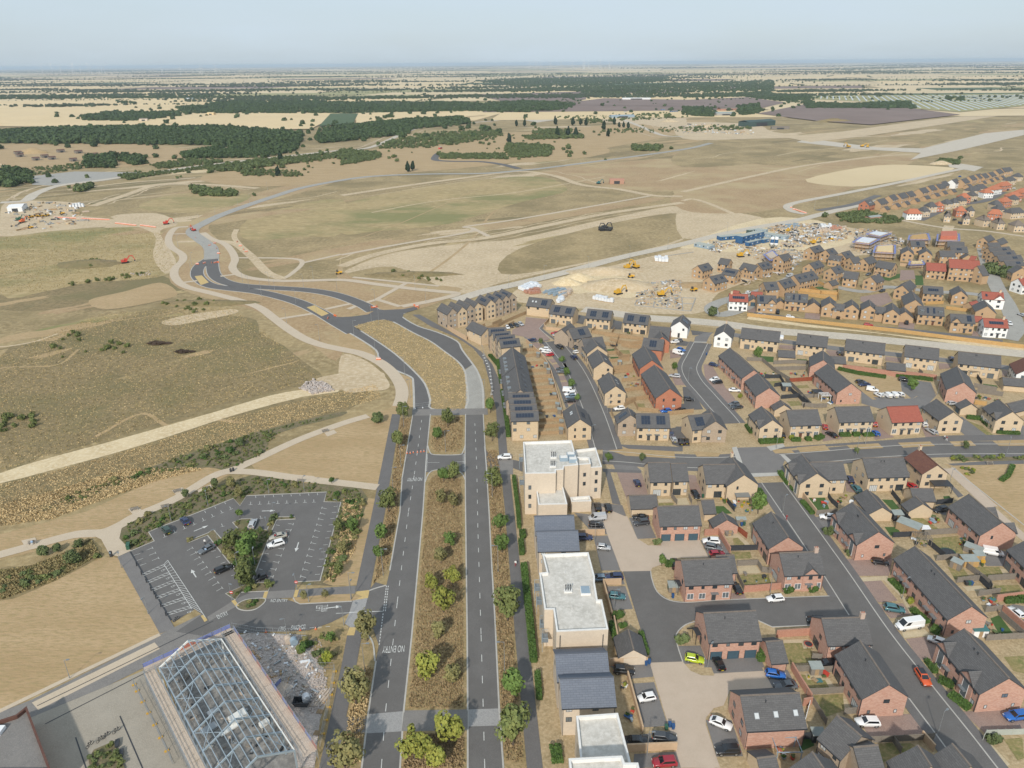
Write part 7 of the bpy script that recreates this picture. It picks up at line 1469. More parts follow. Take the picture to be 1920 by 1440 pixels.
for c,x,y in[('c1',1110,1188),('c1',1150,1182),('c1',1190,1180),('c1',1210,1180),('c1',1226,1178),('c1',1180,1082),('c1',1208,1070),('c1',1230,1128),('c1',1218,1100),('c1',1335,1062),('c1',1352,1085),('c1',1370,1105),('c1',1385,1118),('c1',1090,998),('c1',1100,1040),('c1',1072,970),('c5',170,292),('c5',185,292),('c5',200,288),('c5',412,282),('c5',425,288),('c5',435,292),('c4',1845,352),('c4',1885,340),('c5',210,585)]:
 barrier('orange plastic barrier on the unfinished link road',c,x,y,(x*3.1)%3)
for c,a,b,n in(('c1',(310,925),(610,938),24),('c1',(655,958),(760,970),10),('c1',(795,970),(870,980),7),('c3',(625,878),(690,900),8),('c3',(610,870),(625,880),2)):
 for i in range(n):barrier('orange mesh barrier in the long line at the far compound' if c=='c1' else 'orange barrier at the haul road bend',c,a[0]+(b[0]-a[0])*i/max(1,n-1),a[1]+(b[1]-a[1])*i/max(1,n-1),.1,'barriers at the far compound' if c=='c1' else 'barriers at the haul road bend')
def wheelie(label,c,x,y,m,group='wheelie bins'):
 post('wheelie_bin',label,'bin',c,x,y,[('bin_body',lambda mb:mb.raw([(-.24,-.3,.1),(.24,-.3,.1),(.24,.3,.1),(-.24,.3,.1),(-.3,-.36,1.0),(.3,-.36,1.0),(.3,.36,1.0),(-.3,.36,1.0)],[(3,2,1,0),(4,5,6,7),(0,1,5,4),(1,2,6,5),(2,3,7,6),(3,0,4,7)]),[m]),('lid',lambda mb:mb.box(-.32,.32,-.4,.38,1.0,1.07),[m]),('wheels',lambda mb:mb.cone((-.28,.3,.1),(.28,.3,.1),.1,.1,8),['black_rubber'])],group)
for c,x,y,m,w_ in[('c13',1055,690,'bin_blue','left of a pair by the pale gabled garage'),('c13',1078,680,'bin_blue','right of a pair by the pale gabled garage'),('c13',1228,1140,'bin_blue','standing at the asphalt drive end'),('c13',1252,1155,'bin_blue','tilted at the asphalt drive end'),('c13',1202,1160,'bin_green','beside two blue bins at the drive end'),('c13',1250,200,'bin_blue','under the black outside stair'),('c13',1222,140,'bin_green','under the stair beside the shed'),('d1',770,1030,'cabin_blue','by the first brick front door'),('d1',795,1025,'ink','beside the blue bin at the first brick door'),('d1',1500,880,'bin_blue','in the red-fenced yard'),('d1',1530,875,'bin_green','in the red-fenced yard'),('d5',1268,585,'ink','first of three behind the terrace'),('d5',1298,585,'bin_green','second of three behind the terrace'),('d5',1325,585,'bin_blue','third of three behind the terrace'),('c15',1437,680,'bin_blue','by the street kerb near the white house'),('d1',1065,560,'bin_green','in the paved alley')]:
 wheelie(f'{"blue" if "blue" in m else "green" if "green" in m else "black"} wheelie bin {w_}',c,x,y,m)
 # FENCES, WALLS, SHEDS
def fence(label,c,pts,h=1.8,m='timber',group='garden fences',pw=1.83,z=.04,name='fence'):
 P=GP(c,pts);t=thing(name,label,'fence',(P[0].x,P[0].y,z),0,group)
 def fp():
  mb=MB();mb.box(0,pw-.1,-.02,.02,.06,h-.08)
  for k in range(3):zz=.3+k*(h-.5)/2;mb.box(0,pw-.1,-.055,-.02,zz-.05,zz+.05)
  return mb.mesh('panel',[m])
 def fo():
  mb=MB();mb.box(-.05,.05,-.05,.05,0,h+.04);return mb.mesh('post',[m])
 pm,qm=cached(('fp',h,m,pw),fp),cached(('fo',h,m),fo)
 for i in range(len(P)-1):
  a,b=P[i]-P[0],P[i+1]-P[0];L=(b-a).length;n=max(1,round(L/pw));an=atan2(b.y-a.y,b.x-a.x)
  for k in range(n):
   q=a+(b-a)*(k/n);ob('post',qm,t,(q.x,q.y,0),an);o=ob('panel',pm,t,(q.x+cos(an)*.05,q.y+sin(an)*.05,0),an);o.scale=(L/n/pw,1,1)
 q=P[-1]-P[0];ob('post',qm,t,(q.x,q.y,0));return t
def gwall(label,c,pts,h=1.8,m='brickw',th=.22,group='garden walls'):
 P=GP(c,pts);t=thing('garden_wall',label,'wall',(P[0].x,P[0].y,0),0,group);mb=MB();m2=MB()
 for i in range(len(P)-1):
  a,b=P[i]-P[0],P[i+1]-P[0];mb.bar((a.x,a.y,h/2),(b.x,b.y,h/2),th,h);m2.bar((a.x,a.y,h+.04),(b.x,b.y,h+.04),th+.1,.08)
 mb.build('wall',[m],t);m2.build('coping',['buffw' if m=='buffw' else 'brickw'],t)
ys=[(640,130),(690,215),(690,330),(705,445),(725,535),(735,600),(760,700),(775,770),(840,860),(860,945),(880,1050),(885,1190),(885,1280),(885,1385)]
xe=[830,850,965,1010,1055,1070,1100,1130,1150,1170,1200,1235,1255,1260]
for i,((x0,y),x1)in enumerate(zip(ys,xe)):
 fence('timber fence between the narrow back gardens of the terrace by the curved street','e6',[(x0,y+25),(x1,y+5)],1.5,'timber','back garden fences of the curved terrace')
gwall('curved pale wall behind the terrace back gardens','e6',[690,10,850,160,960,270,1030,390,1070,500,1110,640,1150,780,1190,920,1240,1130],1.5,'buffw')
for i,(x,y)in enumerate([(870,235),(985,390),(1025,480),(1055,640),(1075,690),(1115,850),(1160,1000),(1190,1080),(1220,1260),(1215,1380),(760,115)]):
 post('shed','small felt-roofed shed in the terrace back gardens','shed','e6',x,y,[('walls',lambda m:m.box(-.9,.9,-.7,.7,0,1.8),['oldwood']),('roof',lambda m:m.raw([(-1,-.8,1.75),(1,-.8,1.75),(1,.8,1.95),(-1,.8,1.95),(-1,-.8,1.83),(1,-.8,1.83),(1,.8,2.03),(-1,.8,2.03)],[(3,2,1,0),(4,5,6,7),(0,1,5,4),(1,2,6,5),(2,3,7,6),(3,0,4,7)]),['felt'])],'sheds of the curved terrace',rz=1.5)
for i,q in enumerate([[(700,640),(800,610)],[(740,690),(850,660)],[(790,580),(900,530)],[(860,600),(960,540)],[(920,620),(1050,560)],[(680,640),(860,590),(1050,500),(1200,440)],[(480,690),(560,650),(700,590)]]):fence('timber fence between the yards of the gabled town houses','c14',q,1.7,'timber','yard fences of the gabled town houses')
gwall('pale brick wall along the footway by the gabled town houses','c14',[250,620,360,690,480,755],2.0,'buffw');gwall('low pale wall round the patios of the solar pair','e5',[360,860,380,890,450,895,560,910],1.5,'buffw');gwall('pale wall edge of the turning head','e5',[420,785,360,850],1.5,'buffw')
for i,(c,q)in enumerate([('e5',[900,930,1100,955,1460,1010]),('e5',[1040,960,1260,985,1480,1010]),('e5',[1100,1010,1240,1050]),('e5',[1020,1060,1170,1080]),('e5',[1210,1040,1330,1060,1460,1050]),('e5',[1230,1075,1340,1100,1450,1095]),('e5',[1210,960,1150,1140,1230,1220]),('e5',[1070,1170,1200,1160]),('e5',[1200,1230,1330,1200]),('e5',[1080,1260,1320,1240]),('e5',[1120,1340,1370,1310]),('e5',[890,930,960,860]),('e5',[1120,940,1150,900]),('e5',[1340,950,1370,910]),('e5',[500,860,545,800]),('c15',[300,850,550,840]),('c15',[310,900,550,880]),('c15',[420,1000,650,980]),('c15',[460,1120,680,1090]),('c15',[470,1240,760,1200]),('c15',[570,1260,620,1350,860,1370]),('c15',[450,1300,590,1230]),('c15',[970,1400,1280,1370]),('c15',[340,620,430,700,500,710]),('c15',[290,1365,320,1440])]):
 fence('timber garden fence between the solar pairs and the red brick houses',c,q,1.7,'timber','garden fences round the red brick houses')
for lb,c,q,h,m in[('grey timber fence climbing between the cream pairs gardens','e7',[0,460,170,465,330,600,480,690],1.8,'oldwood'),('grey timber fence behind the low slate garage','e7',[300,500,520,490,690,500],1.8,'oldwood'),('grey timber fence above the washing line','e7',[310,570,660,560],1.8,'oldwood'),('dark blue fence round the small lawn','e7',[200,660,370,655,420,740,310,755],1.8,'ebony'),('dark blue fence beside the long alley','e7',[430,740,520,830,690,960],1.8,'ebony'),('dark blue fence with white lattice corner','e7',[385,890,580,875,660,960,640,990],1.8,'ebony'),('bright red timber fence across the patio','e7',[480,700,735,685],1.8,'timber_red'),('grey fence beside the red fence','e7',[440,690,560,800,720,975],1.8,'oldwood'),('lilac-grey fence beside the canopy garden','e7',[590,880,810,870],1.6,'oldwood'),('grey fence behind the buff pairs','e7',[620,970,760,990,900,985],1.8,'oldwood'),
('grey stone-look fence behind the orange gable, upper','e8',[1270,590,1560,640],1.8,'oldwood'),('pale panel fence behind the orange gable, lower','e8',[1310,660,1640,710],2.0,'oldwood'),('orange timber fence beside the small buff garage','e8',[1280,810,1430,830],1.8,'newwood'),('grey fence dividing the patio doors of the cream pairs','e8',[565,400,610,440],1.8,'oldwood'),('dark fence dividing the pergola gardens','e8',[1310,470,1370,560],1.8,'ebony')]:
 fence(lb,c,q,h,m,'fences in the middle estate')
gwall('long orange brick garden wall behind the cream pairs','e7',[1000,540,1250,570,1560,615,1680,640,1930,660],1.9)
gwall('brick garden wall continuing to the orange gabled house','e8',[265,430,500,455,790,490],1.9)
for lb,c,q,h,m in[('dark slatted fence between turf garden and toy garden','d2',[880,510,950,620,1020,680],1.8,'ebony'),('grey fence below the turf garden','d2',[780,760,1010,745],1.8,'oldwood'),('dark fence behind the wide buff pair','d2',[1625,520,1720,640],1.8,'ebony'),('dark fence at the end of the turf square','d2',[1640,1010,1850,1000],1.8,'ebony'),('dark fence between two garages','d2',[1730,740,1830,840],1.8,'ebony'),('grey fence across the gardens below the hot tub','d3',[790,985,1200,960],1.9,'oldwood'),('dark fence beside the trampoline','d3',[840,1090,1020,1240],1.8,'ebony'),('black fence behind the estate car','d3',[930,640,1110,620],1.8,'ebony'),('grey fence right of the trampoline garden','d5',[930,310,1160,290,1280,400,1530,590,1550,640],1.8,'oldwood'),('grey fence across the terrace gardens, upper','d5',[1160,560,1430,530],1.8,'oldwood'),('brown fence stepping down to the bins','d5',[1400,520,1520,640],1.8,'ebony'),('long grey fence behind the glazed-door house','d5',[1500,540,1920,510],1.9,'oldwood'),('grey fence by the orange gate','d5',[1400,710,1640,680],1.8,'oldwood'),('grey fence along the weedy garden','d5',[1640,930,1900,1160],1.8,'oldwood'),('grey fence across the weedy garden','d5',[1480,890,1680,870],1.8,'oldwood'),('grey fence below the terrace end garden','d5',[1490,1210,1920,1185],1.8,'oldwood'),
('dark blue fence behind the brick courtyard wall','d1',[1350,1160,1520,1155,1680,1150],1.8,'ebony'),('grey fence round the laundry garden','d4',[850,250,1080,240,1130,320,1230,330],1.8,'oldwood'),('grey fence along the black car drive','d4',[850,380,920,520],1.8,'oldwood'),('red timber fence in the bin yard','d1',[1460,940,1560,1020],1.9,'timber_red'),('grey fence between the two patio gardens','d1',[710,560,775,640],1.8,'oldwood'),('grey fence beside the paved alley','d1',[905,560,940,640],1.8,'oldwood'),('dark fence between turf and toys','d1',[1340,620,1420,720],1.8,'ebony'),('grey fence across the gardens behind the bright blue car','d8',[310,600,560,590],1.8,'oldwood'),('grey fence panel by the shed','d8',[590,610,720,600],1.8,'oldwood'),('grey fence below the open-door garden','d8',[430,860,640,850,840,835],1.8,'oldwood'),('grey gate fence by the white suv drive','d8',[850,1080,1000,1070],1.8,'oldwood'),('grey fence below the pink trampoline garden','d8',[490,460,600,470],1.8,'oldwood'),('grey timber fence below the broad brick drive','d7',[180,1160,440,1150,780,1130,900,1120],1.8,'oldwood'),('fence dividing the two bottom gardens','d7',[440,1150,530,1280],1.8,'oldwood'),('pale green-grey fence round the corner garden','d7',[1455,1130,1480,1080,1600,1075,1780,1070,1920,1065],1.6,'cabin_roof'),('fence along the alley by the lilac lights','d6',[1690,700,1850,960],1.8,'oldwood'),('white picket line beside the three-rooflight house','d6',[1590,1010,1665,730],1.2,'chalk'),('black fence behind the small black shed','d6',[1560,1120,1690,1110],1.8,'ebony')]:
 fence(lb,c,q,h,m,'fences in the near estate')
for lb,c,q,h,m in[('brick garden wall beside three parked cars','d1',[1080,985,1240,975,1370,1190],1.9,'brickw'),('long brick wall across the laundry garden front','d4',[925,540,1040,535,1360,505],1.8,'brickw'),('brick wall behind the dry strip by the cul-de-sac','d4',[1290,1050,1660,1025],1.9,'brickw'),('brick wall slanting beside the bright blue car','d6',[1460,330,1560,500,1680,690],1.9,'brickw'),('brick wall end by the three-rooflight house','d6',[1590,740,1690,720],1.8,'brickw'),('brick wall beside the far white hatchback','d5',[1600,770,1920,730],1.9,'brickw'),('brick wall sloping to the weedy garden','d5',[1670,880,1920,1100],1.9,'brickw'),('buff wall beside the turf garden','d2',[610,540,775,755],1.9,'buffw'),('buff wall below the balcony town house drive','c12',[765,1085,1035,1080],1.7,'buffw'),('buff wall behind the long flats drive','c13',[745,115,805,350],1.8,'buffw'),('buff wall below the navy car','c13',[740,105,875,100],1.7,'buffw'),('buff wall below the pale gabled garage','c13',[785,695,1065,680],2.0,'buffw'),('buff wall beside the small dirt gardens','c13',[920,780,1030,1190],1.8,'buffw'),('buff wall below the charcoal estate car','c13',[915,1320,1280,1305],1.8,'buffw'),('buff wall up the side of the pale garage','c13',[820,370,870,640],1.7,'buffw'),('buff wall of the slope by the drive fence','d7',[760,1100,900,1260],1.8,'buffw'),('tan wall round the red-roofed estate corner','e2',[520,470,780,500],1.8,'tan_brick')]:
 gwall(lb,c,q,h,m)
fence('long new golden timber fence along the haul road','c6',[362,340,600,365,900,398,1200,430,1500,470,1700,495,1930,522],1.9,'newwood',None,2.4)
for i,(c,q)in enumerate([('e1',[1285,750,1440,770,1740,800]),('e1',[1300,790,1450,820,1720,860]),('e1',[1430,720,1560,790]),('e1',[1500,665,1660,720]),('e1',[1740,740,1750,860]),('e2',[810,910,1010,900]),('e2',[1040,960,1280,990])]):fence('new golden timber fence between the gardens of the new estate',c,q,1.8,'newwood','garden fences of the new estate')
def shed(label,c,x,y,rz,sx=1.2,sy=.9,h=2.0,m='oldwood',rm='felt'):
 p=G(c,x,y);t=thing('shed',label,'shed',(p.x,p.y,.06),rz);bx(t,'walls',m,-sx,sx,-sy,sy,0,h)
 mb=MB();o=.12;mb.raw([(-sx-o,-sy-o,h-.06),(sx+o,-sy-o,h-.06),(sx+o,sy+o,h+.25),(-sx-o,sy+o,h+.25),(-sx-o,-sy-o,h+.04),(sx+o,-sy-o,h+.04),(sx+o,sy+o,h+.35),(-sx-o,sy+o,h+.35)],[(3,2,1,0),(4,5,6,7),(0,1,5,4),(1,2,6,5),(2,3,7,6),(3,0,4,7)]);mb.build('roof',[rm],t)
 bx(t,'door','timber',-.4,.4,-sy-.03,-sy,.05,1.75)
for a in[('long garden room with grey felt roof beside the turf square','d3',615,930,-.8,2.8,1.5,2.3,'timber','felt'),('grey box shed behind the buff garage','d3',482,800,0,1.3,1.0,2.0,'ebony','felt'),('brown shed beside the bicycles','d5',1150,390,-.9,1.2,.9,2.0,'oldwood','felt'),('low grey-roofed shed beside the orange shed','d5',1290,350,0,1.8,1.2,1.8,'newwood','felt'),('small orange timber shed with felt roof','d5',1395,295,0,1.2,.9,1.8,'newwood','felt'),('flat grey shed behind the roof-racked van','d5',1340,215,-.8,2.0,1.0,1.6,'oldwood','felt'),('green-roofed shed in the open-door garden','d8',525,605,0,1.2,.9,1.8,'oldwood','felt'),('small black shed by the lilac pergola house','d6',1745,1120,0,1.1,.8,1.9,'ebony','felt'),('teal-roofed shed at the terrace end','d5',1390,1130,0,1.6,1.2,1.8,'chalk','teal'),('flat-roofed log store by the red fence','d1',1490,850,0,1.3,.5,1.5,'oldwood','felt'),('dark summer house on the decking','e7',440,790,-.1,1.6,1.2,2.2,'ebony','felt'),('stone outhouse under the black stair','d4',130,520,0,1.2,1.0,1.6,'oldwood','felt'),('pale garden box shed by the laundry patio','d1',1355,975,.2,1.0,.7,.9,'oldwood','oldwood'),('small shed on the trampoline garden of the cream gable','c15',395,800,0,.8,.7,1.8,'oldwood','felt')]:shed(*a)
def tramp(label,c,x,y,r,m='ink',net=1,rim='bin_green'):
 p=G(c,x,y);t=thing('trampoline',label,'trampoline',(p.x,p.y,.06));mb=MB();n=18
 mb.raw([(cos(i*2*pi/n)*r*.88,sin(i*2*pi/n)*r*.88,.72)for i in range(n)],[tuple(range(n))]);mb.build('bed',[m],t);mb=MB()
 for i in range(n):a,b=i*2*pi/n,(i+1)*2*pi/n;mb.add([(cos(a)*r,sin(a)*r,.75),(cos(b)*r,sin(b)*r,.75),(cos(b)*r*.85,sin(b)*r*.85,.76),(cos(a)*r*.85,sin(a)*r*.85,.76)])
 mb.build('rim_pad',[rim],t)
 for i in range(6):a=i*pi/3;mb=MB();mb.cone((cos(a)*r,sin(a)*r,0),(cos(a)*r,sin(a)*r,2.4 if net else.75),.03,.03,6);mb.build('leg',['ink'],t)
for a in[('large netted trampoline in the scorched garden','d3',1060,1195,1.8),('netted trampoline behind the cream gabled house','e5',1145,1075,1.7,'ink',1,'ink'),('small pink-rimmed trampoline on the patio','d4',1650,1155,.9,'ink',0,'redp')]:tramp(*a)
def pergola(label,c,x,y,rz,sx,sy,m,h=2.4,n=6,wm=None):
 p=G(c,x,y);t=thing('pergola',label,'pergola',(p.x,p.y,.06),rz)
 for a in(-1,1):
  for b in(-1,1):bx(t,'post',m,a*sx-.07,a*sx+.07,b*sy-.07,b*sy+.07,0,h)
 mb=MB()
 for b in(-1,1):mb.box(-sx-.2,sx+.2,b*sy-.05,b*sy+.05,h,h+.15)
 for a in(-1,1):mb.box(a*sx-.05,a*sx+.05,-sy-.15,sy+.15,h+.15,h+.28)
 mb.build('frame',[m],t)
 for k in range(n):x0=-sx+.2+2*(sx-.2)*(k+.5)/n;bx(t,'rafter',wm or m,x0-.04,x0+.04,-sy-.15,sy+.15,h+.16,h+.29)
pergola('lilac-lit pergola over the dark seating corner','d6',1390,1290,.0,2.2,1.6,'greyblue',2.4,0);pergola('brown timber pergola over the cluttered deck','d3',755,1070,-.1,1.9,1.6,'oldwood',2.2,8);pergola('white slatted canopy beside the terrace toys','e7',870,900,0,1.7,1.4,'chalk',2.2,9);pergola('small timber pergola against the cream pair','e8',1255,450,0,1.9,1.0,'oldwood',2.2,8)
def awning(label,c,x,y,rz,sx,sy,m,h=2.5):
 p=G(c,x,y);t=thing('garden_canopy',label,'canopy',(p.x,p.y,.06),rz)
 for a in(-1,1):
  for b in(-1,1):bx(t,'post','ink',a*sx-.06,a*sx+.06,b*sy-.06,b*sy+.06,0,h)
 bx(t,'roof',m,-sx-.15,sx+.15,-sy-.15,sy+.15,h,h+.15)
awning('dark grey flat awning behind the brown-roofed house','d3',965,480,-.05,2.6,1.6,'ink');awning('zinc lean-to conservatory on the corner wing','d1',1500,600,0,1.9,1.2,'zinc',2.2);awning('white-framed hot tub with dark cover','d3',780,930,-.1,1.6,1.0,'chalk',.9);awning('black gazebo over the terrace patio','e7',785,860,0,1.6,1.3,'ink',2.2)
def stair(label,c,x,y,rz):
 p=G(c,x,y);t=thing('outside_stair',label,'stair',(p.x,p.y,.05),rz);bx(t,'landing','ink',-.6,.6,-1.2,1.0,2.6,2.7);mb=MB()
 for k in range(11):mb.box(-.55,.55,1.0+k*.26,1.24+k*.26,2.5-k*.235,2.55-k*.235)
 mb.build('treads',['ink'],t);mb=MB()
 for s in(-.58,.58):mb.bar((s,1.0,2.6),(s,3.9,.05),.06,.25);mb.bar((s,1.0,3.6),(s,3.9,1.1),.04,.04);mb.bar((s,-1.2,3.6),(s,1.0,3.6),.04,.04)
 mb.build('stringer',['ink'],t)
 for a,b in((-.55,-1.1),(.55,-1.1),(-.55,.9),(.55,.9)):bx(t,'leg','ink',a-.05,a+.05,b-.05,b+.05,0,2.6)
stair('black steel stair up to the white-windowed brick house','d4',190,540,.15);stair('black steel stair up to the coach house','d4',390,1090,.15)
# PEOPLE
def person_mesh(pose):
 def f():
  if pose=='sit':J=dict(pel=(0,0,.48),ch=(0,.02,.95),nk=(0,.02,1.12),hd=(0,-.01,1.3),hl=(-.11,0,.47),kl=(-.12,-.45,.5),fl=(-.12,-.45,.08),tl=(-.12,-.6,.05),hr=(.11,0,.47),kr=(.12,-.45,.5),fr=(.12,-.45,.08),tr=(.12,-.6,.05),sl=(-.19,.02,1.02),el=(-.25,-.05,.76),wl=(-.16,-.3,.6),sr=(.19,.02,1.02),er=(.25,-.05,.76),wr=(.16,-.3,.6))
  else:
   s=.24 if pose=='walk' else.02
   J=dict(pel=(0,0,.93),ch=(0,0,1.32),nk=(0,0,1.48),hd=(0,-.02,1.64),hl=(-.1,0,.9),kl=(-.1,-s*.7,.5),fl=(-.1,-s,.09),tl=(-.1,-s-.17,.04),hr=(.1,0,.9),kr=(.1,s*.2,.5),fr=(.1,s,.1),tr=(.1,s-.16,.04),sl=(-.19,0,1.4),el=(-.25,s*.5,1.13),wl=(-.26,s*.3-.1,.88),sr=(.19,0,1.4),er=(.25,-s*.5,1.13),wr=(.26,-s-.1,.9))
  rad=dict(pel=.15,ch=.17,nk=.065,hd=.11,h=.1,k=.075,f=.055,t=.045,s=.075,e=.055,w=.045);names=list(J);ix={n:i for i,n in enumerate(names)}
  E=[('pel','ch'),('ch','nk'),('nk','hd'),('pel','hl'),('hl','kl'),('kl','fl'),('fl','tl'),('pel','hr'),('hr','kr'),('kr','fr'),('fr','tr'),('ch','sl'),('sl','el'),('el','wl'),('ch','sr'),('sr','er'),('er','wr')]
  me=bpy.data.meshes.new('p');me.from_pydata([J[n]for n in names],[(ix[a],ix[b])for a,b in E],[]);o=bpy.data.objects.new('p',me);COL.objects.link(o)
  md=o.modifiers.new('s','SKIN');sv=me.skin_vertices[0].data if me.skin_vertices else None
  if sv is None:
   bpy.context.view_layer.objects.active=o;me.attributes.new('skin_vertex','FLOAT','POINT')
  for n,v in zip(names,me.skin_vertices[0].data):r=rad.get(n,rad.get(n[0],.07));v.radius=(r,r*(.72 if n in('ch','pel')else 1));v.use_root=n=='pel'
  o.modifiers.new('b','SUBSURF').levels=1;dg=bpy.context.evaluated_depsgraph_get();m2=bpy.data.meshes.new_from_object(o.evaluated_get(dg));bpy.data.objects.remove(o);return m2
 return cached(('pm',pose),f)
def person(label,c,x,y,pose,top,bot,rz=0,z=.1,hair='cloth_dark'):
 p=G(c,x,y);t=thing('person',label,'person',(p.x,p.y,z),rz);me=person_mesh(pose).copy();me.materials.clear()
 for m in(top,bot,'skin',hair):me.materials.append(MT[m])
 hip,nk,hd=(.55,1.13,1.33)if pose=='sit' else(.95,1.49,1.67)
 for q in me.polygons:zc=q.center.z;q.material_index=3 if zc>hd or(zc>nk+.04 and q.center.y>.03)else 2 if zc>nk or(pose!='sit' and abs(q.center.x)>.22 and zc<1.0)else 0 if zc>hip else 1
 ob('figure',me,t)
person('person in pale top and shorts walking on the right footway','c8',980,305,'walk','cloth_white','cloth_red');person('person in light blue top standing behind the grey saloon','c10',748,710,'stand','cloth_blue','cloth_dark');person('person in white top beyond the grey saloon','c10',740,645,'stand','cloth_white','cloth_dark');person('person in dark red top by the champagne saloon','c10',1270,605,'stand','cloth_red','cloth_dark');person('person in light blue top seated on the park bench','c7',183,182,'sit','cloth_blue','cloth_white',.3)
person('person in white top walking on the tree-lined pavement','c16',1366,975,'walk','cloth_white','cloth_dark',1);person('person in pink-red top walking beside a companion','c16',1381,984,'walk','cloth_red','cloth_white',1);person('person in dark red walking on the street pavement by the lamp','d2',445,810,'walk','cloth_red','cloth_red',.5)
# STEEL FRAME HALL UNDER CONSTRUCTION
ZE,ZA=5.6,8.9
e0,e1,e2=G('c11',400,420,ZE),G('c11',855,190,ZE),G('c11',1400,1022,ZE);dl=(e2-e1).normalized();dw=Vector((-dl.y,dl.x,0));dw=dw if dw.dot(e1-e0)>0 else-dw
WB=(e1-e0).length;LB=(e2-e1).length;O_=(e0+e1)/2;O_.z=0;hr_=atan2(dl.y,dl.x);NB=7
hall=thing('steel_frame_hall','unclad pale blue steel portal frame of a hall under construction','building',(O_.x,O_.y,.06),hr_)
sg=1 if(Vector((-dl.y,dl.x,0))-dw).length<.01 else-1
for i in range(NB+1):
 x=LB*i/NB;mb=MB();m_='steel_blue'
 for s in(-1,1):mb.bar((x,s*WB/2,0),(x,s*WB/2,ZE),.22,.28);mb.bar((x,s*WB/2,ZE),(x,0,ZA),.2,.36)
 mb.build('portal_frame',[m_ if i else 'steel_white'],hall)
for s in(-1,1):
 mb=MB();mb.bar((0,s*WB/2,ZE+.1),(LB,s*WB/2,ZE+.1),.2,.26);mb.build('eaves_beam',['steel_white' if s==sg else 'steel_blue'],hall)
 for k in range(1,5):
  t=k/5;mb=MB();y=s*WB/2*(1-t);z=ZE+(ZA-ZE)*t+.2;mb.bar((0,y,z),(LB,y,z),.12,.18);mb.build('purlin',['steel_blue'],hall)
 for i in(0,2,4,6):
  x=LB*i/NB;mb=MB();mb.bar((x,s*WB/2,ZE),(x+LB/NB,s*WB*.2,ZE+(ZA-ZE)*.6),.09,.09);mb.bar((x,s*WB*.2,ZE+(ZA-ZE)*.6),(x+LB/NB,s*WB/2,ZE),.09,.09);mb.build('brace',['steel_blue'],hall)
mb=MB();mb.bar((0,0,ZA+.2),(LB,0,ZA+.2),.14,.2);mb.build('ridge_beam',['steel_blue'],hall)
def scaffold(label,par_pts,zd,wd,nets,boards=6,group='scaffolds round the steel hall',z0=.06,floors=2,bm='boards'):
 a,b=par_pts;L=(b-a).length;d=(b-a)/L;t=thing('scaffold',label,'scaffold',(a.x,a.y,z0),atan2(d.y,d.x),group);n=max(2,round(L/2.1))
 bl=3.9;nb=max(1,round(L/bl));rd=random.Random(len(label))
 for f in range(floors):
  zz=zd-f*2.1
  for j in range(boards if f==0 else 0):
   mb=MB();y0=wd*j/boards
   for i in range(nb):u=L/nb;mb.box(i*u+.02,(i+1)*u-.02+rd.uniform(-.1,.1),y0+.015,y0+wd/boards-.015,zz+rd.uniform(0,.04),zz+.06)
   mb.build('board',[bm],t)
  mb=MB()
  for y in(-.06,wd+.06):
   for h in(0,.55,1.05):mb.bar((0,y,zz+h),(L,y,zz+h),.06,.06)
  mb.build('rail',['galv'],t)
 for i in range(n+1):
  mb=MB();x=L*i/n
  for y in(-.06,wd+.06):mb.bar((x,y,0),(x,y,zd+1.3),.06,.06)
  mb.bar((x,-.06,zd-.08),(x,wd+.06,zd-.08),.05,.05);mb.build('standard',['galv'],t)
 for k,m in enumerate(nets):
  mb=MB();u=L/len(nets);mb.box(k*u+.05,(k+1)*u-.05,wd+.1,wd+.13,zd+.05,zd+.95);mb.build('netting',[m],t)
 return t
OW=lambda x,y,z=0:Vector((O_.x,O_.y,0))+dl*x+dw*y
scaffold('boarded scaffold along the plaza side of the steel hall',(OW(LB+2,-WB/2-.7),OW(-1,-WB/2-.7))if sg>0 else(OW(-1,-WB/2-.7),OW(LB+2,-WB/2-.7)),5.0,2.0,[],6)
scaffold('boarded scaffold with blue and red netting along the rubble yard side',(OW(-2,WB/2+.7),OW(LB+2,WB/2+.7))if sg>0 else(OW(LB+2,WB/2+.7),OW(-2,WB/2+.7)),5.0,2.6,['net_blue','net_red']*8,8)
scaffold('boarded scaffold with blue netting at the car park end of the steel hall',(OW(-.9,-WB/2-2.4),OW(-.9,WB/2+3))if sg>0 else(OW(-.9,WB/2+3),OW(-.9,-WB/2-2.4)),5.0,2.0,['net_blue','net_blue','net_red','net_blue','net_blue'],6)
p0=G('c11',1290,690,3);scaffold('small boarded loading tower with blue netting over the rubble yard',(Vector((p0.x,p0.y,0)),Vector((p0.x,p0.y,0))+dw*4.2+dl*-2.2),3.4,3.0,['net_blue','net_blue'],7)
for c,x,y,sx,sy,h,m,lb in(('c11',990,800,1.6,.9,1.3,'steel_white','white scissor lift standing inside the steel hall'),('c11',920,880,1.8,.5,.4,'steel_white','white sheet stack on the hall floor'),('c11',800,760,1.0,.7,.8,'galv','metal trestle stack on the hall floor'),('c11',770,880,1.5,.8,.6,'galv','second metal trestle stack on the hall floor'),('c11',1185,840,.9,.5,.9,'steel_white','black and white striped crate in the steel hall')):
 p=G(c,x,y);t=thing('site_load',lb,'site load',(p.x,p.y,.09),.8);bx(t,'load',m,-sx,sx,-sy,sy,.12,h);mb=MB();mb.box(-sx*.9,sx*.9,-sy*.9,-sy*.7,0,.12);mb.box(-sx*.9,sx*.9,sy*.7,sy*.9,0,.12);mb.build('bearer',['timber'],t)
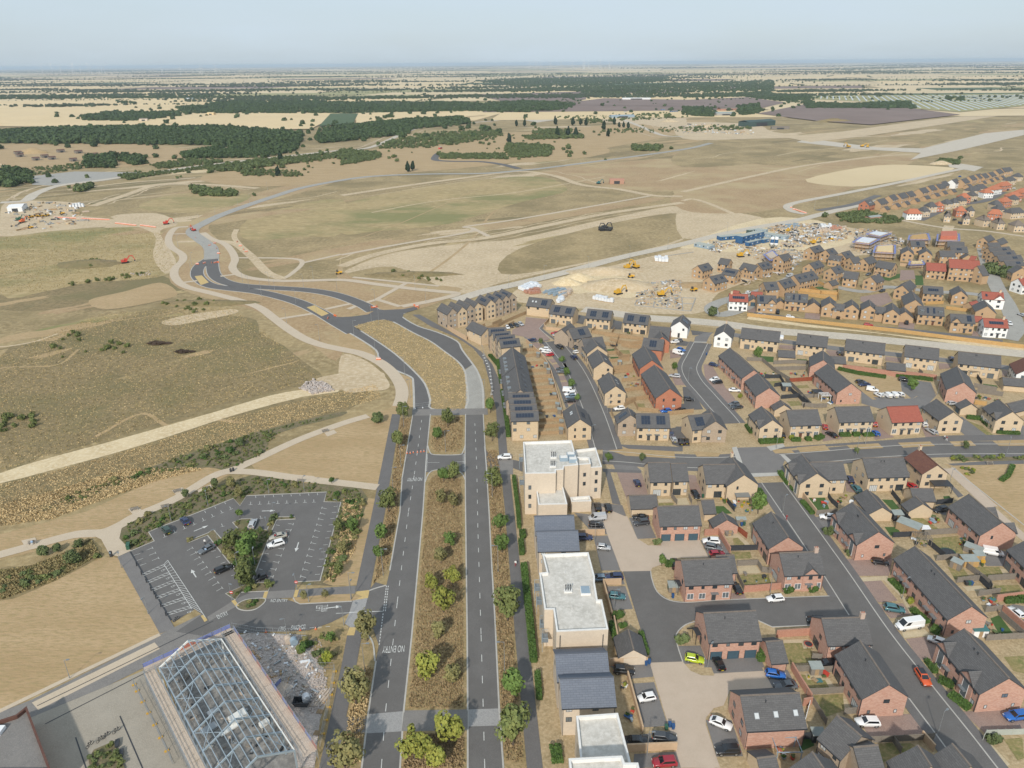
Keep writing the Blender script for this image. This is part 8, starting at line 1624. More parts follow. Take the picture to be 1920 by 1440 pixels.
def heras(label,c,pts,group,foot='ochre'):
 P=GP(c,pts)
 for i in range(len(P)-1):
  a,b=P[i],P[i+1];L=(b-a).length;n=max(1,round(L/3.5));an=atan2(b.y-a.y,b.x-a.x)
  for k in range(n):
   q=a+(b-a)*(k/n);t=thing('site_fence',label,'fence',(q.x,q.y,.08),an,group);l=L/n-.06
   def fm(l=round(l,1)):
    mb=MB()
    for z in(.25,1.1,2.0):mb.bar((0,0,z),(l,0,z),.045,.045)
    for j in range(8):mb.bar((l*j/7,0,.2),(l*j/7,0,2.05),.025 if 0<j<7 else.05,.025 if 0<j<7 else.05)
    return mb.mesh('mesh_panel',['galv'])
   ob('mesh_panel',cached(('hp',round(l,1)),fm),t)
   def ff():
    mb=MB();mb.box(-.18,.18,-.4,.4,0,.2);return mb.mesh('foot_block',[foot])
   ob('foot_block',cached(('hf',foot),ff),t)
heras('mesh fence panel on yellow foot across the plaza','c7',[755,975,772,1010,870,1200,975,1425],'mesh fence on the plaza')
heras('mesh fence panel along the boulevard side of the rubble yard','c7',[1885,900,1850,1100,1800,1330],'mesh fence beside the boulevard')
heras('mesh fence panel along the loading bay','c7',[1310,665,1450,690,1720,700],'mesh fence at the loading bay','chalk');heras('mesh fence panel curving round the rough bed','c7',[1720,800,1780,890,1880,890],'mesh fence by the rough bed','chalk')
heras('mesh fence panel along the new footway','c5',[800,560,835,640,850,760,840,800],'mesh fence by the new footway','chalk');heras('mesh fence panel closing the unfinished carriageway','c5',[415,860,500,850],'mesh fence across the carriageway','chalk')
rr=random.Random(9);mb=MB()
for P,n,lo,hi in((GP('p',[426,1200,470,1188,560,1193,600,1197,610,1240,612,1300,560,1320,500,1300]),1500,.06,.28),(GP('c4',[1680,745,1760,700,1840,720,1880,760,1760,780]),420,.25,.9),(GP('c11',[1560,430,1660,500,1640,640,1560,760,1500,700]),260,.1,.4),(GP('c4',[730,100,860,85,840,110,720,120]),30,.3,.9)):
 for x,y in sample(P,n,rr):
  s=rr.uniform(lo,hi);h=s*rr.uniform(.5,1.1);a=rr.random()*3;v=[(x+cos(a+k*1.57+rr.uniform(-.3,.3))*s*.6,y+sin(a+k*1.57)*s*.6,.04)for k in range(4)];u=[(p[0]+rr.uniform(-.2,.2)*s,p[1]+rr.uniform(-.2,.2)*s,.04+h*rr.uniform(.7,1.2))for p in v]
  mb.raw(v+u,[(4,5,6,7),(0,1,5,4),(1,2,6,5),(2,3,7,6),(3,0,4,7)])
tag(mb.build('rubble',['rubble']),'broken pale rubble over the yard and the heap at the track end','rubble',None,'stuff')
for c,x,y,w_ in(('c7',1790,920,'upper'),('c7',1835,1050,'middle'),('c7',1800,1125,'lower'),('c11',1580,900,'upright')):
 p=G(c,x,y);t=thing('pallet',f'wooden pallet in the rubble yard, {w_} along the fence','pallet',(p.x,p.y,.08),x)
 for k in range(5):bx(t,'slat','timber',-.6,.6,-.5+k*.22,-.36+k*.22,.1,.13)
 for k in range(3):bx(t,'bearer','timber',-.6+k*.52,-.44+k*.52,-.5,.52,0,.1)
for k in range(4):
 p=G('c7',1785+k*18,1045);t=tag(ob('plank_bundle',None,None,(p.x,p.y,.06),1.2),'long pale plank bundle lying beside the rubble yard fence','planks','plank bundles');
 for j in range(3):bx(t,'plank','boards',-2.4,2.4,-.2+j*.14,-.08+j*.14,0,.22)
for c,x,y,m,lb in(('c7',1625,735,'boards','round cable drum standing by the green tree'),('c7',1655,745,'greyblue','blue-grey round tank by the green tree'),('c7',1725,1065,'wrap','white water tank beside the skip'),('c7',1690,790,'lolive','open green bag of sand at the yard corner')):
 p=G(c,x,y);t=thing('drum',lb,'drum',(p.x,p.y,.08),.5);mb=MB();mb.cone((0,-.55,.85),(0,.55,.85),.8,.8,16);mb.build('barrel',[m],t);mb=MB();mb.cone((0,-.62,.85),(0,-.55,.85),.85,.85,16);mb.cone((0,.55,.85),(0,.62,.85),.85,.85,16);mb.build('end_plate',[m],t)
t=post('skip','dark open skip beside the white water tank','skip','c7',1700,1085,[('skip_body',lambda m:m.raw([(-1.2,-.7,0),(1.2,-.7,0),(1.2,.7,0),(-1.2,.7,0),(-1.7,-.85,1.2),(1.7,-.85,1.2),(1.7,.85,1.2),(-1.7,.85,1.2)],[(3,2,1,0),(0,1,5,4),(1,2,6,5),(2,3,7,6),(3,0,4,7)]),['ink']),('rim',lambda m:(m.bar((-1.7,-.85,1.2),(1.7,-.85,1.2),.1),m.bar((-1.7,.85,1.2),(1.7,.85,1.2),.1)),['ink'])])
def bike(c,x,y,rz,w_):
 p=G(c,x,y);t=thing('bicycle',f'parked black bicycle on the plaza, {w_}','bicycle',(p.x,p.y,.08),rz,'bicycles on the plaza')
 for s in(-.5,.5):
  mb=MB();n=14
  for i in range(n):a,b=i*2*pi/n,(i+1)*2*pi/n;mb.bar((s+cos(a)*.34,0,.35+sin(a)*.34),(s+cos(b)*.34,0,.35+sin(b)*.34),.06,.06)
  mb.build('wheel',['black_rubber'],t)
 mb=MB()
 for a,b in(((-.5,.35),(-.15,.85)),((-.15,.85),(.35,.85)),((.35,.9),(.5,.35)),((-.15,.8),(0,.35)),((0,.35),(.35,.8)),((-.5,.35),(0,.35))):mb.bar((a[0],0,a[1]),(b[0],0,b[1]),.06,.06)
 mb.build('frame',['ink'],t);bx(t,'saddle','black_rubber',-.3,-.02,-.07,.07,.92,.99);mb=MB();mb.bar((.36,-.28,1.0),(.36,.28,1.0),.05,.05);mb.build('handlebar',['ink'],t)
for a in(('c7',508,1318,1.2,'nearest the flat brown roof'),('c7',567,1288,1.1,'second from the flat brown roof'),('c7',602,1265,1.1,'third from the flat brown roof'),('c7',658,1238,1.0,'nearest the dark drain channel'),('c10',525,1215,1.1,'on the beige pad by the disabled bays')):bike(*a)
pl=GP('c7',[500,1400,530,1345,640,1298,705,1450,510,1450]);flat('planting_bed',pl,.4,'bed_soil',step=1);shrubs(pl,16,'low shrub in the raised plaza planter','shrubs in the plaza planter',.5,.9,('lolive','lshrub'),44,.4)
for c,x,y,w_ in(('c7',662,1310,'upper of two'),('c7',685,1365,'lower of two')):post('plaza_bench',f'dark grey block seat on the planter edge, {w_}','bench',c,x,y,[('seat',lambda m:m.box(-.9,.9,-.35,.35,.3,.55),['ink']),('base',lambda m:m.box(-.8,.8,-.25,.25,0,.3),['zinc'])],rz=1.95)
flats('flat-roofed brown corner building with pale rooflights at the plaza edge',[('c7',[-60,1190,90,1140,150,1092,290,1460,-60,1460],5.0)],'building','brickw',name='corner_building',pm='brown_tile',dm='grey_paving')
post('rooflight_box','white roof box on the brown corner building','roof box','c7',25,1330,[('box',lambda m:m.box(-1,1,-.9,.9,4.1,4.9),['chalk']),('plinth',lambda m:m.box(-1.2,1.2,-1.1,1.1,4.0,4.12),['zinc'])])
# BUILDING SITE IN THE MIDDLE DISTANCE
def digger(label,c,x,y,rz,m='ochre',s=1.0,group='excavators'):
 p=G(c,x,y);t=thing('excavator',label,'excavator',(p.x,p.y,.08),rz,group);t.scale=(s,s,s)
 for k in(-1,1):mb=MB();mb.box(-1.9,1.9,k*1.15-.3,k*1.15+.3,.12,.75);mb.cone((-1.9,k*1.15-.3,.43),(-1.9,k*1.15+.3,.43),.32,.32,10);mb.cone((1.9,k*1.15-.3,.43),(1.9,k*1.15+.3,.43),.32,.32,10);mb.build('track',['black_rubber'],t)
 mb=MB();mb.box(-2.2,1.3,-1.3,1.3,.95,1.5);mb.box(-2.3,-.4,-1.3,1.3,1.5,2.2);mb.cone((0,0,.6),(0,0,.95),.8,.8,12);mb.build('body',[m],t)
 mb=MB();mb.box(-.3,1.35,.25,1.3,1.5,2.9);cb=mb.build('cab',[m],t);mb=MB();mb.box(1.35,1.38,.32,1.22,1.7,2.75);mb.box(-.15,1.2,1.3,1.33,1.8,2.75);mb.build('window',['car_glass'],cb)
 mb=MB();mb.bar((1.0,-.3,1.4),(3.0,-.3,4.4),.4,.55);mb.bar((3.0,-.3,4.4),(5.0,-.3,4.3),.36,.45);mb.build('boom',[m],t);mb=MB();mb.bar((4.8,-.3,4.6),(5.9,-.3,1.7),.3,.4);mb.build('arm',[m],t);mb=MB();mb.raw([(5.6,-.8,1.7),(6.2,-.8,1.6),(6.0,-.8,.6),(5.3,-.8,.7),(5.6,.2,1.7),(6.2,.2,1.6),(6.0,.2,.6),(5.3,.2,.7)],[(0,1,2,3),(7,6,5,4),(0,4,5,1),(1,5,6,2),(2,6,7,3),(3,7,4,0)]);mb.build('bucket',['ink'],t)
for a in(('yellow excavator digging beside the big spoil mound','e5',1195,490,.6),('yellow excavator at the foundation trenches','e5',1680,510,.1),('yellow excavator in the group at the site edge, arm raised','e5',1300,205,.4),('second yellow excavator in the group at the site edge','e5',1390,195,2.2),('yellow excavator beside the blue cabins yard','e1',650,370,.2),('yellow excavator among the stacked materials','e1',1190,90,.8),('yellow excavator by the lone tan house','e1',1470,225,.3),('red excavator on the rough field','c1',705,1180,.5,'redp'),('red excavator where the dirt track meets the road','c1',936,962,.4,'redp'),('small red excavator on the link road','c1',1090,1000,2.5,'redp',.8),
('dark excavator with orange counterweight on the bare soil','c2',1470,998,.3,'ink',1.3),('second dark excavator beside the orange counterweight','c2',1500,998,2.8,'ink',1.2),('teal excavator beside the red brick ruin','c2',1448,735,.5,'teal'),('yellow excavator far out on the airfield','c3',930,530,2,'ochre',1.4),('yellow machine second on the far airfield','c3',1010,527,0,'ochre',1.2),('yellow machine third on the far airfield','c3',1040,530,1,'ochre',1.2),('green excavator in the far compound','c1',110,940,.2,'bin_green'),('orange excavator in the far compound','c1',130,952,1.2,'orange_plastic')):digger(*a)
def dumper(label,c,x,y,rz,m='ochre'):
 p=G(c,x,y);t=thing('dumper',label,'dumper',(p.x,p.y,.08),rz,'dumpers and rollers');bx(t,'chassis',m,-1.6,.4,-.9,.9,.6,1.3);mb=MB();mb.raw([(.2,-1,.8),(1.9,-.9,.8),(1.9,.9,.8),(.2,1,.8),(-.1,-1.1,1.7),(2.3,-1.1,1.5),(2.3,1.1,1.5),(-.1,1.1,1.7)],[(3,2,1,0),(0,1,5,4),(1,2,6,5),(2,3,7,6),(3,0,4,7)]);mb.build('skip',[m],t)
 bx(t,'cab','ink',-1.2,-.3,-.6,.6,1.3,2.5)
 for a in(-1.1,1.1):
  for s in(-1,1):mb=MB();mb.cone((a,s*.85,.55),(a,s*1.2,.55),.55,.55,12);mb.build('wheel',['black_rubber'],t)
for a in(('yellow dumper crossing the bare soil by the paths','c1',1905,1242,.2),('yellow tank trailer below the spoil mound','e5',1335,305,-.3),('first small yellow roller in the far compound row','c1',175,925,1),('second small yellow roller in the far compound row','c1',203,922,1),('third small yellow roller in the far compound row','c1',232,920,1),('fourth small yellow roller in the far compound row','c1',265,917,1),('yellow dumper at the end of the far compound row','c1',350,905,.2),('yellow dumper in front of the far compound','c1',172,985,.2),('small yellow dumper before the pale walled plots','e1',120,755,.2),('yellow dumper by the scaffolded shells','e1',1660,185,0)):dumper(*a)
def mound(label,c,x,y,rx,ry,h,m='psoil',rz=0):
 p=G(c,x,y);rd=random.Random(int(x));mb=MB();n,k=20,6;vs=[(0,0,h)]
 for j in range(1,k+1):
  for i in range(n):
   a=i*2*pi/n;r=j/k;w_=1+rd.uniform(-.12,.12);vs.append((cos(a)*rx*r*w_,sin(a)*ry*r*w_,max(0,h*(1-r**1.3)*(1+rd.uniform(-.12,.12)))if j<k else-.1))
 fs=[(0,1+i,1+(i+1)%n)for i in range(n)]+[(1+(j-1)*n+i,1+j*n+i,1+j*n+(i+1)%n,1+(j-1)*n+(i+1)%n)for j in range(1,k)for i in range(n)];mb.raw(vs,fs,0,True);tag(mb.build('spoil_heap',[m],None,(p.x,p.y,.05),rz),label,'spoil heap','spoil heaps')
for a in(('large pale spoil mound in the middle of the site','e5',1180,400,22,14,4.5),('golden sand heap beside the brick pallets','e5',620,370,9,6,3.2,'sand'),('golden sand heap behind the first sand heap','e5',745,320,11,7,3.6,'sand'),('small golden heap below the access road','e5',935,375,6,4,1.5,'sand'),('broad pale mound at the haul road edge','e5',1050,240,24,10,3),('brown earth heap by the tan houses','e1',130,690,12,7,1.6,'soil'),('rubble heap on the far airfield','c3',150,415,20,10,5),('pale heap by the far haul road end','e3',985,165,14,8,4),('grass-covered bunker mound beside the ruined huts','c1',190,560,26,16,7,'hay'),('pale gravel heap at the runway end','c2',1850,385,24,12,5),('weedy mound left of the red excavator','c1',500,1185,22,12,2.4,'weedy'),('low weedy mound beside the crossing paths','c2',400,1245,30,7,1.8,'weedy'),('dark shelter mound by the ploughed field','c3',850,385,45,14,7,'weedy'),('pale earth bank behind the pale tracks','c4',1150,265,30,6,1.5,'weedy')):mound(*a)
def pallets(c,quad,nx,ny,m,h,label,group,skip=.08):
 A,B,C_,D=GP(c,quad);rd=random.Random(len(label));an=atan2(B.y-A.y,B.x-A.x)
 def fl():
  mb=MB();mb.box(-.5,.5,-.45,.45,.14,1.0);return mb.mesh('load',[m])
 def fb():
  mb=MB()
  for k in(-.4,0,.4):mb.box(-.5,.5,k-.06,k+.06,0,.14)
  return mb.mesh('pallet_base',['timber'])
 for i in range(nx):
  for j in range(ny):
   if rd.random()<skip:continue
   u,v=(i+.5)/nx,(j+.5)/ny;p=(A*(1-u)+B*u)*(1-v)+(D*(1-u)+C_*u)*v;s=min((B-A).length/nx,2.2)*.9;t=thing('material_pallet',label,'pallet',(p.x,p.y,.07),an+rd.uniform(-.05,.05),group);t.scale=(s,s*.95,h*rd.uniform(.7,1.2));ob('load',cached(('pl',m),fl),t);ob('pallet_base',cached('plb',fb),t)
W_,RD,TM,GY='wrap','brickw','boards','greyblue'
for a in(('e5',[70,440,250,370,330,420,150,470],6,5,W_,1.9,'white-wrapped pallet in the block by the haul road','wrapped pallets by the haul road'),('e5',[130,470,300,430,320,490,180,500],6,3,RD,1.7,'red brick pallet beside the white-wrapped block','brick pallets'),('e5',[(320,480),(560,430),(660,480),(560,540),(400,530)][:4],10,4,GY,1.5,'grey block pallet in the long rows by the sand heap','block pallets'),('e5',[520,500,660,440,670,480,580,540],5,4,TM,1.6,'tan brick pallet at the end of the grey rows','tan pallets'),('e5',[910,520,1140,560,1140,600,910,560],7,2,W_,2.2,'tall white-wrapped stack by the solar pairs','tall wrapped stacks'),('e5',[500,560,570,520,580,570,520,600],3,3,W_,1.6,'white-wrapped pallet behind the coach house','wrapped pallets behind the coach house'),
('e1',[1540,20,1660,20,1680,60,1560,50],4,2,W_,2.2,'white-wrapped stack at the far side of the cabins yard','wrapped stacks in the far yard'),('e1',[1640,40,1780,45,1790,80,1660,75],5,2,RD,2.0,'pink brick stack at the far side of the cabins yard','brick stacks in the far yard'),('e1',[1490,70,1650,65,1660,95,1500,100],5,2,TM,2.0,'tan brick stack in the far yard','tan stacks in the far yard'),('e1',[1150,20,1300,0,1320,40,1180,60],5,3,GY,1.4,'grey stack of site materials in the far yard','grey stacks in the far yard'),('e1',[1610,150,1730,150,1740,180,1620,180],5,2,W_,1.3,'pale stack beside the site track','pale stacks by the site track'),('e5',[1600,80,1750,90,1760,140,1610,130],4,3,W_,2.2,'white and black wrapped stack by the haul road bend','wrapped stacks by the haul road bend'),('c1',[390,850,470,850,480,870,390,872],5,2,W_,2,'white stack in the far compound','stacks in the far compound')):pallets(*a)
def cabin(label,c,x,y,x2,y2,wd,h,m='cabin_blue',z=.06,group='site cabins',rm='cabin_roof'):
 a,b=G(c,x,y),G(c,x2,y2);L=(b-a).length;M_=(a+b)/2;t=thing('site_cabin',label,'cabin',(M_.x,M_.y,z),atan2(b.y-a.y,b.x-a.x),group);bx(t,'walls',m,-L/2,L/2,0,wd,.1,h);bx(t,'roof',rm,-L/2-.05,L/2+.05,-.05,wd+.05,h,h+.12)
 n=max(1,int(L/2.6))
 for i in range(n):
  for zz in([1.0]if h<4 else[1.0,3.6]):mb=MB();u=-L/2+L*(i+.5)/n;mb.box(u-.5,u+.5,-.04,0,zz,zz+1.0);mb.build('window',['glass_blind' if i%2 else 'glass'],t)
for a in(('long dark blue site office with white units on its roof','e1',425,190,700,165,5,2.7),('two-storey blue site cabins with many small windows','e1',665,230,910,170,5.5,5.3),('long dark blue ground cabin below the two-storey block','e1',740,255,880,220,3,2.7),('long pale blue cabin row with white doors','e1',890,145,1160,185,5,2.7,'greyblue'),('pale blue cabin row behind the site office','e1',810,100,930,115,5,2.7,'greyblue'),('blue store container beside the silos','e1',908,220,975,205,2.6,2.6),('grey palisade-fronted store at the site entrance','e1',125,255,300,290,6,2.2,'greyblue'),('small green store behind the cabins','e1',750,110,830,95,3,2.4,'shed_green'),('red container beside the rough road','c2',555,540,568,536,2.4,2.6,'redp'),('blue container on the far runway','c2',1795,322,1820,322,3,3),('second blue container on the far runway','c2',1850,332,1895,330,3,3)):cabin(*a)
for k,(x,y)in enumerate(((998,262),(1045,265))):
 p=G('e1',x,y);t=thing('silo','white and blue mortar silo on legs, '+('nearer the blue store' if k==0 else 'nearer the black tank'),'silo',(p.x,p.y,.06),0,'mortar silos');mb=MB();mb.cone((0,0,2.2),(0,0,6.6),1.25,1.25,16,0);mb.cone((0,0,.9),(0,0,2.2),.3,1.25,16,0);mb.cone((0,0,6.6),(0,0,7.2),1.25,.5,16,0);mb.build('tank',['chalk'],t);mb=MB();mb.cone((0,0,3.2),(0,0,5.6),1.27,1.27,16,0);mb.build('band',['cabin_blue'],t)
 for a in range(4):mb=MB();q=a*1.57+.78;mb.bar((cos(q)*1.1,sin(q)*1.1,0),(cos(q)*1.1,sin(q)*1.1,3),.12,.12);mb.build('leg',['galv'],t)
def shell(label,c,quad,h,top,deck=None):
 P=GP(c,quad,h);cx=sum(p.x for p in P)/4;cy=sum(p.y for p in P)/4;t=thing('unfinished_house',label,'unfinished house',(cx,cy,.06),0,'half-built houses in scaffold');Q=[(p.x-cx,p.y-cy)for p in P];mb=MB();mb.prism(Q,0,h,0);mb.build('wall',['tan_brick'],t);mb=MB();mb.prism([(x*.9,y*.9)for x,y in Q],h,h+.4 if top!='net_red' else h+2.6,0);mb.build('roof_deck',[top],t)
 for f in(.5,1.0):
  mb=MB()
  for i in range(4):a,b=Q[i],Q[(i+1)%4];k=1.22;mb.bar((a[0]*k,a[1]*k,h*f-.2),(b[0]*k,b[1]*k,h*f-.2),1.1,.08)
  mb.build('scaffold_deck',['boards' if f<1 else 'net_blue'],t)
 mb=MB()
 for i in range(4):
  a,b=Q[i],Q[(i+1)%4]
  for j in range(5):u=j/5;x,y=(a[0]+(b[0]-a[0])*u)*1.3,(a[1]+(b[1]-a[1])*u)*1.3;mb.bar((x,y,0),(x,y,h+1.4),.1,.1)
  for z in(h*.5+.8,h+.7):mb.bar((a[0]*1.3,a[1]*1.3,z),(b[0]*1.3,b[1]*1.3,z),.08,.08)
 mb.build('scaffold_poles',['galv'],t)
for a in(('half-built house with pale floor deck inside its scaffold','e2',[20,200,100,150,270,170,180,220],4.6,'wrap'),('half-built house with blue-edged deck behind','e2',[170,110,250,85,400,105,300,140],4.6,'wrap'),('half-built house with straw-coloured roof felt','e2',[(270,250),(380,230),(470,250),(440,330),(250,310)][:1]+[(450,240),(450,320),(250,310)],5.0,'straw'),('half-built house with open yellow timber trusses','e2',[650,130,820,110,840,170,640,170],5.0,'newwood'),('half-built house with bright red roof membrane','e2',[970,120,1165,115,1170,180,965,180],5.0,'net_red'),('low scaffolded garage with blue edging','e2',[650,420,770,420,790,450,640,455],2.6,'straw'),('half-built house with pink membrane beside the three-storey tan house','e1',[930,345,1010,305,1065,365,990,400],5,'boards')):shell(*a)
mb=MB()
for c,pts in(('e5',[1380,610,1410,560,1910,530,1920,680,1850,670,1380,620]),('e5',[1600,580,1590,640]),('e5',[1760,560,1740,650]),('e1',[0,835,145,840,90,985,0,980]),('e1',[0,900,120,905]),('c6',[-80,0,60,-20]),('e5',[1500,400,1640,440,1560,470,1440,440])):
 P=GP(c,pts)
 for i in range(len(P)-1):mb.bar((P[i].x,P[i].y,.25),(P[i+1].x,P[i+1].y,.25),.5,.5)
tag(mb.build('foundation_walls',['concrete']),kind='structure')
# FAR THINGS
def blockhouse(label,c,x,y,x2,y2,wd,h,m,rm,arch=0,group='airfield buildings'):
 a,b=G(c,x,y),G(c,x2,y2);L=(b-a).length;M_=(a+b)/2;t=thing('airfield_building',label,'building',(M_.x,M_.y,.05),atan2(b.y-a.y,b.x-a.x),group);bx(t,'walls',m,-L/2,L/2,0,wd,0,h);mb=MB();k=7 if arch else 2
 for i in range(k):u,v=i/k,(i+1)/k;f=(lambda q:sin(pi*q)*h*.6)if arch else(lambda q:h*.28*(1-abs(2*q-1)));mb.add([(-L/2-.3,wd*u,h+f(u)),(L/2+.3,wd*u,h+f(u)),(L/2+.3,wd*v,h+f(v)),(-L/2-.3,wd*v,h+f(v))])
 mb.build('roof',[rm],t);bx(t,'door','ink',-L*.2,L*.2,-.1,0,0,h*.75)
for a in(('dark green metal hangar on the old airfield','c3',368,415,520,405,26,9,'shed_green','shed_green'),('grey arched aircraft shelter beside the hangar','c3',190,352,298,350,22,5,'concrete','felt',1),('second grey arched shelter behind the first','c3',215,325,310,322,18,5,'brickw','grey_tile',1),('low brown shed before the hangar','c3',500,428,600,428,10,4,'oldwood','grey_tile'),('long grey roof by the far runway','c2',1520,365,1650,362,18,5,'greyblue','greyblue'),('red brick ruin beside the teal excavator','c2',1510,735,1590,735,9,4,'red_brick','brickw'),('white marquee in the far compound','c1',45,895,128,890,20,4,'chalk','chalk'),('red brick substation in the scrub by the heath','e3',190,815,315,800,6,3.2,'red_brick','felt'),('stone farmhouse at the edge of the straw field','c1',785,385,830,384,10,6,'paleb','grey_tile'),('white barn beyond the long wood','c1',1045,263,1085,263,15,6,'chalk','greyblue'),('straw bale stack in the straw field','c1',1165,350,1203,350,12,6,'straw','straw'),('far white shed by the village trees','c2',1580,262,1740,262,20,6,'chalk','felt')):blockhouse(*a)
for x,y in((100,585),(190,605),(280,600),(330,560),(400,610),(520,580),(545,590),(650,585),(90,570),(240,590),(430,565)):blockhouse('derelict brick hut with sagging roof on the old airfield','c1',x,y,x+38,y-3,10,3.5,'oldwood','brown_tile',0,'derelict huts')
sd=(G('c3',1500,325)-G('c3',1300,240)).normalized();sn=Vector((-sd.y,sd.x,0));FP=[(p.x,p.y)for p in GP('p',[1528,181,1713,180,1925,178,1925,197,1800,209,1717,203,1708,195,1533,186])];ctr=Vector((sum(p[0]for p in FP)/8,sum(p[1]for p in FP)/8,0));hole=[(p.x,p.y)for p in GP('c3',[1470,262,1480,248,1590,252,1590,270])]
for k in range(-75,76):
 b=ctr+sn*k*19;run=None;N_=160
 for j in range(-N_,N_+1):
  q=b+sd*j*8;ins=inside((q.x,q.y),FP)and not inside((q.x,q.y),hole)
  if ins and run is None:run=j
  if(not ins or j==N_)and run is not None:
   if j-run>3:
    a=b+sd*run*8;L=(j-run)*8-8;t=thing('solar_row','long row of solar panels in the distant solar farm','solar panels',(a.x,a.y,.4),atan2(sd.y,sd.x),'solar farm rows');mb=MB();mb.raw([(0,-2.6,.8),(L,-2.6,.8),(L,2.6,1.9),(0,2.6,1.9),(0,-2.6,.7),(L,-2.6,.7),(L,2.6,1.8),(0,2.6,1.8)],[(0,1,2,3),(7,6,5,4),(0,4,5,1),(2,6,7,3),(1,5,6,2),(3,7,4,0)]);mb.build('panels',['solar_pale'],t);bx(t,'frame','galv',0,L,-.1,.1,0,1.3)
   run=None
wood('shrub clump inside the solar farm','c3',[1475,265,1480,250,1585,254,1585,268],40,4,6,seed=77)
tr=random.Random(4)
for c,xs,y in(('c1',(240,295,342,410,418,453,503,515,560,575,590),112),('c1',(912,1018,1130,1141,1218),122),('c2',(1060,1095,1122,1175,1235,1298,1360,1368,1392,1455,1508),90)):
 for x in xs:
  p=G(c,x,y);t=thing('wind_turbine','white wind turbine on the far horizon','wind turbine',(p.x,p.y,.5),0,'wind turbines on the horizon');d=p.y/9000;H_=72*d;mb=MB();mb.cone((0,0,-1),(0,0,H_),2.4*d,1.4*d,8);mb.build('tower',['chalk'],t);bx(t,'nacelle','chalk',-1.6*d,1.6*d,-4*d,2*d,H_-1.5*d,H_+1.5*d);a0=tr.random()*2
  for k in range(3):a=a0+k*2.094;mb=MB();mb.bar((0,-4.2*d,H_),(sin(a)*38*d,-4.2*d,H_+cos(a)*38*d),2.2*d,.7*d);mb.build('blade',['chalk'],t)
def debris(label,c,pts,n,lo,hi,mats,seed,z=.08):
 rd=random.Random(seed);mb=MB()
 for x,y in sample(GP(c,pts),n,rd):
  l=rd.uniform(lo,hi)*rd.choice((1,1,2.5));w_=rd.uniform(lo,hi)*.6;a=rd.random()*3;d=Vector((cos(a),sin(a),0))*l/2;h=rd.uniform(lo,hi)*.5;p=Vector((x,y,z+h/2));mb.bar(p-d,p+d,w_,h,rd.randrange(len(mats)))
 tag(mb.build('site_debris',mats),label,'debris',None,'stuff')
SM=['wrap','boards','tan_brick','timber','galv','concrete','concrete','ink','psoil']
debris('loose materials strewn over the yard behind the blue cabins','e1',[940,60,1100,10,1500,0,1800,30,1900,110,1800,170,1560,230,1300,260,1080,280,1180,190],900,.5,2.4,SM,1)
debris('loose materials between the half-built houses and the tan houses','e1',[560,280,1000,270,1350,300,1340,430,1250,520,1000,600,680,700,640,640,1030,540,840,400],420,.4,1.8,SM,2)
debris('loose materials round the scaffolded shells','e2',[0,60,420,80,560,180,520,330,230,340,0,330],420,.4,2,SM,3)
debris('loose materials around the foundations','e5',[1380,420,1500,360,1900,330,1910,660,1400,600],320,.3,1.6,SM,4)
debris('loose materials at the edge of the site compound','e1',[280,190,720,220,900,260,820,290,540,260,380,330,300,300],200,.4,1.6,SM,5)
debris('offcuts and tools over the floor of the steel hall','c11',[470,560,660,340,860,320,1330,1040,1000,1300,860,1200],60,.2,.9,['galv','boards','concrete','oldwood','ink'],6)
debris('loose boards and blocks over the rubble yard','c11',[1060,240,1420,230,1600,480,1640,700,1480,640,1290,600],130,.15,.8,['boards','concrete','timber','wrap','galv'],7)
debris('machines and materials scattered in the far compound','c1',[40,880,230,840,480,850,500,960,300,990,60,1000],150,.8,3,SM,8)
debris('rubble and machines scattered at the far runway end','c3',[0,400,200,400,420,440,400,460,0,450],140,1,4,SM,9)
cl=random.Random(21)
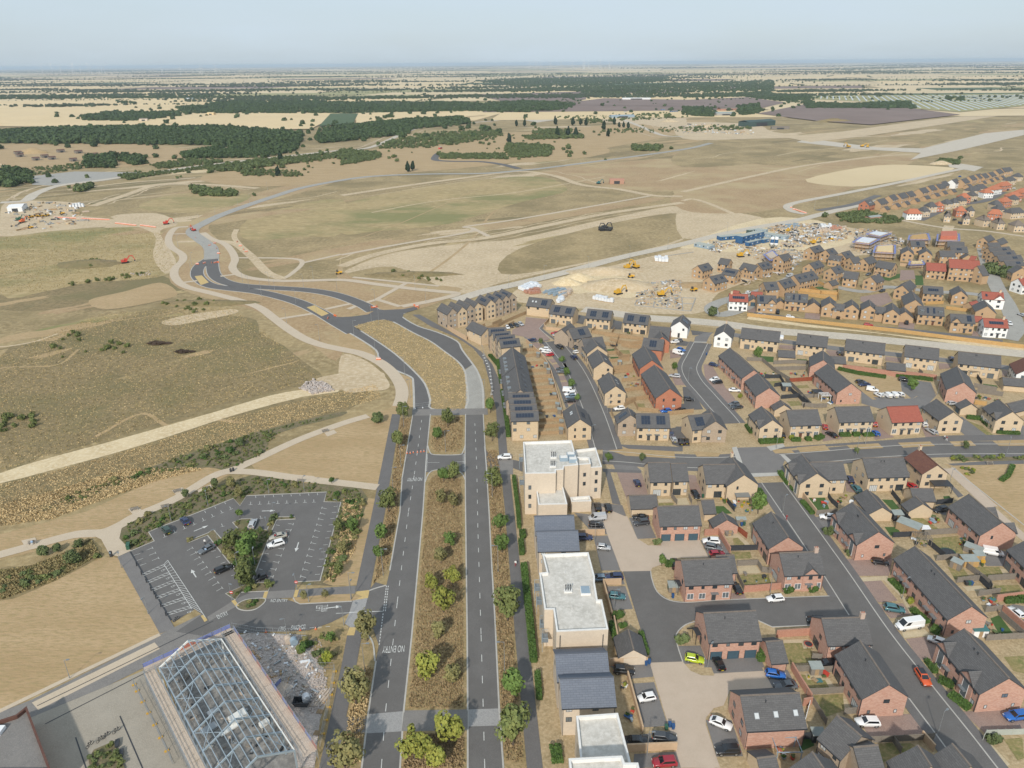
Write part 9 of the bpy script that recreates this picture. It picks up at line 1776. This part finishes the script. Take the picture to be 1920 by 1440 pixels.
for c,q,n in(('d2',[700,560,880,560,930,690,800,700],5),('d2',[920,560,1100,540,1180,620,1010,670],10),('d1',[1380,600,1600,610,1640,760,1440,720],12),('d3',[750,780,940,770,1000,900,820,840],9),('d3',[660,1030,820,1030,830,1110,700,1100],9),('d3',[1150,1010,1260,1000,1270,1120,1200,1090],7),('d5',[1350,300,1480,300,1480,380,1350,380],7),('d5',[1430,730,1620,720,1600,840,1480,850],9),('d5',[1480,1000,1700,1090,1680,1160,1500,1170],8),('d8',[400,620,660,620,700,760,430,690],7),('d6',[1240,1200,1500,1240,1480,1360,1300,1340],9),('e7',[500,600,660,600,650,640,490,640],8),('e7',[660,790,820,800,810,840,680,840],8),('e7',[820,880,980,890,960,950,830,950],7),('e7',[110,600,320,610,310,650,130,640],8),('e8',[1280,700,1640,760,1600,790,1290,740],12),('c15',[420,920,620,900,650,990,440,980],8),('c15',[430,1030,620,1010,640,1060,450,1070],7),('e6',[760,370,960,360,960,400,760,400],4),('e6',[860,1080,1060,1070,1180,1150,900,1150],5),('e6',[980,790,1090,790,1100,830,1000,830],3),('c13',[840,840,920,830,960,930,860,950],4),('c13',[870,1020,980,1010,1010,1130,890,1140],6),('d4',[880,350,1180,340,1220,440,930,460],5),('d1',[1250,560,1350,560,1370,640,1260,640],4),('e5',[1240,870,1500,900,1490,960,1250,940],6)):
 for x,y in sample(GP(c,q),n,cl):
  m,cn=cl.choice((('chalk','white'),('greyblue','grey'),('timber','timber'),('redp','red'),('bin_blue','blue'),('lshrub','green'),('clay_tile','terracotta'),('ink','black'),('ochre','yellow'),('teal','teal'),('oldwood','weathered')));s=cl.uniform(.25,.6);h=cl.uniform(.3,.9);k=cl.random()<.5;kn='table' if k else 'planter'
  t=thing('garden_table' if k else kn,f'small {cn} {kn} among back garden clutter',kn,(x,y,.06),cl.random()*3,'back garden clutter')
  if k:
   bx(t,'table_top',m,-s*1.3,s*1.3,-s,s,h*.8,h*.8+.06)
   for a in(-1,1):bx(t,'leg',m,a*s-.04,a*s+.04,-s*.7,s*.7,0,h*.8)
  else:
   mb=MB();mb.cone((0,0,0),(0,0,h*.7),s*.6,s*.8,9);mb.build('pot',[m],t);ob('foliage',shrub_mesh(cl.choice(('lshrub','leaf_lime','lhedge')),1),t,(0,0,h*.7+s*.4)).scale=(s*.8,s*.8,s*.7)
mb=MB();mb.box(-44000,44000,-2900,44500,-1.0,CAM_H+12,0)
hz=bpy.data.materials.new('haze');hz.use_nodes=True;t=hz.node_tree;t.nodes.clear()
vo=t.nodes.new('ShaderNodeVolumePrincipled');oo=t.nodes.new('ShaderNodeOutputMaterial')
vo.inputs['Color'].default_value=(.74,.88,1,1);vo.inputs['Density'].default_value=5.0e-5;vo.inputs['Anisotropy'].default_value=0
t.links.new(vo.outputs[0],oo.inputs['Volume'])
tag(mb.build('haze',[hz]),kind='stuff')
